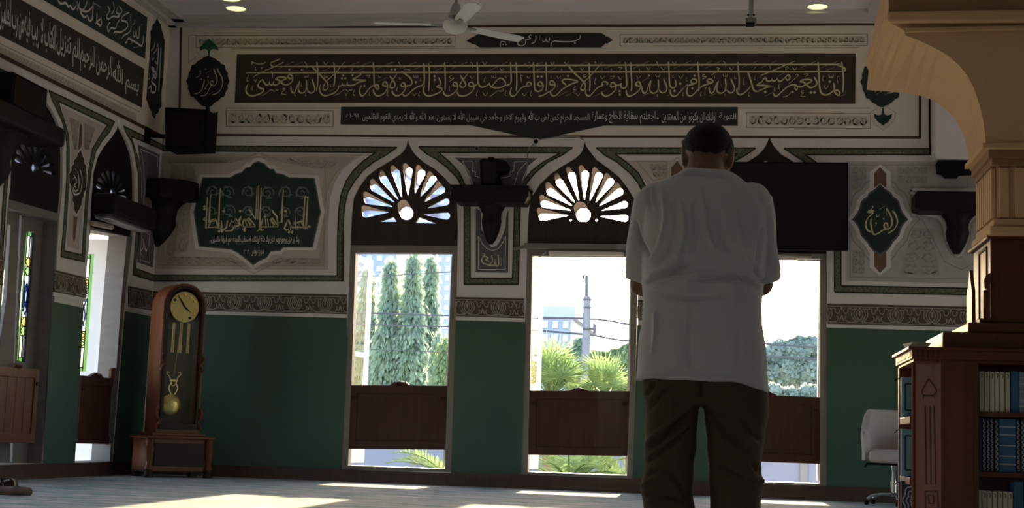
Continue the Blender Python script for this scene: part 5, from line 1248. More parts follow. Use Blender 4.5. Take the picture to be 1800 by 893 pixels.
# ------------------------------------------------------------------ bookcase around the column foot
YF = -7.0
bc = thing('bookcase', 'tall varnished red-brown bookcase with carved corner post wrapped around the column', 'bookcase', (atY(1700, 800, YF).x, YF + .4, 0))
xl = atY(1606, 750, YF).x; xp = atY(1655, 750, YF).x; xs0 = atY(1721, 750, YF).x; xR = xs0 + 1.25; yb = YF + .97
zk = lambda y, Y=YF: atY(1660, y, Y).z
zt0 = zk(632)
def bx(nm, x0, x1, y0, y1, z0, z1, mt='casewood', par=bc, bevel=.004): return MB().box(x0, x1, y0, y1, z0, z1).build(nm, M[mt], par, bevel=bevel)
pw = xp - xl; pdx = pw * .9                       # chamfered corner post: its carved face looks half to the left
xlb = atY(1606, 750, YF + pdx).x
PM = [(xp, YF), (xlb, YF + pdx), (xlb + .03, YF + pdx + .05), (xp, YF + .12)]
post = MB().loft([[Vector((x, y, 0)) for x, y in PM], [Vector((x, y, zt0)) for x, y in PM]]).build('corner_post', M['casewood'], bc, bevel=.004)
MB().tube([(xlb, YF + pdx, 0), (xlb, YF + pdx, zt0)], .014, 8).build('post_bead', M['casewood'], bc, sm=True)
class PlC:
    """the carved face of the post: u runs along the chamfer"""
    def emb(s, u, v, d=0.0):
        a = Vector((xlb, YF + pdx, 0)); e = (Vector((xp, YF, 0)) - a); n = Vector((e.y, -e.x, 0)).normalized()
        return a + e * u + n * d + Vector((0, 0, v))
PCH = PlC()
def post_uv(px, py):
    a = Vector((xlb, YF + pdx, 0)); e = (Vector((xp, YF, 0)) - a); n = Vector((e.y, -e.x, 0)); r = ray(px, py)
    k = (a - CAM).dot(n) / r.dot(n); p = CAM + r * k
    return ((p - a).dot(e) / e.length_squared, p.z)
gv = MB()
def pv(px, py): p = atY(px, py, YF); return (p.x, p.z)
def gz(s): return [post_uv(1560 + x / 2.683, 560 + y / 2.683) for x, y in P(s)]
for s in ('195,285 180,310 165,335 163,352 172,362 218,362 230,350 230,330 212,308 195,285', '168,366 222,366', '170,380 170,370', '224,380 224,370', '178,410 184,785', '201,410 205,785', '220,410 227,785', '178,815 236,815 240,893', '178,815 180,893', '192,835 216,835 218,872 196,872 192,835'):
    q = gz(s)
    for a, b2 in zip(q[:-1], q[1:]):
        pa_, pb2 = PCH.emb(*a, .003), PCH.emb(*b2, .003); dd = (pb2 - pa_).normalized(); nn = dd.cross((PCH.emb(0, 0, 1) - PCH.emb(0, 0, 0))).normalized() * .004
        gv.add([pa_ - nn, pa_ + nn, pb2 + nn, pb2 - nn], [(0, 1, 2, 3)])
gv.build('carving', M['groove'], post, fix=False)['kind'] = 'stuff'
bx('front_stile', xp - .005, xs0, YF + .012, YF + .14, 0, zt0)
bx('stile_bead', xs0 - .05, xs0 - .035, YF + .008, YF + .03, 0, zt0 - .15)
bx('far_stile', xR, xR + .25, YF + .02, YF + .14, 0, zt0)
bx('back_board', xs0 - .05, xR + .25, YF + .42, YF + .45, 0, zt0, 'casewood')
bx('side_back_board', xl + .34, xl + .36, YF + .26, yb, 0, zt0, 'casewood')
bx('rear_post', xl, xl + .10, yb - .06, yb, 0, zt0)
SH = [721.5, 826.5, 932]
for y in SH:
    z = zk(y, YF + .1); bx('shelf', xs0 - .02, xR, YF + .05, YF + .42, z - .035, z)
    z = zk(y + 14, YF + .6); bx('side_shelf', xl + .005, xl + .34, YF + .27, yb - .01, z - .05, z)
bx('top_board', xl, xR + .25, YF + .01, yb, zt0 - .02, zt0)
z2 = zk(611)
cor = bx('cornice', xl - .015, xR + .28, YF - .03, yb + .02, zt0, z2 - .02)
bx('cornice_lip', xl - .04, xR + .30, YF - .05, yb + .04, z2 - .02, z2, par=cor)
for k in range(5):
    x = atY(1612 + k * 9, 620, YF - .03).x; MB().box(x, x + .006, YF - .034, YF - .028, zt0 + .004, z2 - .022).build('flute', M['groove'], cor)
for k in range(14):
    y = YF + .02 + k * .066; MB().box(xl - .019, xl - .013, y, y + .05, zt0 + .015, z2 - .03).build('carved_lozenge', M['casewood'], cor, bevel=.003)
def tier(nm, px, ya, yb_, Yf, ydep):
    p = atY(px, ya, Yf); q = atY(px, yb_, Yf)
    MB().box(p.x, xR + .1, Yf, Yf + ydep, q.z, p.z).build(nm, M['casewood'], bc, bevel=.012)
tier('tier', 1657, 583, 612, YF + .05, .90); tier('tier', 1702, 566, 584, YF + .10, .82); tier('tier', 1722, 559, 567, YF + .14, .78)
tier('casing_cap', 1735, 411, 419, YF + .10, .86); tier('casing', 1741, 419, 562, YF + .14, .74)
block('wing_board', M['casewood'], P('1741,562 1728.6,562 1728.6,510 1737,509 1731,504 1730,494 1733,485 1741,479'), YF + .12, YF + .16, bc, .004)
cx0 = atY(1741, 500, YF + .14).x
for za_, zb_, ya_, yb2_ in ((1.45, 1.47, .28, .62), (2.02, 2.04, .28, .62), (1.45, 2.04, .28, .30), (1.45, 2.04, .60, .62)):
    MB().box(cx0 - .006, cx0 + .01, YF + ya_, YF + yb2_, za_, zb_).build('side_panel_bead', M['groove'], bc)
pb_ = atY(1703, 566, YF + .3); pt_ = atY(1701, 476, YF + .5)
MB().add([(pb_.x + .03, y, z) for y, z in ((YF + .36, pb_.z), (YF + .36, pb_.z + .22), (YF + .42, pt_.z - .08), (YF + .46, pt_.z), (YF + .52, pt_.z - .10), (YF + .60, pb_.z + .22), (YF + .60, pb_.z))] +
          [(pb_.x + .055, y, z) for y, z in ((YF + .36, pb_.z), (YF + .36, pb_.z + .22), (YF + .42, pt_.z - .08), (YF + .46, pt_.z), (YF + .52, pt_.z - .10), (YF + .60, pb_.z + .22), (YF + .60, pb_.z))],
         [(0, 1, 2, 3, 4, 5, 6), (13, 12, 11, 10, 9, 8, 7)] + [(i, (i + 1) % 7, (i + 1) % 7 + 7, i + 7) for i in range(7)]).build('side_wing', M['casewood'], bc)
# papers lying on the cornice
c0 = atY(1632, 598, YF + .55); c0.x -= .075; pp_ = thing('paper_stack', 'small stack of white papers lying on the bookcase ledge', 'papers', (c0.x, c0.y, z2))
for k in range(5):
    T = Matrix.Translation((c0.x, c0.y, z2 + .004 + k * .012)) @ Matrix.Rotation(.1 * k - .2, 4, 'Z')
    MB().box(-.075, .06, -.11, .11, 0, .009, T).build('sheet', M['page'], pp_)
# books
def book(name, label, group, x0, x1, y0, y1, z0, z1, mt, spine='Y', deco=None):
    t_ = thing(name, label, 'book', ((x0 + x1) / 2, (y0 + y1) / 2, z0), group)
    e = .003
    MB().box(x0, x1, y0, y1, z0, z1).build('cover', M[mt], t_, bevel=.0025)
    if spine == 'Y':
        MB().box(x0 + e, x1 - e, y0 + .01, y1 + .001, z0 + e, z1 + .001).build('pages', M['page'], t_)
        if deco == 'bands':
            for k in (.15, .3, .5, .7, .85): MB().box(x0 - .0005, x1 + .0005, y0 - .002, y0 + .004, z0 + (z1 - z0) * k - .004, z0 + (z1 - z0) * k + .004).build('spine_band', M['booksilver' if mt != 'bookwhite' else 'bookink'], t_)
        elif deco == 'wave':
            q = [(x0 + (x1 - x0) * (.5 + .3 * math.sin(k * 1.57)), z0 + .012 + (z1 - z0 - .024) * k / 40) for k in range(41)]
            mb = MB(); mb.stroke(Pl('Y', y0 - .0015), q, .006, 0, None, 1, 2); mb.build('spine_tooling', M['booksilver'], t_, fix=False)
        elif deco == 'mark':
            xm = (x0 + x1) / 2; mb = MB()
            mb.stroke(Pl('Y', y0 - .0015), [(xm - .008, z1 - .015), (xm + .004, z1 - .02), (xm, z1 - .045)], .005, 0, None, .6); mb.build('spine_mark', M['bookink'], t_, fix=False)
    return t_
zs = [zk(y, YF + .1) for y in SH]
def row(gname, z0, items):
    for k, (a, b2, top, mt, deco, lab) in enumerate(items):
        xa = atY(1560 + a / 2.683, 700, YF + .09).x; xb = atY(1560 + b2 / 2.683, 700, YF + .09).x
        book('book', lab, gname, xa, xb - .002, YF + .09, YF + .27, z0 + .001, zk(560 + top / 2.683, YF + .09), mt, 'Y', deco)
ordn = ('first', 'second', 'third', 'fourth', 'fifth', 'sixth', 'seventh')
row('books on the upper shelf of the bookcase', zs[0], [(434 + k * 24.6, 456 + k * 24.6, 244 + k % 3, 'bookwhite', 'mark', 'ivory-spined book, %s from the post on the upper shelf' % ordn[k]) for k in range(6)] +
    [(583, 621, 240, 'bookblue', None, 'plain bright blue book after the ivory row on the upper shelf'), (623, 648, 241, 'bookpale', 'bands', 'pale blue banded book right of the plain blue one, upper shelf'), (650, 690, 243, 'bookblue', None, 'blue book at the cut right edge of the upper shelf'), (692, 730, 243, 'bookwhite', 'mark', 'ivory book beyond the cut edge of the upper shelf')])
row('books on the middle shelf of the bookcase', zs[1], [(448 + k * 18, 465 + k * 18, 462 + k % 2 * 4, 'booknavy', 'wave', 'navy book with a silver wavy spine, %s from the post on the middle shelf' % ordn[k]) for k in range(3)] + [(505, 524, 465, 'booknavy', 'wave', 'navy book with a silver wavy spine touching the banded blue book'),
    (526, 604, 464, 'bookblue', 'bands', 'thick blue banded book in the middle of the middle shelf'), (607, 626, 466, 'booknavy', 'wave', 'navy wavy-spined book just right of the thick blue one'), (628, 648, 466, 'booknavy', 'wave', 'navy wavy-spined book at the cut right edge of the middle shelf'), (650, 700, 462, 'bookblue', 'bands', 'blue banded book beyond the cut edge of the middle shelf')])
row('books on the lower shelf of the bookcase', zs[2], [(445 + k * 24.4, 467 + k * 24.4, 805 + k % 3, 'bookwhite', 'mark', 'ivory-spined book, %s from the post on the lower shelf' % ordn[k]) for k in range(6)] +
    [(593, 640, 757, 'bookblue', None, 'tall blue book right of the ivory row on the lower shelf'), (643, 690, 760, 'bookblue', 'bands', 'blue banded book at the cut right edge of the lower shelf')])
# books in the open side shelves, covers towards the room
for kb_, (yt, yb2, mt, lab) in enumerate(((663, 728, 'bookpale', 'pale blue framed book at the top of the open side shelf, above the chair'), (754, 820, 'bookpale', 'pale blue framed book in the middle of the open side shelf, beside the chair'), (846, 936, 'booknavy', 'navy book with silver tracery, lowest in the open side shelf'))):
    Yc = YF + .55
    za, zb = atY(1595, yt, Yc).z, atY(1595, yb2, Yc).z
    x0 = atY(1584.5, 700, Yc).x; x1 = x0 + .19
    zb = zk(SH[kb_] + 14, YF + .6) + .001
    t_ = thing('book', lab, 'book', (x0 + .1, Yc + .02, zb), 'framed books in the side shelves')
    MB().box(x0, x1, Yc, Yc + .012, zb, za).build('front_cover', M[mt], t_, bevel=.003); MB().box(x0 + .004, x1, Yc + .012, Yc + .055, zb + .004, za - .004).build('pages', M['page'], t_); MB().box(x0, x1, Yc + .055, Yc + .067, zb, za).build('back_cover', M[mt], t_, bevel=.003)
    fr_ = MB(); PC = Pl('Y', Yc - .002); m_ = .028
    if mt == 'bookpale':
        q = [(x0 + m_, zb + m_ + .02), (x1 - m_, zb + m_ + .02), (x1 - m_, za - m_ - .02), (x0 + m_, za - m_ - .02), (x0 + m_, zb + m_ + .02)]
        for a, b2 in zip(q[:-1], q[1:]): fr_.stroke(PC, [a, b2], .012, 0, taper=1)
        fr_.build('cover_frame', M['bookink'], t_, fix=False)
    else:
        for r_ in (.03, .055, .08):
            q = [(x0 + .095 + (r_ + .006 * math.cos(8 * a)) * math.cos(a), (za + zb) / 2 + .06 + (r_ + .006 * math.cos(8 * a)) * 1.4 * math.sin(a)) for a in [2 * PI * k / 48 for k in range(49)]]
            fr_.stroke(PC, q, .008, 0, taper=1, sm=1)
        fr_.build('cover_tracery', M['booksilver'], t_, fix=False)
    rb = MB().tube([(x0 - .005, Yc + .03, za - .01), (x0 - .03, Yc + .02, za - .012), (x0 - .045, Yc + .01, za - .03)], .004, 6).build('ribbon', M['black'], t_, sm=True)

# ------------------------------------------------------------------ office chair
Yc = -.78
cp_ = atY(1571, 880, Yc); OX = cp_.x
ch = thing('office_chair', 'taupe upholstered swivel armchair on chromed legs against the green wall', 'chair', (OX, Yc, 0))
sh_ = MB(); rings = []
zz = lambda y: atY(1571, y, Yc).z
zs0, ztop = zz(806), zz(720)
N = 40
inner = []
for k in range(N + 1):
    a = math.radians(-112 + 224 * k / N); c = math.cos(a); s_ = math.sin(a)
    e = abs(a) / math.radians(112)
    top = zs0 + .30 + (ztop - zs0 - .30) * (0.5 + 0.5 * math.cos(min(1, max(0, (e - .36) / .36)) * PI))
    if e > .85: top -= .10 * ((e - .85) / .15) ** 2
    R_ = .335; sqx = math.copysign(abs(s_) ** .62, s_); sqy = math.copysign(abs(c) ** .75, c)
    px_, py_ = R_ * sqx, .30 * sqy
    flare = 1.0
    prof_ = []
    for (o_, h) in ((0, 0), (.0, .3), (.015, .75), (.012, .95), (-.01, 1.0), (-.045, 1.0), (-.065, .95), (-.07, .6), (-.075, .25), (-.07, 0)):
        f = 1 + o_ / R_
        prof_.append(Vector((OX + px_ * f, Yc + py_ * f, zs0 - .03 + (top - zs0 + .03) * h)))
    rings.append(prof_)
sh_.loft(rings).build('backrest', M['chairfabric'], ch, sm=True)
MB().loft([[Vector((OX + (.27 + g) * math.copysign(abs(math.sin(a)) ** .6, math.sin(a)), Yc - .05 + (.27 + g) * math.copysign(abs(math.cos(a)) ** .6, math.cos(a)), zs0 - .03 + h)) for a in [2 * PI * k / 32 for k in range(32)]] for g, h in ((-.04, -.02), (0, 0), (.012, .04), (0, .10), (-.05, .125))]).build('seat', M['chairfabric'], ch, sm=True)
MB().box(OX - .16, OX + .16, Yc - .18, Yc + .14, zs0 - .075, zs0 - .045).build('seat_plate', M['black'], ch, bevel=.008)
MB().tube([(OX - .1, Yc - .1, zs0 - .06), (OX - .30, Yc - .16, zs0 - .065), (OX - .32, Yc - .17, zs0 - .10)], .012, 8).build('tilt_lever', M['black'], ch, sm=True)
MB().lathe([(.001, .10), (.035, .10), (.035, .26), (.024, .262), (.024, zs0 - .14), (.03, zs0 - .13), (.045, zs0 - .05), (.001, zs0 - .05)], (OX, Yc, 0), 18).build('gas_lift', M['chrome'], ch, sm=True)
for k in range(5):
    a = math.radians(200 + 72 * k); c, s_ = math.cos(a), math.sin(a)
    lg = MB().tube([(OX + .03 * c, Yc + .03 * s_, .125), (OX + .17 * c, Yc + .17 * s_, .125), (OX + .25 * c, Yc + .25 * s_, .105), (OX + .31 * c, Yc + .31 * s_, .065)], [.026, .022, .018, .014], 10).build('leg', M['chrome'], ch, sm=True)
    MB().lathe([(.001, -.022), (.022, -.022), (.027, 0), (.022, .022), (.001, .022)], (OX + .315 * c, Yc + .315 * s_, .027), 14, 'X').build('caster', M['black'], lg, sm=True)
# ------------------------------------------------------------------ people
import numpy as np
def fuse(name, mb, mt, par, voxel, it=6, fac=.5, folds=None, bump=None):
    """union of overlapping closed shapes as one continuous skin"""
    o = mb.build(name, mt, par, sm=True)
    md = o.modifiers.new('r', 'REMESH'); md.mode = 'VOXEL'; md.voxel_size = voxel
    ms = o.modifiers.new('s', 'SMOOTH'); ms.factor = fac; ms.iterations = it
    dg = bpy.context.evaluated_depsgraph_get(); dg.update()
    me = bpy.data.meshes.new_from_object(o.evaluated_get(dg)); me.name = name
    o.modifiers.clear(); old = o.data; o.data = me; bpy.data.meshes.remove(old)
    if not me.materials: me.materials.append(mt)
    if folds or bump:
        n = len(me.vertices); co = np.empty(n * 3); me.vertices.foreach_get('co', co); co = co.reshape(-1, 3)
        no = np.empty(n * 3); me.vertices.foreach_get('normal', no); no = no.reshape(-1, 3)
        off = np.array(world_of(o)); w_ = co + off - np.array(CAM); R_ = np.array(RM); l = w_ @ R_
        px = 900 + F * l[:, 0] / l[:, 1]; py = 446.5 - F * l[:, 2] / l[:, 1]
        disp = np.zeros(n)
        for amp, wd, pp in folds or []:
            amp = amp * 3.0; wd = wd * .75
            pp = smooth(pp, 5); dmin = np.full(n, 1e9)
            L_ = len(pp) - 1; tb = np.zeros(n)
            for i in range(L_):
                a, b2 = np.array(pp[i]), np.array(pp[i + 1]); d = b2 - a; q = max(1e-9, d @ d)
                t_ = np.clip(((px - a[0]) * d[0] + (py - a[1]) * d[1]) / q, 0, 1)
                ds = np.hypot(px - a[0] - t_ * d[0], py - a[1] - t_ * d[1])
                s_ = ds < dmin; dmin[s_] = ds[s_]; tb[s_] = (i + t_[s_]) / L_
            fade = np.sin(np.clip(tb, 0, 1) * np.pi) ** .5 * .9 + .1
            disp += amp * np.exp(-(dmin / wd) ** 2) * fade
        disp *= np.clip((-no[:, 1] + .15) / .4, 0, 1)
        if bump: disp += bump(co + off)
        co = co + no * disp[:, None]
        me.vertices.foreach_set('co', co.reshape(-1)); me.update()
    for p in me.polygons: p.use_smooth = True
    return o
def ellring(xa, xb, z, yf, yb_, yc=0.0, n=36, e=2.4):
    cx, hw = (xa + xb) / 2, (xb - xa) / 2; r = []
    for k in range(n):
        a = 2 * PI * k / n; c, s_ = math.cos(a), math.sin(a)
        r.append(Vector((cx + hw * math.copysign(abs(c) ** (2 / e), c), yc + (yf if s_ > 0 else yb_) * math.copysign(abs(s_) ** (2 / e), s_), z)))
    return r
YM = -12.42
def mx(px, py): p = atY(px, py, YM); return p.x, p.z
feet = atY(1238, 1095, YM)
man = thing('person', 'man seen from behind in a loose light grey T-shirt and brown trousers, head bowed, standing', 'person', (feet.x, YM, 0))
HX = feet.x
# body under the clothes: one continuous skin
bd = MB()
def V(px, py, y): x, z = mx(px, py); return Vector((x, YM + y, z))
neck0, neck1 = V(1238, 318, .0), V(1241, 272, .045)
bd.capsule(neck0, neck1, .066, .060); bd.capsule(V(1238, 345, -.01), neck0, .085, .07)
hc = V(1243.5, 265.5, .075)
HR = Matrix.Translation(hc) @ Matrix.Rotation(math.radians(2), 4, 'Y') @ Matrix.Rotation(math.radians(-24), 4, 'X')
def hb(c, r, n=18, m_=12): bd.v += []; q = MB().ball((0, 0, 0), r, n, m_); q.v = [tuple(HR @ (Vector(p) + Vector(c))) for p in q.v]; bd.add(q.v, q.f)
hb((0, -.012, .012), (.080, .098, .080)); hb((0, .030, -.045), (.064, .068, .070)); hb((0, .062, -.085), (.036, .034, .030)); hb((0, .072, .018), (.055, .026, .035))
for s_ in (-1, 1):
    hb((s_ * .055, .02, -.065), (.022, .045, .040)); hb((s_ * .040, .074, -.028), (.026, .022, .024)); hb((s_ * .030, .090, -.002), (.015, .012, .011)); hb((s_ * .030, .088, .020), (.026, .014, .008))
    hb((s_ * .080, -.008, -.012), (.011, .020, .033)); hb((s_ * .078, .0, -.040), (.009, .010, .012)); hb((s_ * .084, -.016, .010), (.009, .012, .016))
hb((0, .102, -.018), (.011, .016, .026)); hb((0, .110, -.034), (.016, .014, .012)); hb((0, .088, -.062), (.027, .016, .007)); hb((0, .087, -.071), (.023, .016, .007))
tors = [(306, 1206, 1270, .05), (330, 1180, 1294, .065), (355, 1160, 1318, .08), (400, 1152, 1326, .095), (460, 1150, 1324, .105), (530, 1152, 1318, .11), (600, 1150, 1320, .095), (660, 1148, 1328, .078), (700, 1150, 1330, .07)]
rg = []
for y, a, b2, d in tors:
    x0, z = mx(a, y); x1, _ = mx(b2, y); rg.append(ellring(x0, x1, z, d * 1.3, d * .85, YM))
bd.loft(rg)
for s_, hip, knee, ank in ((-1, (1184, 690), (1176, 850), (1178, 1062)), (1, (1290, 690), (1292, 850), (1290, 1062))):
    h_, k_, a_ = V(*hip, 0), V(*knee, .01), V(*ank, -.02)
    bd.capsule(h_, k_, .088, .062); bd.capsule(k_ + Vector((0, -.01, -.03)), k_.lerp(a_, .4) + Vector((0, -.02, 0)), .058, .058); bd.capsule(k_.lerp(a_, .4), a_, .05, .038)
    fx = a_.x
    bd.capsule(Vector((fx, YM - .045, .038)), Vector((fx + s_ * .012, YM + .10, .032)), .036, .036)
    bd.capsule(Vector((fx + s_ * .0, YM + .06, .030)), Vector((fx + s_ * .018, YM + .155, .024)), .040, .022)
    for j, (dx, L_, r_) in enumerate(((-.030, .215, .014), (-.010, .218, .011), (.008, .210, .010), (.024, .200, .0095), (.038, .186, .009))):
        bd.capsule(Vector((fx + s_ * dx * 1.0, YM + .14, .020)), Vector((fx + s_ * (dx + .008), YM + L_ - .01, .013)), r_, r_ * .9)
def arm(s_, sh, el, wr, up_r=.046):
    bd.capsule(sh, sh.lerp(el, .45), up_r, .045); bd.capsule(sh.lerp(el, .4), el, .045, .038)
    bd.capsule(el, el.lerp(wr, .35), .043, .044); bd.capsule(el.lerp(wr, .3), wr, .044, .029)
wrL, wrR = V(1222, 520, .235), V(1258, 512, .262)
arm(-1, V(1158, 364, .0), V(1127, 496, .055), wrL); arm(1, V(1320, 364, .0), V(1338, 496, .055), wrR)
def hand_(wr, dirv, nrm, thumb, curl=.5):
    """palm, four unequal bent fingers and a thumb leaving the side of the palm"""
    dirv = dirv.normalized(); nrm = (nrm - dirv * nrm.dot(dirv)).normalized(); sd_ = dirv.cross(nrm)
    for k in range(4):
        o_ = (k - 1.5) * .019
        bd.capsule(wr + sd_ * o_ * .6 + dirv * .01, wr + sd_ * o_ + dirv * .082, .016, .0125)
        L_ = (.068, .078, .073, .056)[k]; p = wr + sd_ * o_ * 1.05 + dirv * .086; a = 0.0
        for j, f in enumerate((.45, .32, .23)):
            a += curl * (.35, .5, .4)[j]; d2 = dirv * math.cos(a) - nrm * math.sin(a); q = p + d2 * L_ * f
            bd.capsule(p, q, .0092 - .0007 * j, .0086 - .0008 * j, 10); p = q
    b0 = wr + sd_ * thumb * .022 + dirv * .022; b1 = b0 + (dirv * .6 + sd_ * thumb * .75 - nrm * .2).normalized() * .036; b2 = b1 + (dirv * .85 + sd_ * thumb * .35 - nrm * .3).normalized() * .028
    bd.capsule(b0, b1, .014, .0105, 10); bd.capsule(b1, b2, .0105, .0085, 10)
hand_(wrL, Vector((1, .12, .02)), Vector((0, 1, .1)), 1, .35); hand_(wrR, Vector((-1, .10, -.06)), Vector((0, 1, .1)), -1, .75)
fuse('body', bd, M['skin'], man, .0052, 4)
# hair cap hugging the skull
hm = MB(); n1, n2 = 64, 40; rnd = random.Random(4); hv = []; hf = []
def hl(a):   # hairline height round the head, a = 0 at the face
    b2 = abs(a) / PI; return .052 - .045 * min(1, b2 / .30) if b2 < .3 else (.007 - .082 * (b2 - .3) / .7)
for i in range(n2 + 1):
    for k in range(n1):
        a = 2 * PI * k / n1 - PI; z0_ = hl(a); th = i / n2
        zt_ = .082; z0_ += .006 * math.sin(a * 9) + .004 * math.sin(a * 23 + 1); z = z0_ + (zt_ - z0_) * math.sin(th * PI / 2)
        r_ = math.sqrt(max(0, 1 - (z / .0825) ** 2)); e = min(1, th / .18)
        g = 1 + (.10 * e + rnd.uniform(-.010, .012) * e) ; g = g - .03 * (1 - e)
        hv.append(HR @ Vector((.081 * r_ * g * math.sin(a), -.012 + .098 * r_ * g * math.cos(a), .012 + z * (1 + .07 * e) + rnd.uniform(-.001, .0015) * e)))
for i in range(n2):
    for k in range(n1): hf.append((i * n1 + k, i * n1 + (k + 1) % n1, (i + 1) * n1 + (k + 1) % n1, (i + 1) * n1 + k))
hm.add(hv, hf); hm.build('hair', M['hair'], man, sm=True)
# T-shirt
sh = MB(); rg = []
for y, a, b2, df, db in ((301, 1199, 1279, .075, .070), (306, 1190, 1288, .080, .078), (313, 1174, 1300, .09, .088), (323, 1157, 1314, .10, .098), (336, 1143, 1332, .115, .110), (352, 1134, 1343, .13, .122), (380, 1130, 1349, .145, .135), (420, 1128, 1349, .16, .142), (460, 1127.5, 1347, .175, .142),
                         (495, 1129, 1342, .185, .138), (530, 1130, 1339.5, .19, .135), (565, 1128, 1341, .19, .138), (600, 1123, 1345, .185, .145), (640, 1120, 1349, .18, .15), (668, 1118.5, 1352, .175, .155)):
    x0, z = mx(a, y); x1, _ = mx(b2, y); rg.append(ellring(x0, x1, z, df, db, YM, 40, 2.5))
# hem hangs lower at the right, a little higher at the middle of the back
last = rg[-1]
for p in last:
    k = (p.x - last[20].x) / (last[0].x - last[20].x) if last[0].x != last[20].x else .5
    p.z += (-.012 + (.010 if k < .75 else .010 - .14 * (k - .75)) + .004 * math.sin(k * 9))
sh.loft(rg)
for pp in (((1150, 350, 33, 0), (1138, 385, 32, .005), (1130, 430, 29.5, .015), (1125, 470, 27.5, .035), (1122.5, 489, 26.5, .048)), ((1326, 350, 33, 0), (1332, 385, 31, .005), (1338, 430, 29, .015), (1343, 470, 28.5, .035), (1345, 490, 27, .048))):
    pth = [V(a, y, d) for a, y, r_, d in pp]; sh.tube(pth, [r_ / 523.0 for a, y, r_, d in pp], 22); sh.ball(V(pp[0][0] + (3 if pp[0][0] < 1200 else -3), 352, 0), (.064, .075, .062), 20, 12)
Z1 = lambda s: [(1050 + x / 2.481, 200 + y / 2.481) for x, y in P(s)]
FS = [(.006, 5, Z1('285,330 297,450 275,560 235,640')), (.007, 5, Z1('365,380 385,500 360,610 330,670')), (.007, 5.5, Z1('445,320 470,440 485,540 520,590')), (.005, 6, Z1('600,390 615,510 650,610 685,660')), (.004, 6, Z1('545,350 560,470 590,570')),
      (-.006, 6, Z1('330,380 340,500 310,600 270,660')), (-.006, 6, Z1('420,380 430,500 410,600')), (-.004, 7, Z1('520,390 540,500 580,600')), (-.010, 4.5, Z1('215,735 280,700 340,685 400,655')), (.007, 6, Z1('230,710 300,675 370,650')), (.006, 6, Z1('240,760 330,715 420,700 520,690')),
      (-.006, 5, Z1('400,725 510,715 620,715 700,755')), (.006, 7, Z1('420,690 440,690 460,700')), (.005, 7, Z1('470,745 580,745 690,790')), (-.009, 4, Z1('165,470 190,560 222,620')), (-.009, 4, Z1('718,490 706,600 690,690')), (-.006, 5, Z1('690,680 715,720 740,740')),
      (-.006, 4, Z1('225,320 222,360 232,420')), (.005, 4, Z1('240,315 245,370 255,420')), (-.004, 8, Z1('300,790 420,800 560,795')), (.004, 6, Z1('640,690 600,730 540,760')), (.004, 5, Z1('250,860 255,950 240,1050')), (-.003, 10, Z1('600,850 620,1000 610,1100')), (-.003, 9, Z1('420,850 400,1000 410,1120')),
      (-.0025, 2.0, [(1120, 657), (1190, 654), (1260, 656), (1310, 662), (1350, 669)]), (-.003, 1.8, [(1200, 310), (1220, 307.5), (1240, 307), (1260, 308), (1277, 311)]), (.003, 3, [(1198, 303), (1238, 301), (1279, 304)])]
fuse('t_shirt', sh, M['shirt'], man, .0052, 5, .5, FS, lambda c: .0016 * np.sin(c[:, 2] * 31 + 4 * np.sin(c[:, 0] * 17)) + .0012 * np.sin(c[:, 0] * 47 + 3 * np.sin(c[:, 2] * 13)))
# trousers
tr = MB(); rg = []
for y, a, b2, d in ((620, 1146, 1326, .115), (650, 1136, 1338, .128), (672, 1126, 1350, .140), (697, 1134, 1351, .135), (712, 1150, 1335, .11)):
    x0, z = mx(a, y); x1, _ = mx(b2, y); rg.append(ellring(x0, x1, z, d, d * .95, YM, 36, 2.4))
tr.loft(rg)
legs = ((680, 1127, 1233, 1233, 1352), (700, 1134, 1230.5, 1235, 1351.5), (730, 1135, 1227, 1238, 1350), (760, 1134, 1225, 1240.5, 1346), (790, 1131, 1223, 1243, 1342), (815, 1134, 1220.5, 1244.5, 1338), (835, 1131, 1219, 1246, 1339), (856, 1126.5, 1218, 1247, 1343), (880, 1129, 1220, 1247.5, 1337), (905, 1132, 1222, 1248, 1338), (950, 1133, 1222, 1249, 1336), (1000, 1136, 1222, 1250, 1333), (1050, 1138, 1221, 1251, 1331), (1078, 1140, 1221, 1252, 1330))
for i in (0, 1):
    rg = []
    for j, L_ in enumerate(legs):
        a, b2 = L_[1 + 2 * i], L_[2 + 2 * i]; x0, z = mx(a, L_[0]); x1, _ = mx(b2, L_[0]); d = .118 - .028 * min(1, j / 6)
        rg.append(ellring(x0, x1, max(z, .03), d, d, YM, 30, 2.3))
    tr.loft(rg)
Z2 = lambda s: [(1050 + x / 2.53, 540 + y / 2.53) for x, y in P(s)]
FT = [(-.007, 5, Z2('215,640 300,565 430,465')), (.006, 6, Z2('215,610 300,535 420,440')), (-.007, 5, Z2('215,700 310,620 410,550')), (.005, 6, Z2('220,670 320,595 420,510')), (-.006, 5, Z2('235,450 270,405 340,350')), (-.006, 4, Z2('215,400 235,370 250,330')), (-.006, 6, Z2('490,470 560,560 680,645')), (.005, 7, Z2('500,440 580,530 690,610')),
      (-.005, 6, Z2('600,440 680,550 735,600')), (-.006, 5, Z2('210,760 260,725 340,720')), (.006, 5, Z2('200,800 260,760 330,760')), (-.006, 5, Z2('690,690 715,730 745,745')), (.005, 6, Z2('640,760 700,770 740,775')), (-.005, 6, Z2('520,700 600,740 700,780')), (-.004, 8, Z2('330,740 380,800 420,870')), (-.006, 5, Z2('210,840 270,830 350,850')), (.005, 6, Z2('215,870 300,870 400,880')),
      (-.008, 4, Z2('461,310 461,360 461,400')), (.003, 8, Z2('330,340 330,450 300,560')), (.003, 8, Z2('620,340 640,450 650,560'))]
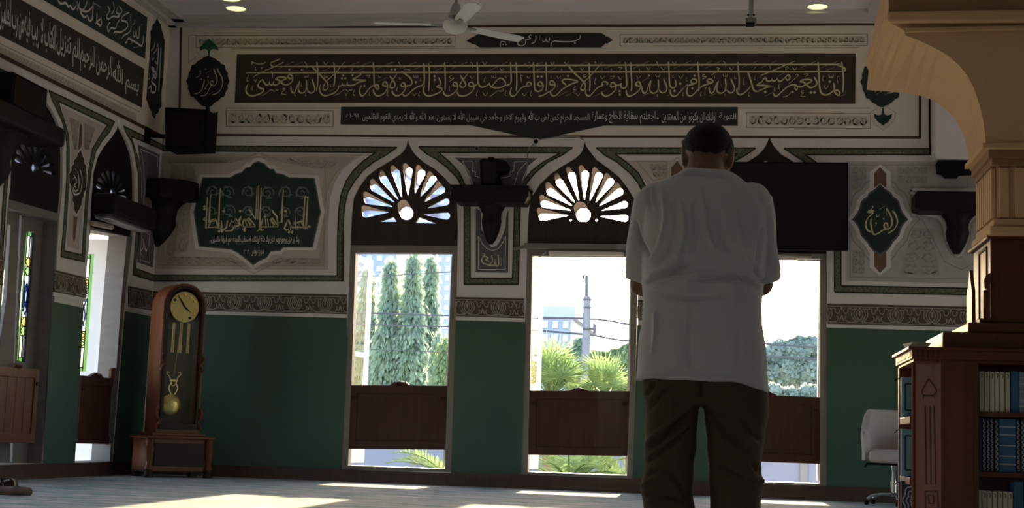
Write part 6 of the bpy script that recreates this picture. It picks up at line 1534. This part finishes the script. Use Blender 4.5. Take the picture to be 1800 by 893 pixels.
fuse('trousers', tr, M['trousers'], man, .0062, 4, .5, FT, lambda c: .0025 * np.sin(c[:, 2] * 26 + 5 * np.sin(c[:, 0] * 12)) * np.sin(c[:, 0] * 19 + 2) + .0015 * np.sin(c[:, 2] * 61 + c[:, 0] * 23))

# seated person at the left edge: only a bare foot and the folded leg reach into the photograph
YS = -6.30
def VS(px, py, y=0.0): p = atY(px, py, YS + y); return p
f0 = VS(0, 869); sx0 = f0.x
ps = thing('person', 'seated person cut off by the left edge, one bare brown foot stretched over the carpet', 'person', (sx0 - .55, YS, 0))
sb_ = MB()
toe = VS(66, 868); 
sb_.capsule(Vector((sx0 - .42, YS, .065)), Vector((sx0 - .08, YS, .048)), .060, .040)
sb_.capsule(Vector((sx0 - .10, YS, .046)), Vector((sx0 + .06, YS, .041)), .040, .036)
sb_.capsule(Vector((sx0 + .04, YS, .040)), Vector((sx0 + .15, YS - .004, .044)), .035, .040)
sb_.capsule(Vector((sx0 + .13, YS - .004, .044)), Vector((sx0 + .215, YS - .006, .042)), .041, .036)
for k in range(5):      # the foot lies on its side: toes one above the other
    zt = (.066, .053, .041, .030, .020)[k]
    sb_.capsule(Vector((sx0 + .20, YS - .012, zt)), Vector((sx0 + (.258, .268, .270, .266, .258)[k], YS - .016, zt - .003)), .0135, (.012, .0115, .011, .0105, .010)[k], 10)
# other leg folded behind
sb_.capsule(Vector((sx0 - .50, YS + .22, .12)), Vector((sx0 - .16, YS + .20, .10)), .062, .048)
# trunk, arms and head beyond the frame
sb_.capsule(Vector((sx0 - .78, YS + .10, .14)), Vector((sx0 - .42, YS, .09)), .10, .065); sb_.capsule(Vector((sx0 - .78, YS + .20, .14)), Vector((sx0 - .48, YS + .22, .12)), .10, .065)
sb_.capsule(Vector((sx0 - .85, YS + .14, .17)), Vector((sx0 - .87, YS + .14, .50)), .16, .15); sb_.capsule(Vector((sx0 - .87, YS + .04, .54)), Vector((sx0 - .87, YS + .24, .54)), .10, .10)
sb_.capsule(Vector((sx0 - .86, YS + .14, .60)), Vector((sx0 - .84, YS + .14, .70)), .055, .055); sb_.ball((sx0 - .82, YS + .14, .80), (.10, .078, .115)); sb_.capsule(Vector((sx0 - .73, YS + .14, .78)), Vector((sx0 - .70, YS + .14, .765)), .015, .012)
for dy in (-.03, .31):
    sb_.capsule(Vector((sx0 - .87, YS + dy, .55)), Vector((sx0 - .78, YS + dy * 1.1 - .02, .30)), .05, .042); sb_.capsule(Vector((sx0 - .78, YS + dy * 1.1 - .02, .30)), Vector((sx0 - .55, YS + .10 + dy * .3, .24)), .042, .03)
    for k in range(4): sb_.capsule(Vector((sx0 - .53, YS + .08 + dy * .3 + k * .018, .235)), Vector((sx0 - .45, YS + .08 + dy * .3 + k * .019, .215)), .011, .008, 10)
    sb_.capsule(Vector((sx0 - .54, YS + .075 + dy * .3, .25)), Vector((sx0 - .50, YS + .05 + dy * .3, .245)), .012, .009, 10)
fuse('body', sb_, M['skin2'], ps, .006, 4)
cl = MB(); cl.capsule(Vector((sx0 - .85, YS + .14, .17)), Vector((sx0 - .87, YS + .14, .53)), .185, .165); cl.capsule(Vector((sx0 - .87, YS - .0, .54)), Vector((sx0 - .87, YS + .28, .54)), .115, .115)
for yy in (.10, .20): cl.capsule(Vector((sx0 - .80, YS + yy, .15)), Vector((sx0 - .45, YS + (.0 if yy < .15 else .22), .10)), .125, .085)
fuse('clothes', cl, M['strap'], ps, .012, 4)
# bag with a pale edged flap standing behind the foot
bg_ = thing('bag', 'small dark bag with a pale edge and buckle behind the bare foot, left edge', 'bag', (sx0 + .03, YS + .45, 0))
q = [VS(x, y, .45) for x, y in P('-60,858 27,858.5 30,853 30.5,845 29,838.5 25,836 8,833.5 -60,832')]
zb0 = min(p.z for p in q)
q = [Vector((p.x, 0, p.z - zb0)) for p in q]
MB().solid(Pl('Y', 0), [(p.x, p.z) for p in q], [], -(YS + .42), -(YS + .48)).build('bag_body', M['strap'], bg_, bevel=.012)
mb = MB().tube([Vector((p.x, YS + .415, p.z)) for p in (q[1], q[2], q[3], q[4], q[5])], .007, 6); mb.build('piping', M['cuff'], bg_, sm=True)
MB().tube([Vector((q[6].x + .02, YS + .41, q[6].z - .03)), Vector((q[6].x + .065, YS + .41, q[6].z - .018))], .008, 6).build('buckle', M['cuff'], bg_, sm=True)
MB().tube([Vector((q[6].x + .012, YS + .41, q[6].z - .05)), Vector((q[6].x + .02, YS + .41, q[6].z - .09))], .007, 6).build('strap_edge', M['cuff'], bg_, sm=True)
# ------------------------------------------------------------------ outside the windows
M['ground'] = mat('dry_ground', (.28, .26, .22), .9, .1, noise=((.22, .23, .17), (.4, .4, .4), 4, .4, .65))
ZG = -1.4
struct(MB().box(-160, 160, .4, 420, ZG - .3, ZG).build('ground_outside', M['ground'], loc=(0, 0, 0)))
M['bounce_paving'] = mat('pale_bounce_paving', (.60, .54, .51), .9, .1)
struct(MB().box(XL - 14, XL - .31, -30, .3, -.35, -.12).box(XR + .31, XR + 16, -30, .3, -.35, -.12).build('bounce_paving_slab', M['bounce_paving'], loc=(0, 0, 0)))  # unseen paving added outside to bounce sunlight up to the ceiling
struct(MB().box(XL - 60, XL - .4, -60, .4, ZG - .3, ZG).box(XR + .4, XR + 60, -60, .4, ZG - .3, ZG).box(XL - 60, XR + 60, -110, YB - .4, ZG - .3, ZG).build('ground_outside', M['ground'], loc=(0, 0, 0)))
M['leafA'] = leafmat('haze_paled_mast_leaf', (.36, .46, .40), (.56, .66, .48), .62)  # aerial haze put into these leaf tones as extra paleness
M['leafB'] = leafmat('broad_tree_leaf', (.24, .35, .20), (.44, .52, .28), .5)
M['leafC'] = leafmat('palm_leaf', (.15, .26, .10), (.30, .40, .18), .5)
M['leafD'] = leafmat('haze_paled_rain_leaf', (.36, .43, .40), (.48, .55, .47), .5)  # grey paleness of haze mixed into both leaf colours
M['bark'] = mat('grey_bark', (.22, .17, .13), .9, .1)
M['towerA'] = mat('haze_tinted_blue_facade', (.48, .53, .76), .8, .2)  # bluish distance haze put into the facade colour
M['towerB'] = mat('haze_paled_facade', (.55, .57, .70), .8, .2)  # facade colour paled to carry the haze of distance
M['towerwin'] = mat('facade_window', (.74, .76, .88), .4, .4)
M['bluewall'] = mat('blue_grey_boundary_wall', (.23, .28, .42), .8, .2)
M['concrete'] = mat('concrete_pole', (.24, .26, .31), .8, .2)
M['wire'] = mat('wire', (.10, .11, .13), .6, .3)
def drooping(name, label, cpx, Y, top, base, hwid, seed, n=5200, mt='leafA', group=None, leaf=(.24, .05)):
    """columnar weeping tree: many short boughs, each hung with drooping leaves"""
    rnd = random.Random(seed); pb_ = atY(cpx, base, Y); pt_ = atY(cpx, top, Y); wd = abs(atY(cpx + hwid, base, Y).x - pb_.x)
    t_ = thing(name, label, 'tree', (pb_.x, Y, ZG), group); H_ = pt_.z - ZG
    mb = MB(); sc_ = (Y + 17.4) / 47.0; nb = n // 34
    for b_ in range(nb):
        k = 1 - (b_ / nb) ** .8 * .95; a = b_ * 2.4 + rnd.uniform(-.5, .5)
        r_ = wd * min(1.0, .03 + (1 - k) * 1.75) * rnd.uniform(.45, 1.2)
        tip = Vector((pb_.x + r_ * math.cos(a), Y + r_ * math.sin(a), ZG + H_ * k - .25 * r_)); root = Vector((pb_.x, Y, tip.z + .9 * r_))
        for i in range(34):
            t2 = rnd.random() ** .6; c = root.lerp(tip, t2) + Vector((rnd.gauss(0, .09), rnd.gauss(0, .09), rnd.gauss(0, .10))) * sc_
            L_ = leaf[0] * sc_ * rnd.uniform(.6, 1.2); w_ = leaf[1] * sc_ * rnd.uniform(.7, 1.1)
            d = Vector((.5 * math.cos(a) + rnd.uniform(-.45, .45), .5 * math.sin(a) + rnd.uniform(-.45, .45), -1)).normalized()
            sd_ = d.cross(Vector((rnd.uniform(-1, 1), rnd.uniform(-1, 1), .2))).normalized() * w_
            mb.add([c, c + d * L_ * .5 + sd_, c + d * L_, c + d * L_ * .5 - sd_], [(0, 1, 2, 3)])
    mb.build('foliage', M[mt], t_, fix=False)['kind'] = 'stuff'
    MB().tube([(pb_.x, Y, ZG), (pb_.x, Y, ZG + H_ * .9)], [.16 * sc_, .04 * sc_], 8).build('trunk', M['bark'], t_, sm=True)
    return t_
g = 'tall drooping trees beyond the left window'
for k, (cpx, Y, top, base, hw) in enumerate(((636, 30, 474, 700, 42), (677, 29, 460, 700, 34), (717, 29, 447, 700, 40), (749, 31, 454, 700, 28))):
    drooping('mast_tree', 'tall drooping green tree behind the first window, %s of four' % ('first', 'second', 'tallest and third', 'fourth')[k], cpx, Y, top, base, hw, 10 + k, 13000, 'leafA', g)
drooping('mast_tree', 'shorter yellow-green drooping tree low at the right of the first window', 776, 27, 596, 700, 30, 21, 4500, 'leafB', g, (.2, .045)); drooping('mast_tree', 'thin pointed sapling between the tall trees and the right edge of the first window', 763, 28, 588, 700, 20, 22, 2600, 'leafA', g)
def bushy(name, label, Y, blobs, seed, mt, n=3500, leaf=.16, group=None, trunk=True):
    rnd = random.Random(seed); q = [(atY(x, y, Y), r_ * (Y + 17.4) / F) for x, y, r_ in blobs]; c0 = q[0][0]
    t_ = thing(name, label, 'tree', (c0.x, Y, ZG), group); mb = MB(); tot = sum(r_ * r_ for _, r_ in q)
    for c, r_ in q:
        for i in range(int(n * r_ * r_ / tot)):
            d = Vector((rnd.gauss(0, 1), rnd.gauss(0, 1), rnd.gauss(0, 1))).normalized(); p = c + Vector((d.x, d.y, d.z * .8)) * r_ * (.55 + .5 * rnd.random())
            L_ = leaf * (Y + 17.4) / 45 * rnd.uniform(.6, 1.4); u_ = Vector((rnd.uniform(-1, 1), rnd.uniform(-1, 1), rnd.uniform(-1, .6))).normalized(); v_ = u_.cross(d + Vector((.01, 0, 0))).normalized() * L_ * .45
            mb.add([p, p + u_ * L_ * .5 + v_, p + u_ * L_, p + u_ * L_ * .5 - v_], [(0, 1, 2, 3)])
    mb.build('foliage', M[mt], t_, fix=False)['kind'] = 'stuff'
    if trunk:
        tm = MB(); lo = Vector((c0.x, Y, ZG)); fk = Vector((c0.x, Y, ZG + (c0.z - ZG) * .45)); tm.tube([lo, fk], [.3, .22], 8)
        for c, r_ in q[:7]: tm.tube([fk, fk.lerp(c, .5) + Vector((0, 0, r_ * .2)), c], [.16, .10, .03], 6)
        tm.build('trunk', M['bark'], t_, sm=True)
    return t_
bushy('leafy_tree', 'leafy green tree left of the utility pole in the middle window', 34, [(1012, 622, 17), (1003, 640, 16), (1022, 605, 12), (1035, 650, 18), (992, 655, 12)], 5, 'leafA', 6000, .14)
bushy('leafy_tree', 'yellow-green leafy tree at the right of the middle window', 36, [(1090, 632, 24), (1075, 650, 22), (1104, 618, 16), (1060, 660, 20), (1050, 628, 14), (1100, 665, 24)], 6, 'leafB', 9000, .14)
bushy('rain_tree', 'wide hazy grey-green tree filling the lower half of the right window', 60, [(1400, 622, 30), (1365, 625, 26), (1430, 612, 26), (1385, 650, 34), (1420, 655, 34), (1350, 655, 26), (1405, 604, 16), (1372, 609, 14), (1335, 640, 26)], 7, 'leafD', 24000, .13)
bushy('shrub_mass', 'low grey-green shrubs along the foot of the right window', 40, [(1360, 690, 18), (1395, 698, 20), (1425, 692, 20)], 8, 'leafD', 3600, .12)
def frond_mesh(base, d0, L_, droop, rnd, nl=34, lw=.013, ll=.34):
    mb = MB(); p = Vector(base); d = Vector(d0).normalized(); pts = [p.copy()]; S_ = 12
    for k in range(S_):
        d = (d + Vector((0, 0, -droop / S_))).normalized(); p = p + d * L_ / S_; pts.append(p.copy())
    mb.tube(pts, [.018 * (1 - .85 * k / S_) for k in range(S_ + 1)], 5)
    for i in range(nl):
        t_ = .12 + .88 * i / nl; k = min(S_ - 1, int(t_ * S_)); a = pts[k].lerp(pts[k + 1], t_ * S_ - k); dd = (pts[k + 1] - pts[k]).normalized(); sd_ = dd.cross(Vector((0, 0, 1))).normalized()
        up_ = sd_.cross(dd); l = ll * math.sin(PI * (.15 + .8 * t_)) * rnd.uniform(.85, 1.1)
        for s_ in (-1, 1):
            e = (dd * .75 + sd_ * s_ * .8 + up_ * rnd.uniform(-.15, .3)).normalized(); w_ = e.cross(up_).normalized() * lw
            mb.add([a - w_ * .4, a + w_ * .4, a + e * l * .55 + w_, a + e * l, a + e * l * .55 - w_], [(0, 1, 2, 3, 4)])
    return mb
def palm(label, cpx, cpy, Y, n, L_, seed, up0=.55, fan=False, spread_=1.0):
    rnd = random.Random(seed); c = atY(cpx, cpy, Y); t_ = thing('palm', label, 'palm', (c.x, Y, ZG), 'palms outside the windows')
    MB().tube([(c.x, Y, ZG), (c.x, Y, c.z)], [.12, .09], 8).build('trunk', M['bark'], t_, sm=True)
    for k in range(n):
        a = 2 * PI * k / n + rnd.uniform(-.2, .2)
        if fan:     # stalk and a palmate blade of stiff spikes
            el = rnd.uniform(.25, 1.35); d = Vector((math.cos(a) * math.cos(el), math.sin(a) * math.cos(el), math.sin(el))); sl_ = L_ * rnd.uniform(.35, .7); tip = c + d * sl_
            sd_ = d.cross(Vector((0, 0, 1))).normalized(); nn = sd_.cross(d); mb = MB().tube([c, tip], [.02, .012], 5)
            for j in range(19):
                b2 = math.radians(-115 + 230 * j / 18); e = (d * math.cos(b2) + sd_ * math.sin(b2) + nn * rnd.uniform(-.06, .12)).normalized(); w_ = e.cross(nn).normalized() * .016; l = L_ * .52 * rnd.uniform(.85, 1.05) * (1 - .25 * abs(b2) / 2)
                mb.add([tip, tip + e * l * .5 + w_, tip + e * l + Vector((0, 0, -.03)), tip + e * l * .5 - w_], [(0, 1, 2, 3)])
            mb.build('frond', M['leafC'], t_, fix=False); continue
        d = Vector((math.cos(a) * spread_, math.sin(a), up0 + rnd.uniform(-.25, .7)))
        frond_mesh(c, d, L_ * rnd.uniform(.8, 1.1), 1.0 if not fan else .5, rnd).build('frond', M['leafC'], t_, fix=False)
    return t_
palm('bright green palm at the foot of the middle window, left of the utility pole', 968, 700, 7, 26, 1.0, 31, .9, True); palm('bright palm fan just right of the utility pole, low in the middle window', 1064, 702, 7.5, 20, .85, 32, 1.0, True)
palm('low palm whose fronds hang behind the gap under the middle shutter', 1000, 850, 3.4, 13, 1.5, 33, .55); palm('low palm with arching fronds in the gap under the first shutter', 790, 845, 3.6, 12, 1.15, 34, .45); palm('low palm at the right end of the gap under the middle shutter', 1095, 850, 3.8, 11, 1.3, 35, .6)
# boundary wall
zw = atY(1380, 806, 9.0).z
bwall = thing('boundary_wall', 'pale blue-grey boundary wall seen in the gaps under the shutters', 'wall', (atY(900, 800, 9).x, 9, ZG))
xa, xb = atY(300, 800, 9).x, atY(1900, 800, 9).x
n = 14
for k in range(n):
    MB().box(xa + (xb - xa) * k / n + .02, xa + (xb - xa) * (k + 1) / n - .02, 9, 9.2, ZG, zw).build('wall_panel', M['bluewall'], bwall)
MB().box(xa, xb, 8.95, 9.25, zw, zw + .08).build('coping', M['concrete'], bwall, bevel=.01)
for k in range(n + 1): MB().box(xa + (xb - xa) * k / n - .06, xa + (xb - xa) * k / n + .06, 8.96, 9.24, ZG, zw + .02).build('wall_post', M['concrete'], bwall)
# towers
def tower(label, Y, x0, x1, top, mt, cols, rows, dep=18, bottom=700, balc=False, dep_off=0):
    a = atY(x0, top, Y); b2 = atY(x1, top, Y); t_ = thing('apartment_tower', label, 'building', ((a.x + b2.x) / 2, Y + dep / 2, ZG))
    z0 = ZG; z1 = a.z; zlo = atY(x0, bottom, Y).z
    MB().box(a.x, b2.x, Y, Y + dep, z0, z1).build('facade', M[mt], t_)
    wd = (b2.x - a.x) / cols; hh = (z1 - zlo) / rows
    me = None
    for i in range(cols):
        for j in range(rows):
            o = MB().box(a.x + wd * (i + .24), a.x + wd * (i + .76), Y - .12, Y + .05, z1 - hh * (j + .82), z1 - hh * (j + .30))
            w_ = o.build('window', M['towerwin'], t_, fix=False)
    MB().box(a.x - .3, b2.x + .3, Y - .3, Y + dep, z1, z1 + .8).build('parapet', M['towerB'], t_)
    if balc:
        for j in range(rows): MB().box(a.x - 1.2, a.x + wd * 1.3, Y - 1.6, Y + .05, z1 - hh * (j + .95), z1 - hh * (j + .80)).build('balcony', M['towerB'], t_)
    return t_
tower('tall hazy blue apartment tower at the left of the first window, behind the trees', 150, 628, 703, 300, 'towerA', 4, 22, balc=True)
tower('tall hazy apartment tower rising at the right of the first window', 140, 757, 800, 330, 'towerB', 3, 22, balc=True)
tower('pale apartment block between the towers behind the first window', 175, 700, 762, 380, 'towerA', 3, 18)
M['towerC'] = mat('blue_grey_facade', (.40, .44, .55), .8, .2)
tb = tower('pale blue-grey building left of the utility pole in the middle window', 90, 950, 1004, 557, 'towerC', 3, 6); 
a = atY(968, 545, 92); b2 = atY(1001, 545, 92); c2 = atY(968, 557, 92); MB().box(a.x, b2.x, 91, 99, c2.z, a.z).build('roof_house', M['towerC'], tb)
# utility pole and wires
p0, p1 = atY(1030, 668, 16), atY(1032, 521, 16)
up_ = thing('utility_pole', 'grey concrete utility pole with crossarm fittings in the middle window', 'utility pole', (p0.x, 16, ZG))
MB().tube([(p0.x, 16, ZG), (p1.x, 16, p1.z)], [.105, .085], 14).build('shaft', M['concrete'], up_, sm=True)
q = [atY(*p, 16) for p in P('1031,522 1031,485 1026,484 1025,491')]; MB().tube(q, .035, 8).build('mast', M['wire'], up_, sm=True)
for y in (527, 541): 
    a = atY(1032, y, 16); MB().lathe([(.001, -.02), (.10, -.02), (.10, .02), (.001, .02)], (a.x, 16, a.z), 14).build('clamp_band', M['wire'], up_, sm=True)
a, b2 = atY(1024, 578, 15.9), atY(1046, 578, 15.9); MB().tube([a, b2], .025, 8).build('crossarm', M['wire'], up_, sm=True)
MB().tube([atY(1045, 586, 15.9), atY(1045, 569, 15.9)], .03, 8).build('insulator', M['wire'], up_, sm=True)
MB().tube([atY(994, 635, 15.8), atY(1028, 632, 15.8)], .03, 8).build('stay_arm', M['concrete'], up_, sm=True); MB().tube([atY(1002, 636, 15.8), atY(1030, 654, 15.8)], .035, 8).build('stay_arm', M['concrete'], up_, sm=True)
def wire(label, pp, Y, r_=.018):
    q = [atY(*p, Y) for p in smooth(P(pp), 4)]
    mb = MB().tube(q, r_, 5); o = mb.build('wire', M['wire'], None, sm=True, loc=q[0]); tag(o, label, 'wire', 'overhead wires outside'); return o
wire('upper thin overhead wire crossing the trees in the first window', '500,549 640,550 795,555 900,553', 14, .017); wire('lower thin overhead wire crossing the trees in the first window', '500,568 640,570 795,574 900,566', 14, .017)
wire('overhead wire above the building, sloping past the utility pole', '900,560 1030,560 1110,571 1300,605', 16.2, .024); wire('lower overhead wire sloping past the utility pole in the middle window', '900,578 1030,588 1110,600 1300,612', 16.2, .024)
wire('upper overhead wire in the right window, across the hazy tree', '1300,598 1345,604 1440,611 1600,625', 16.4, .022); wire('lower overhead wire in the right window, across the hazy tree', '1300,622 1345,626 1440,631 1600,640', 16.4, .022)
wire('high faint overhead wire near the top of the first window', '500,486 640,486 795,478 900,470', 20, .010); wire('low faint overhead wire in front of the trees in the first window', '500,614 640,614 795,620 900,622', 14, .008)
# thin fence rails seen above the palms
fn = thing('wire_fence', 'thin pale post-and-wire fence above the palms in the middle window', 'fence', (atY(1060, 660, 12).x, 12, ZG))
for x in (1047, 1085, 1120, 960): a = atY(x, 640, 12); MB().tube([(a.x, 12, ZG), (a.x, 12, a.z)], .02, 6).build('fence_post', M['concrete'], fn, sm=True)
for y in (646, 662): MB().tube([atY(930, y - 4, 12), atY(1140, y + 4, 12)], .008, 5).build('fence_wire', M['concrete'], fn, sm=True)
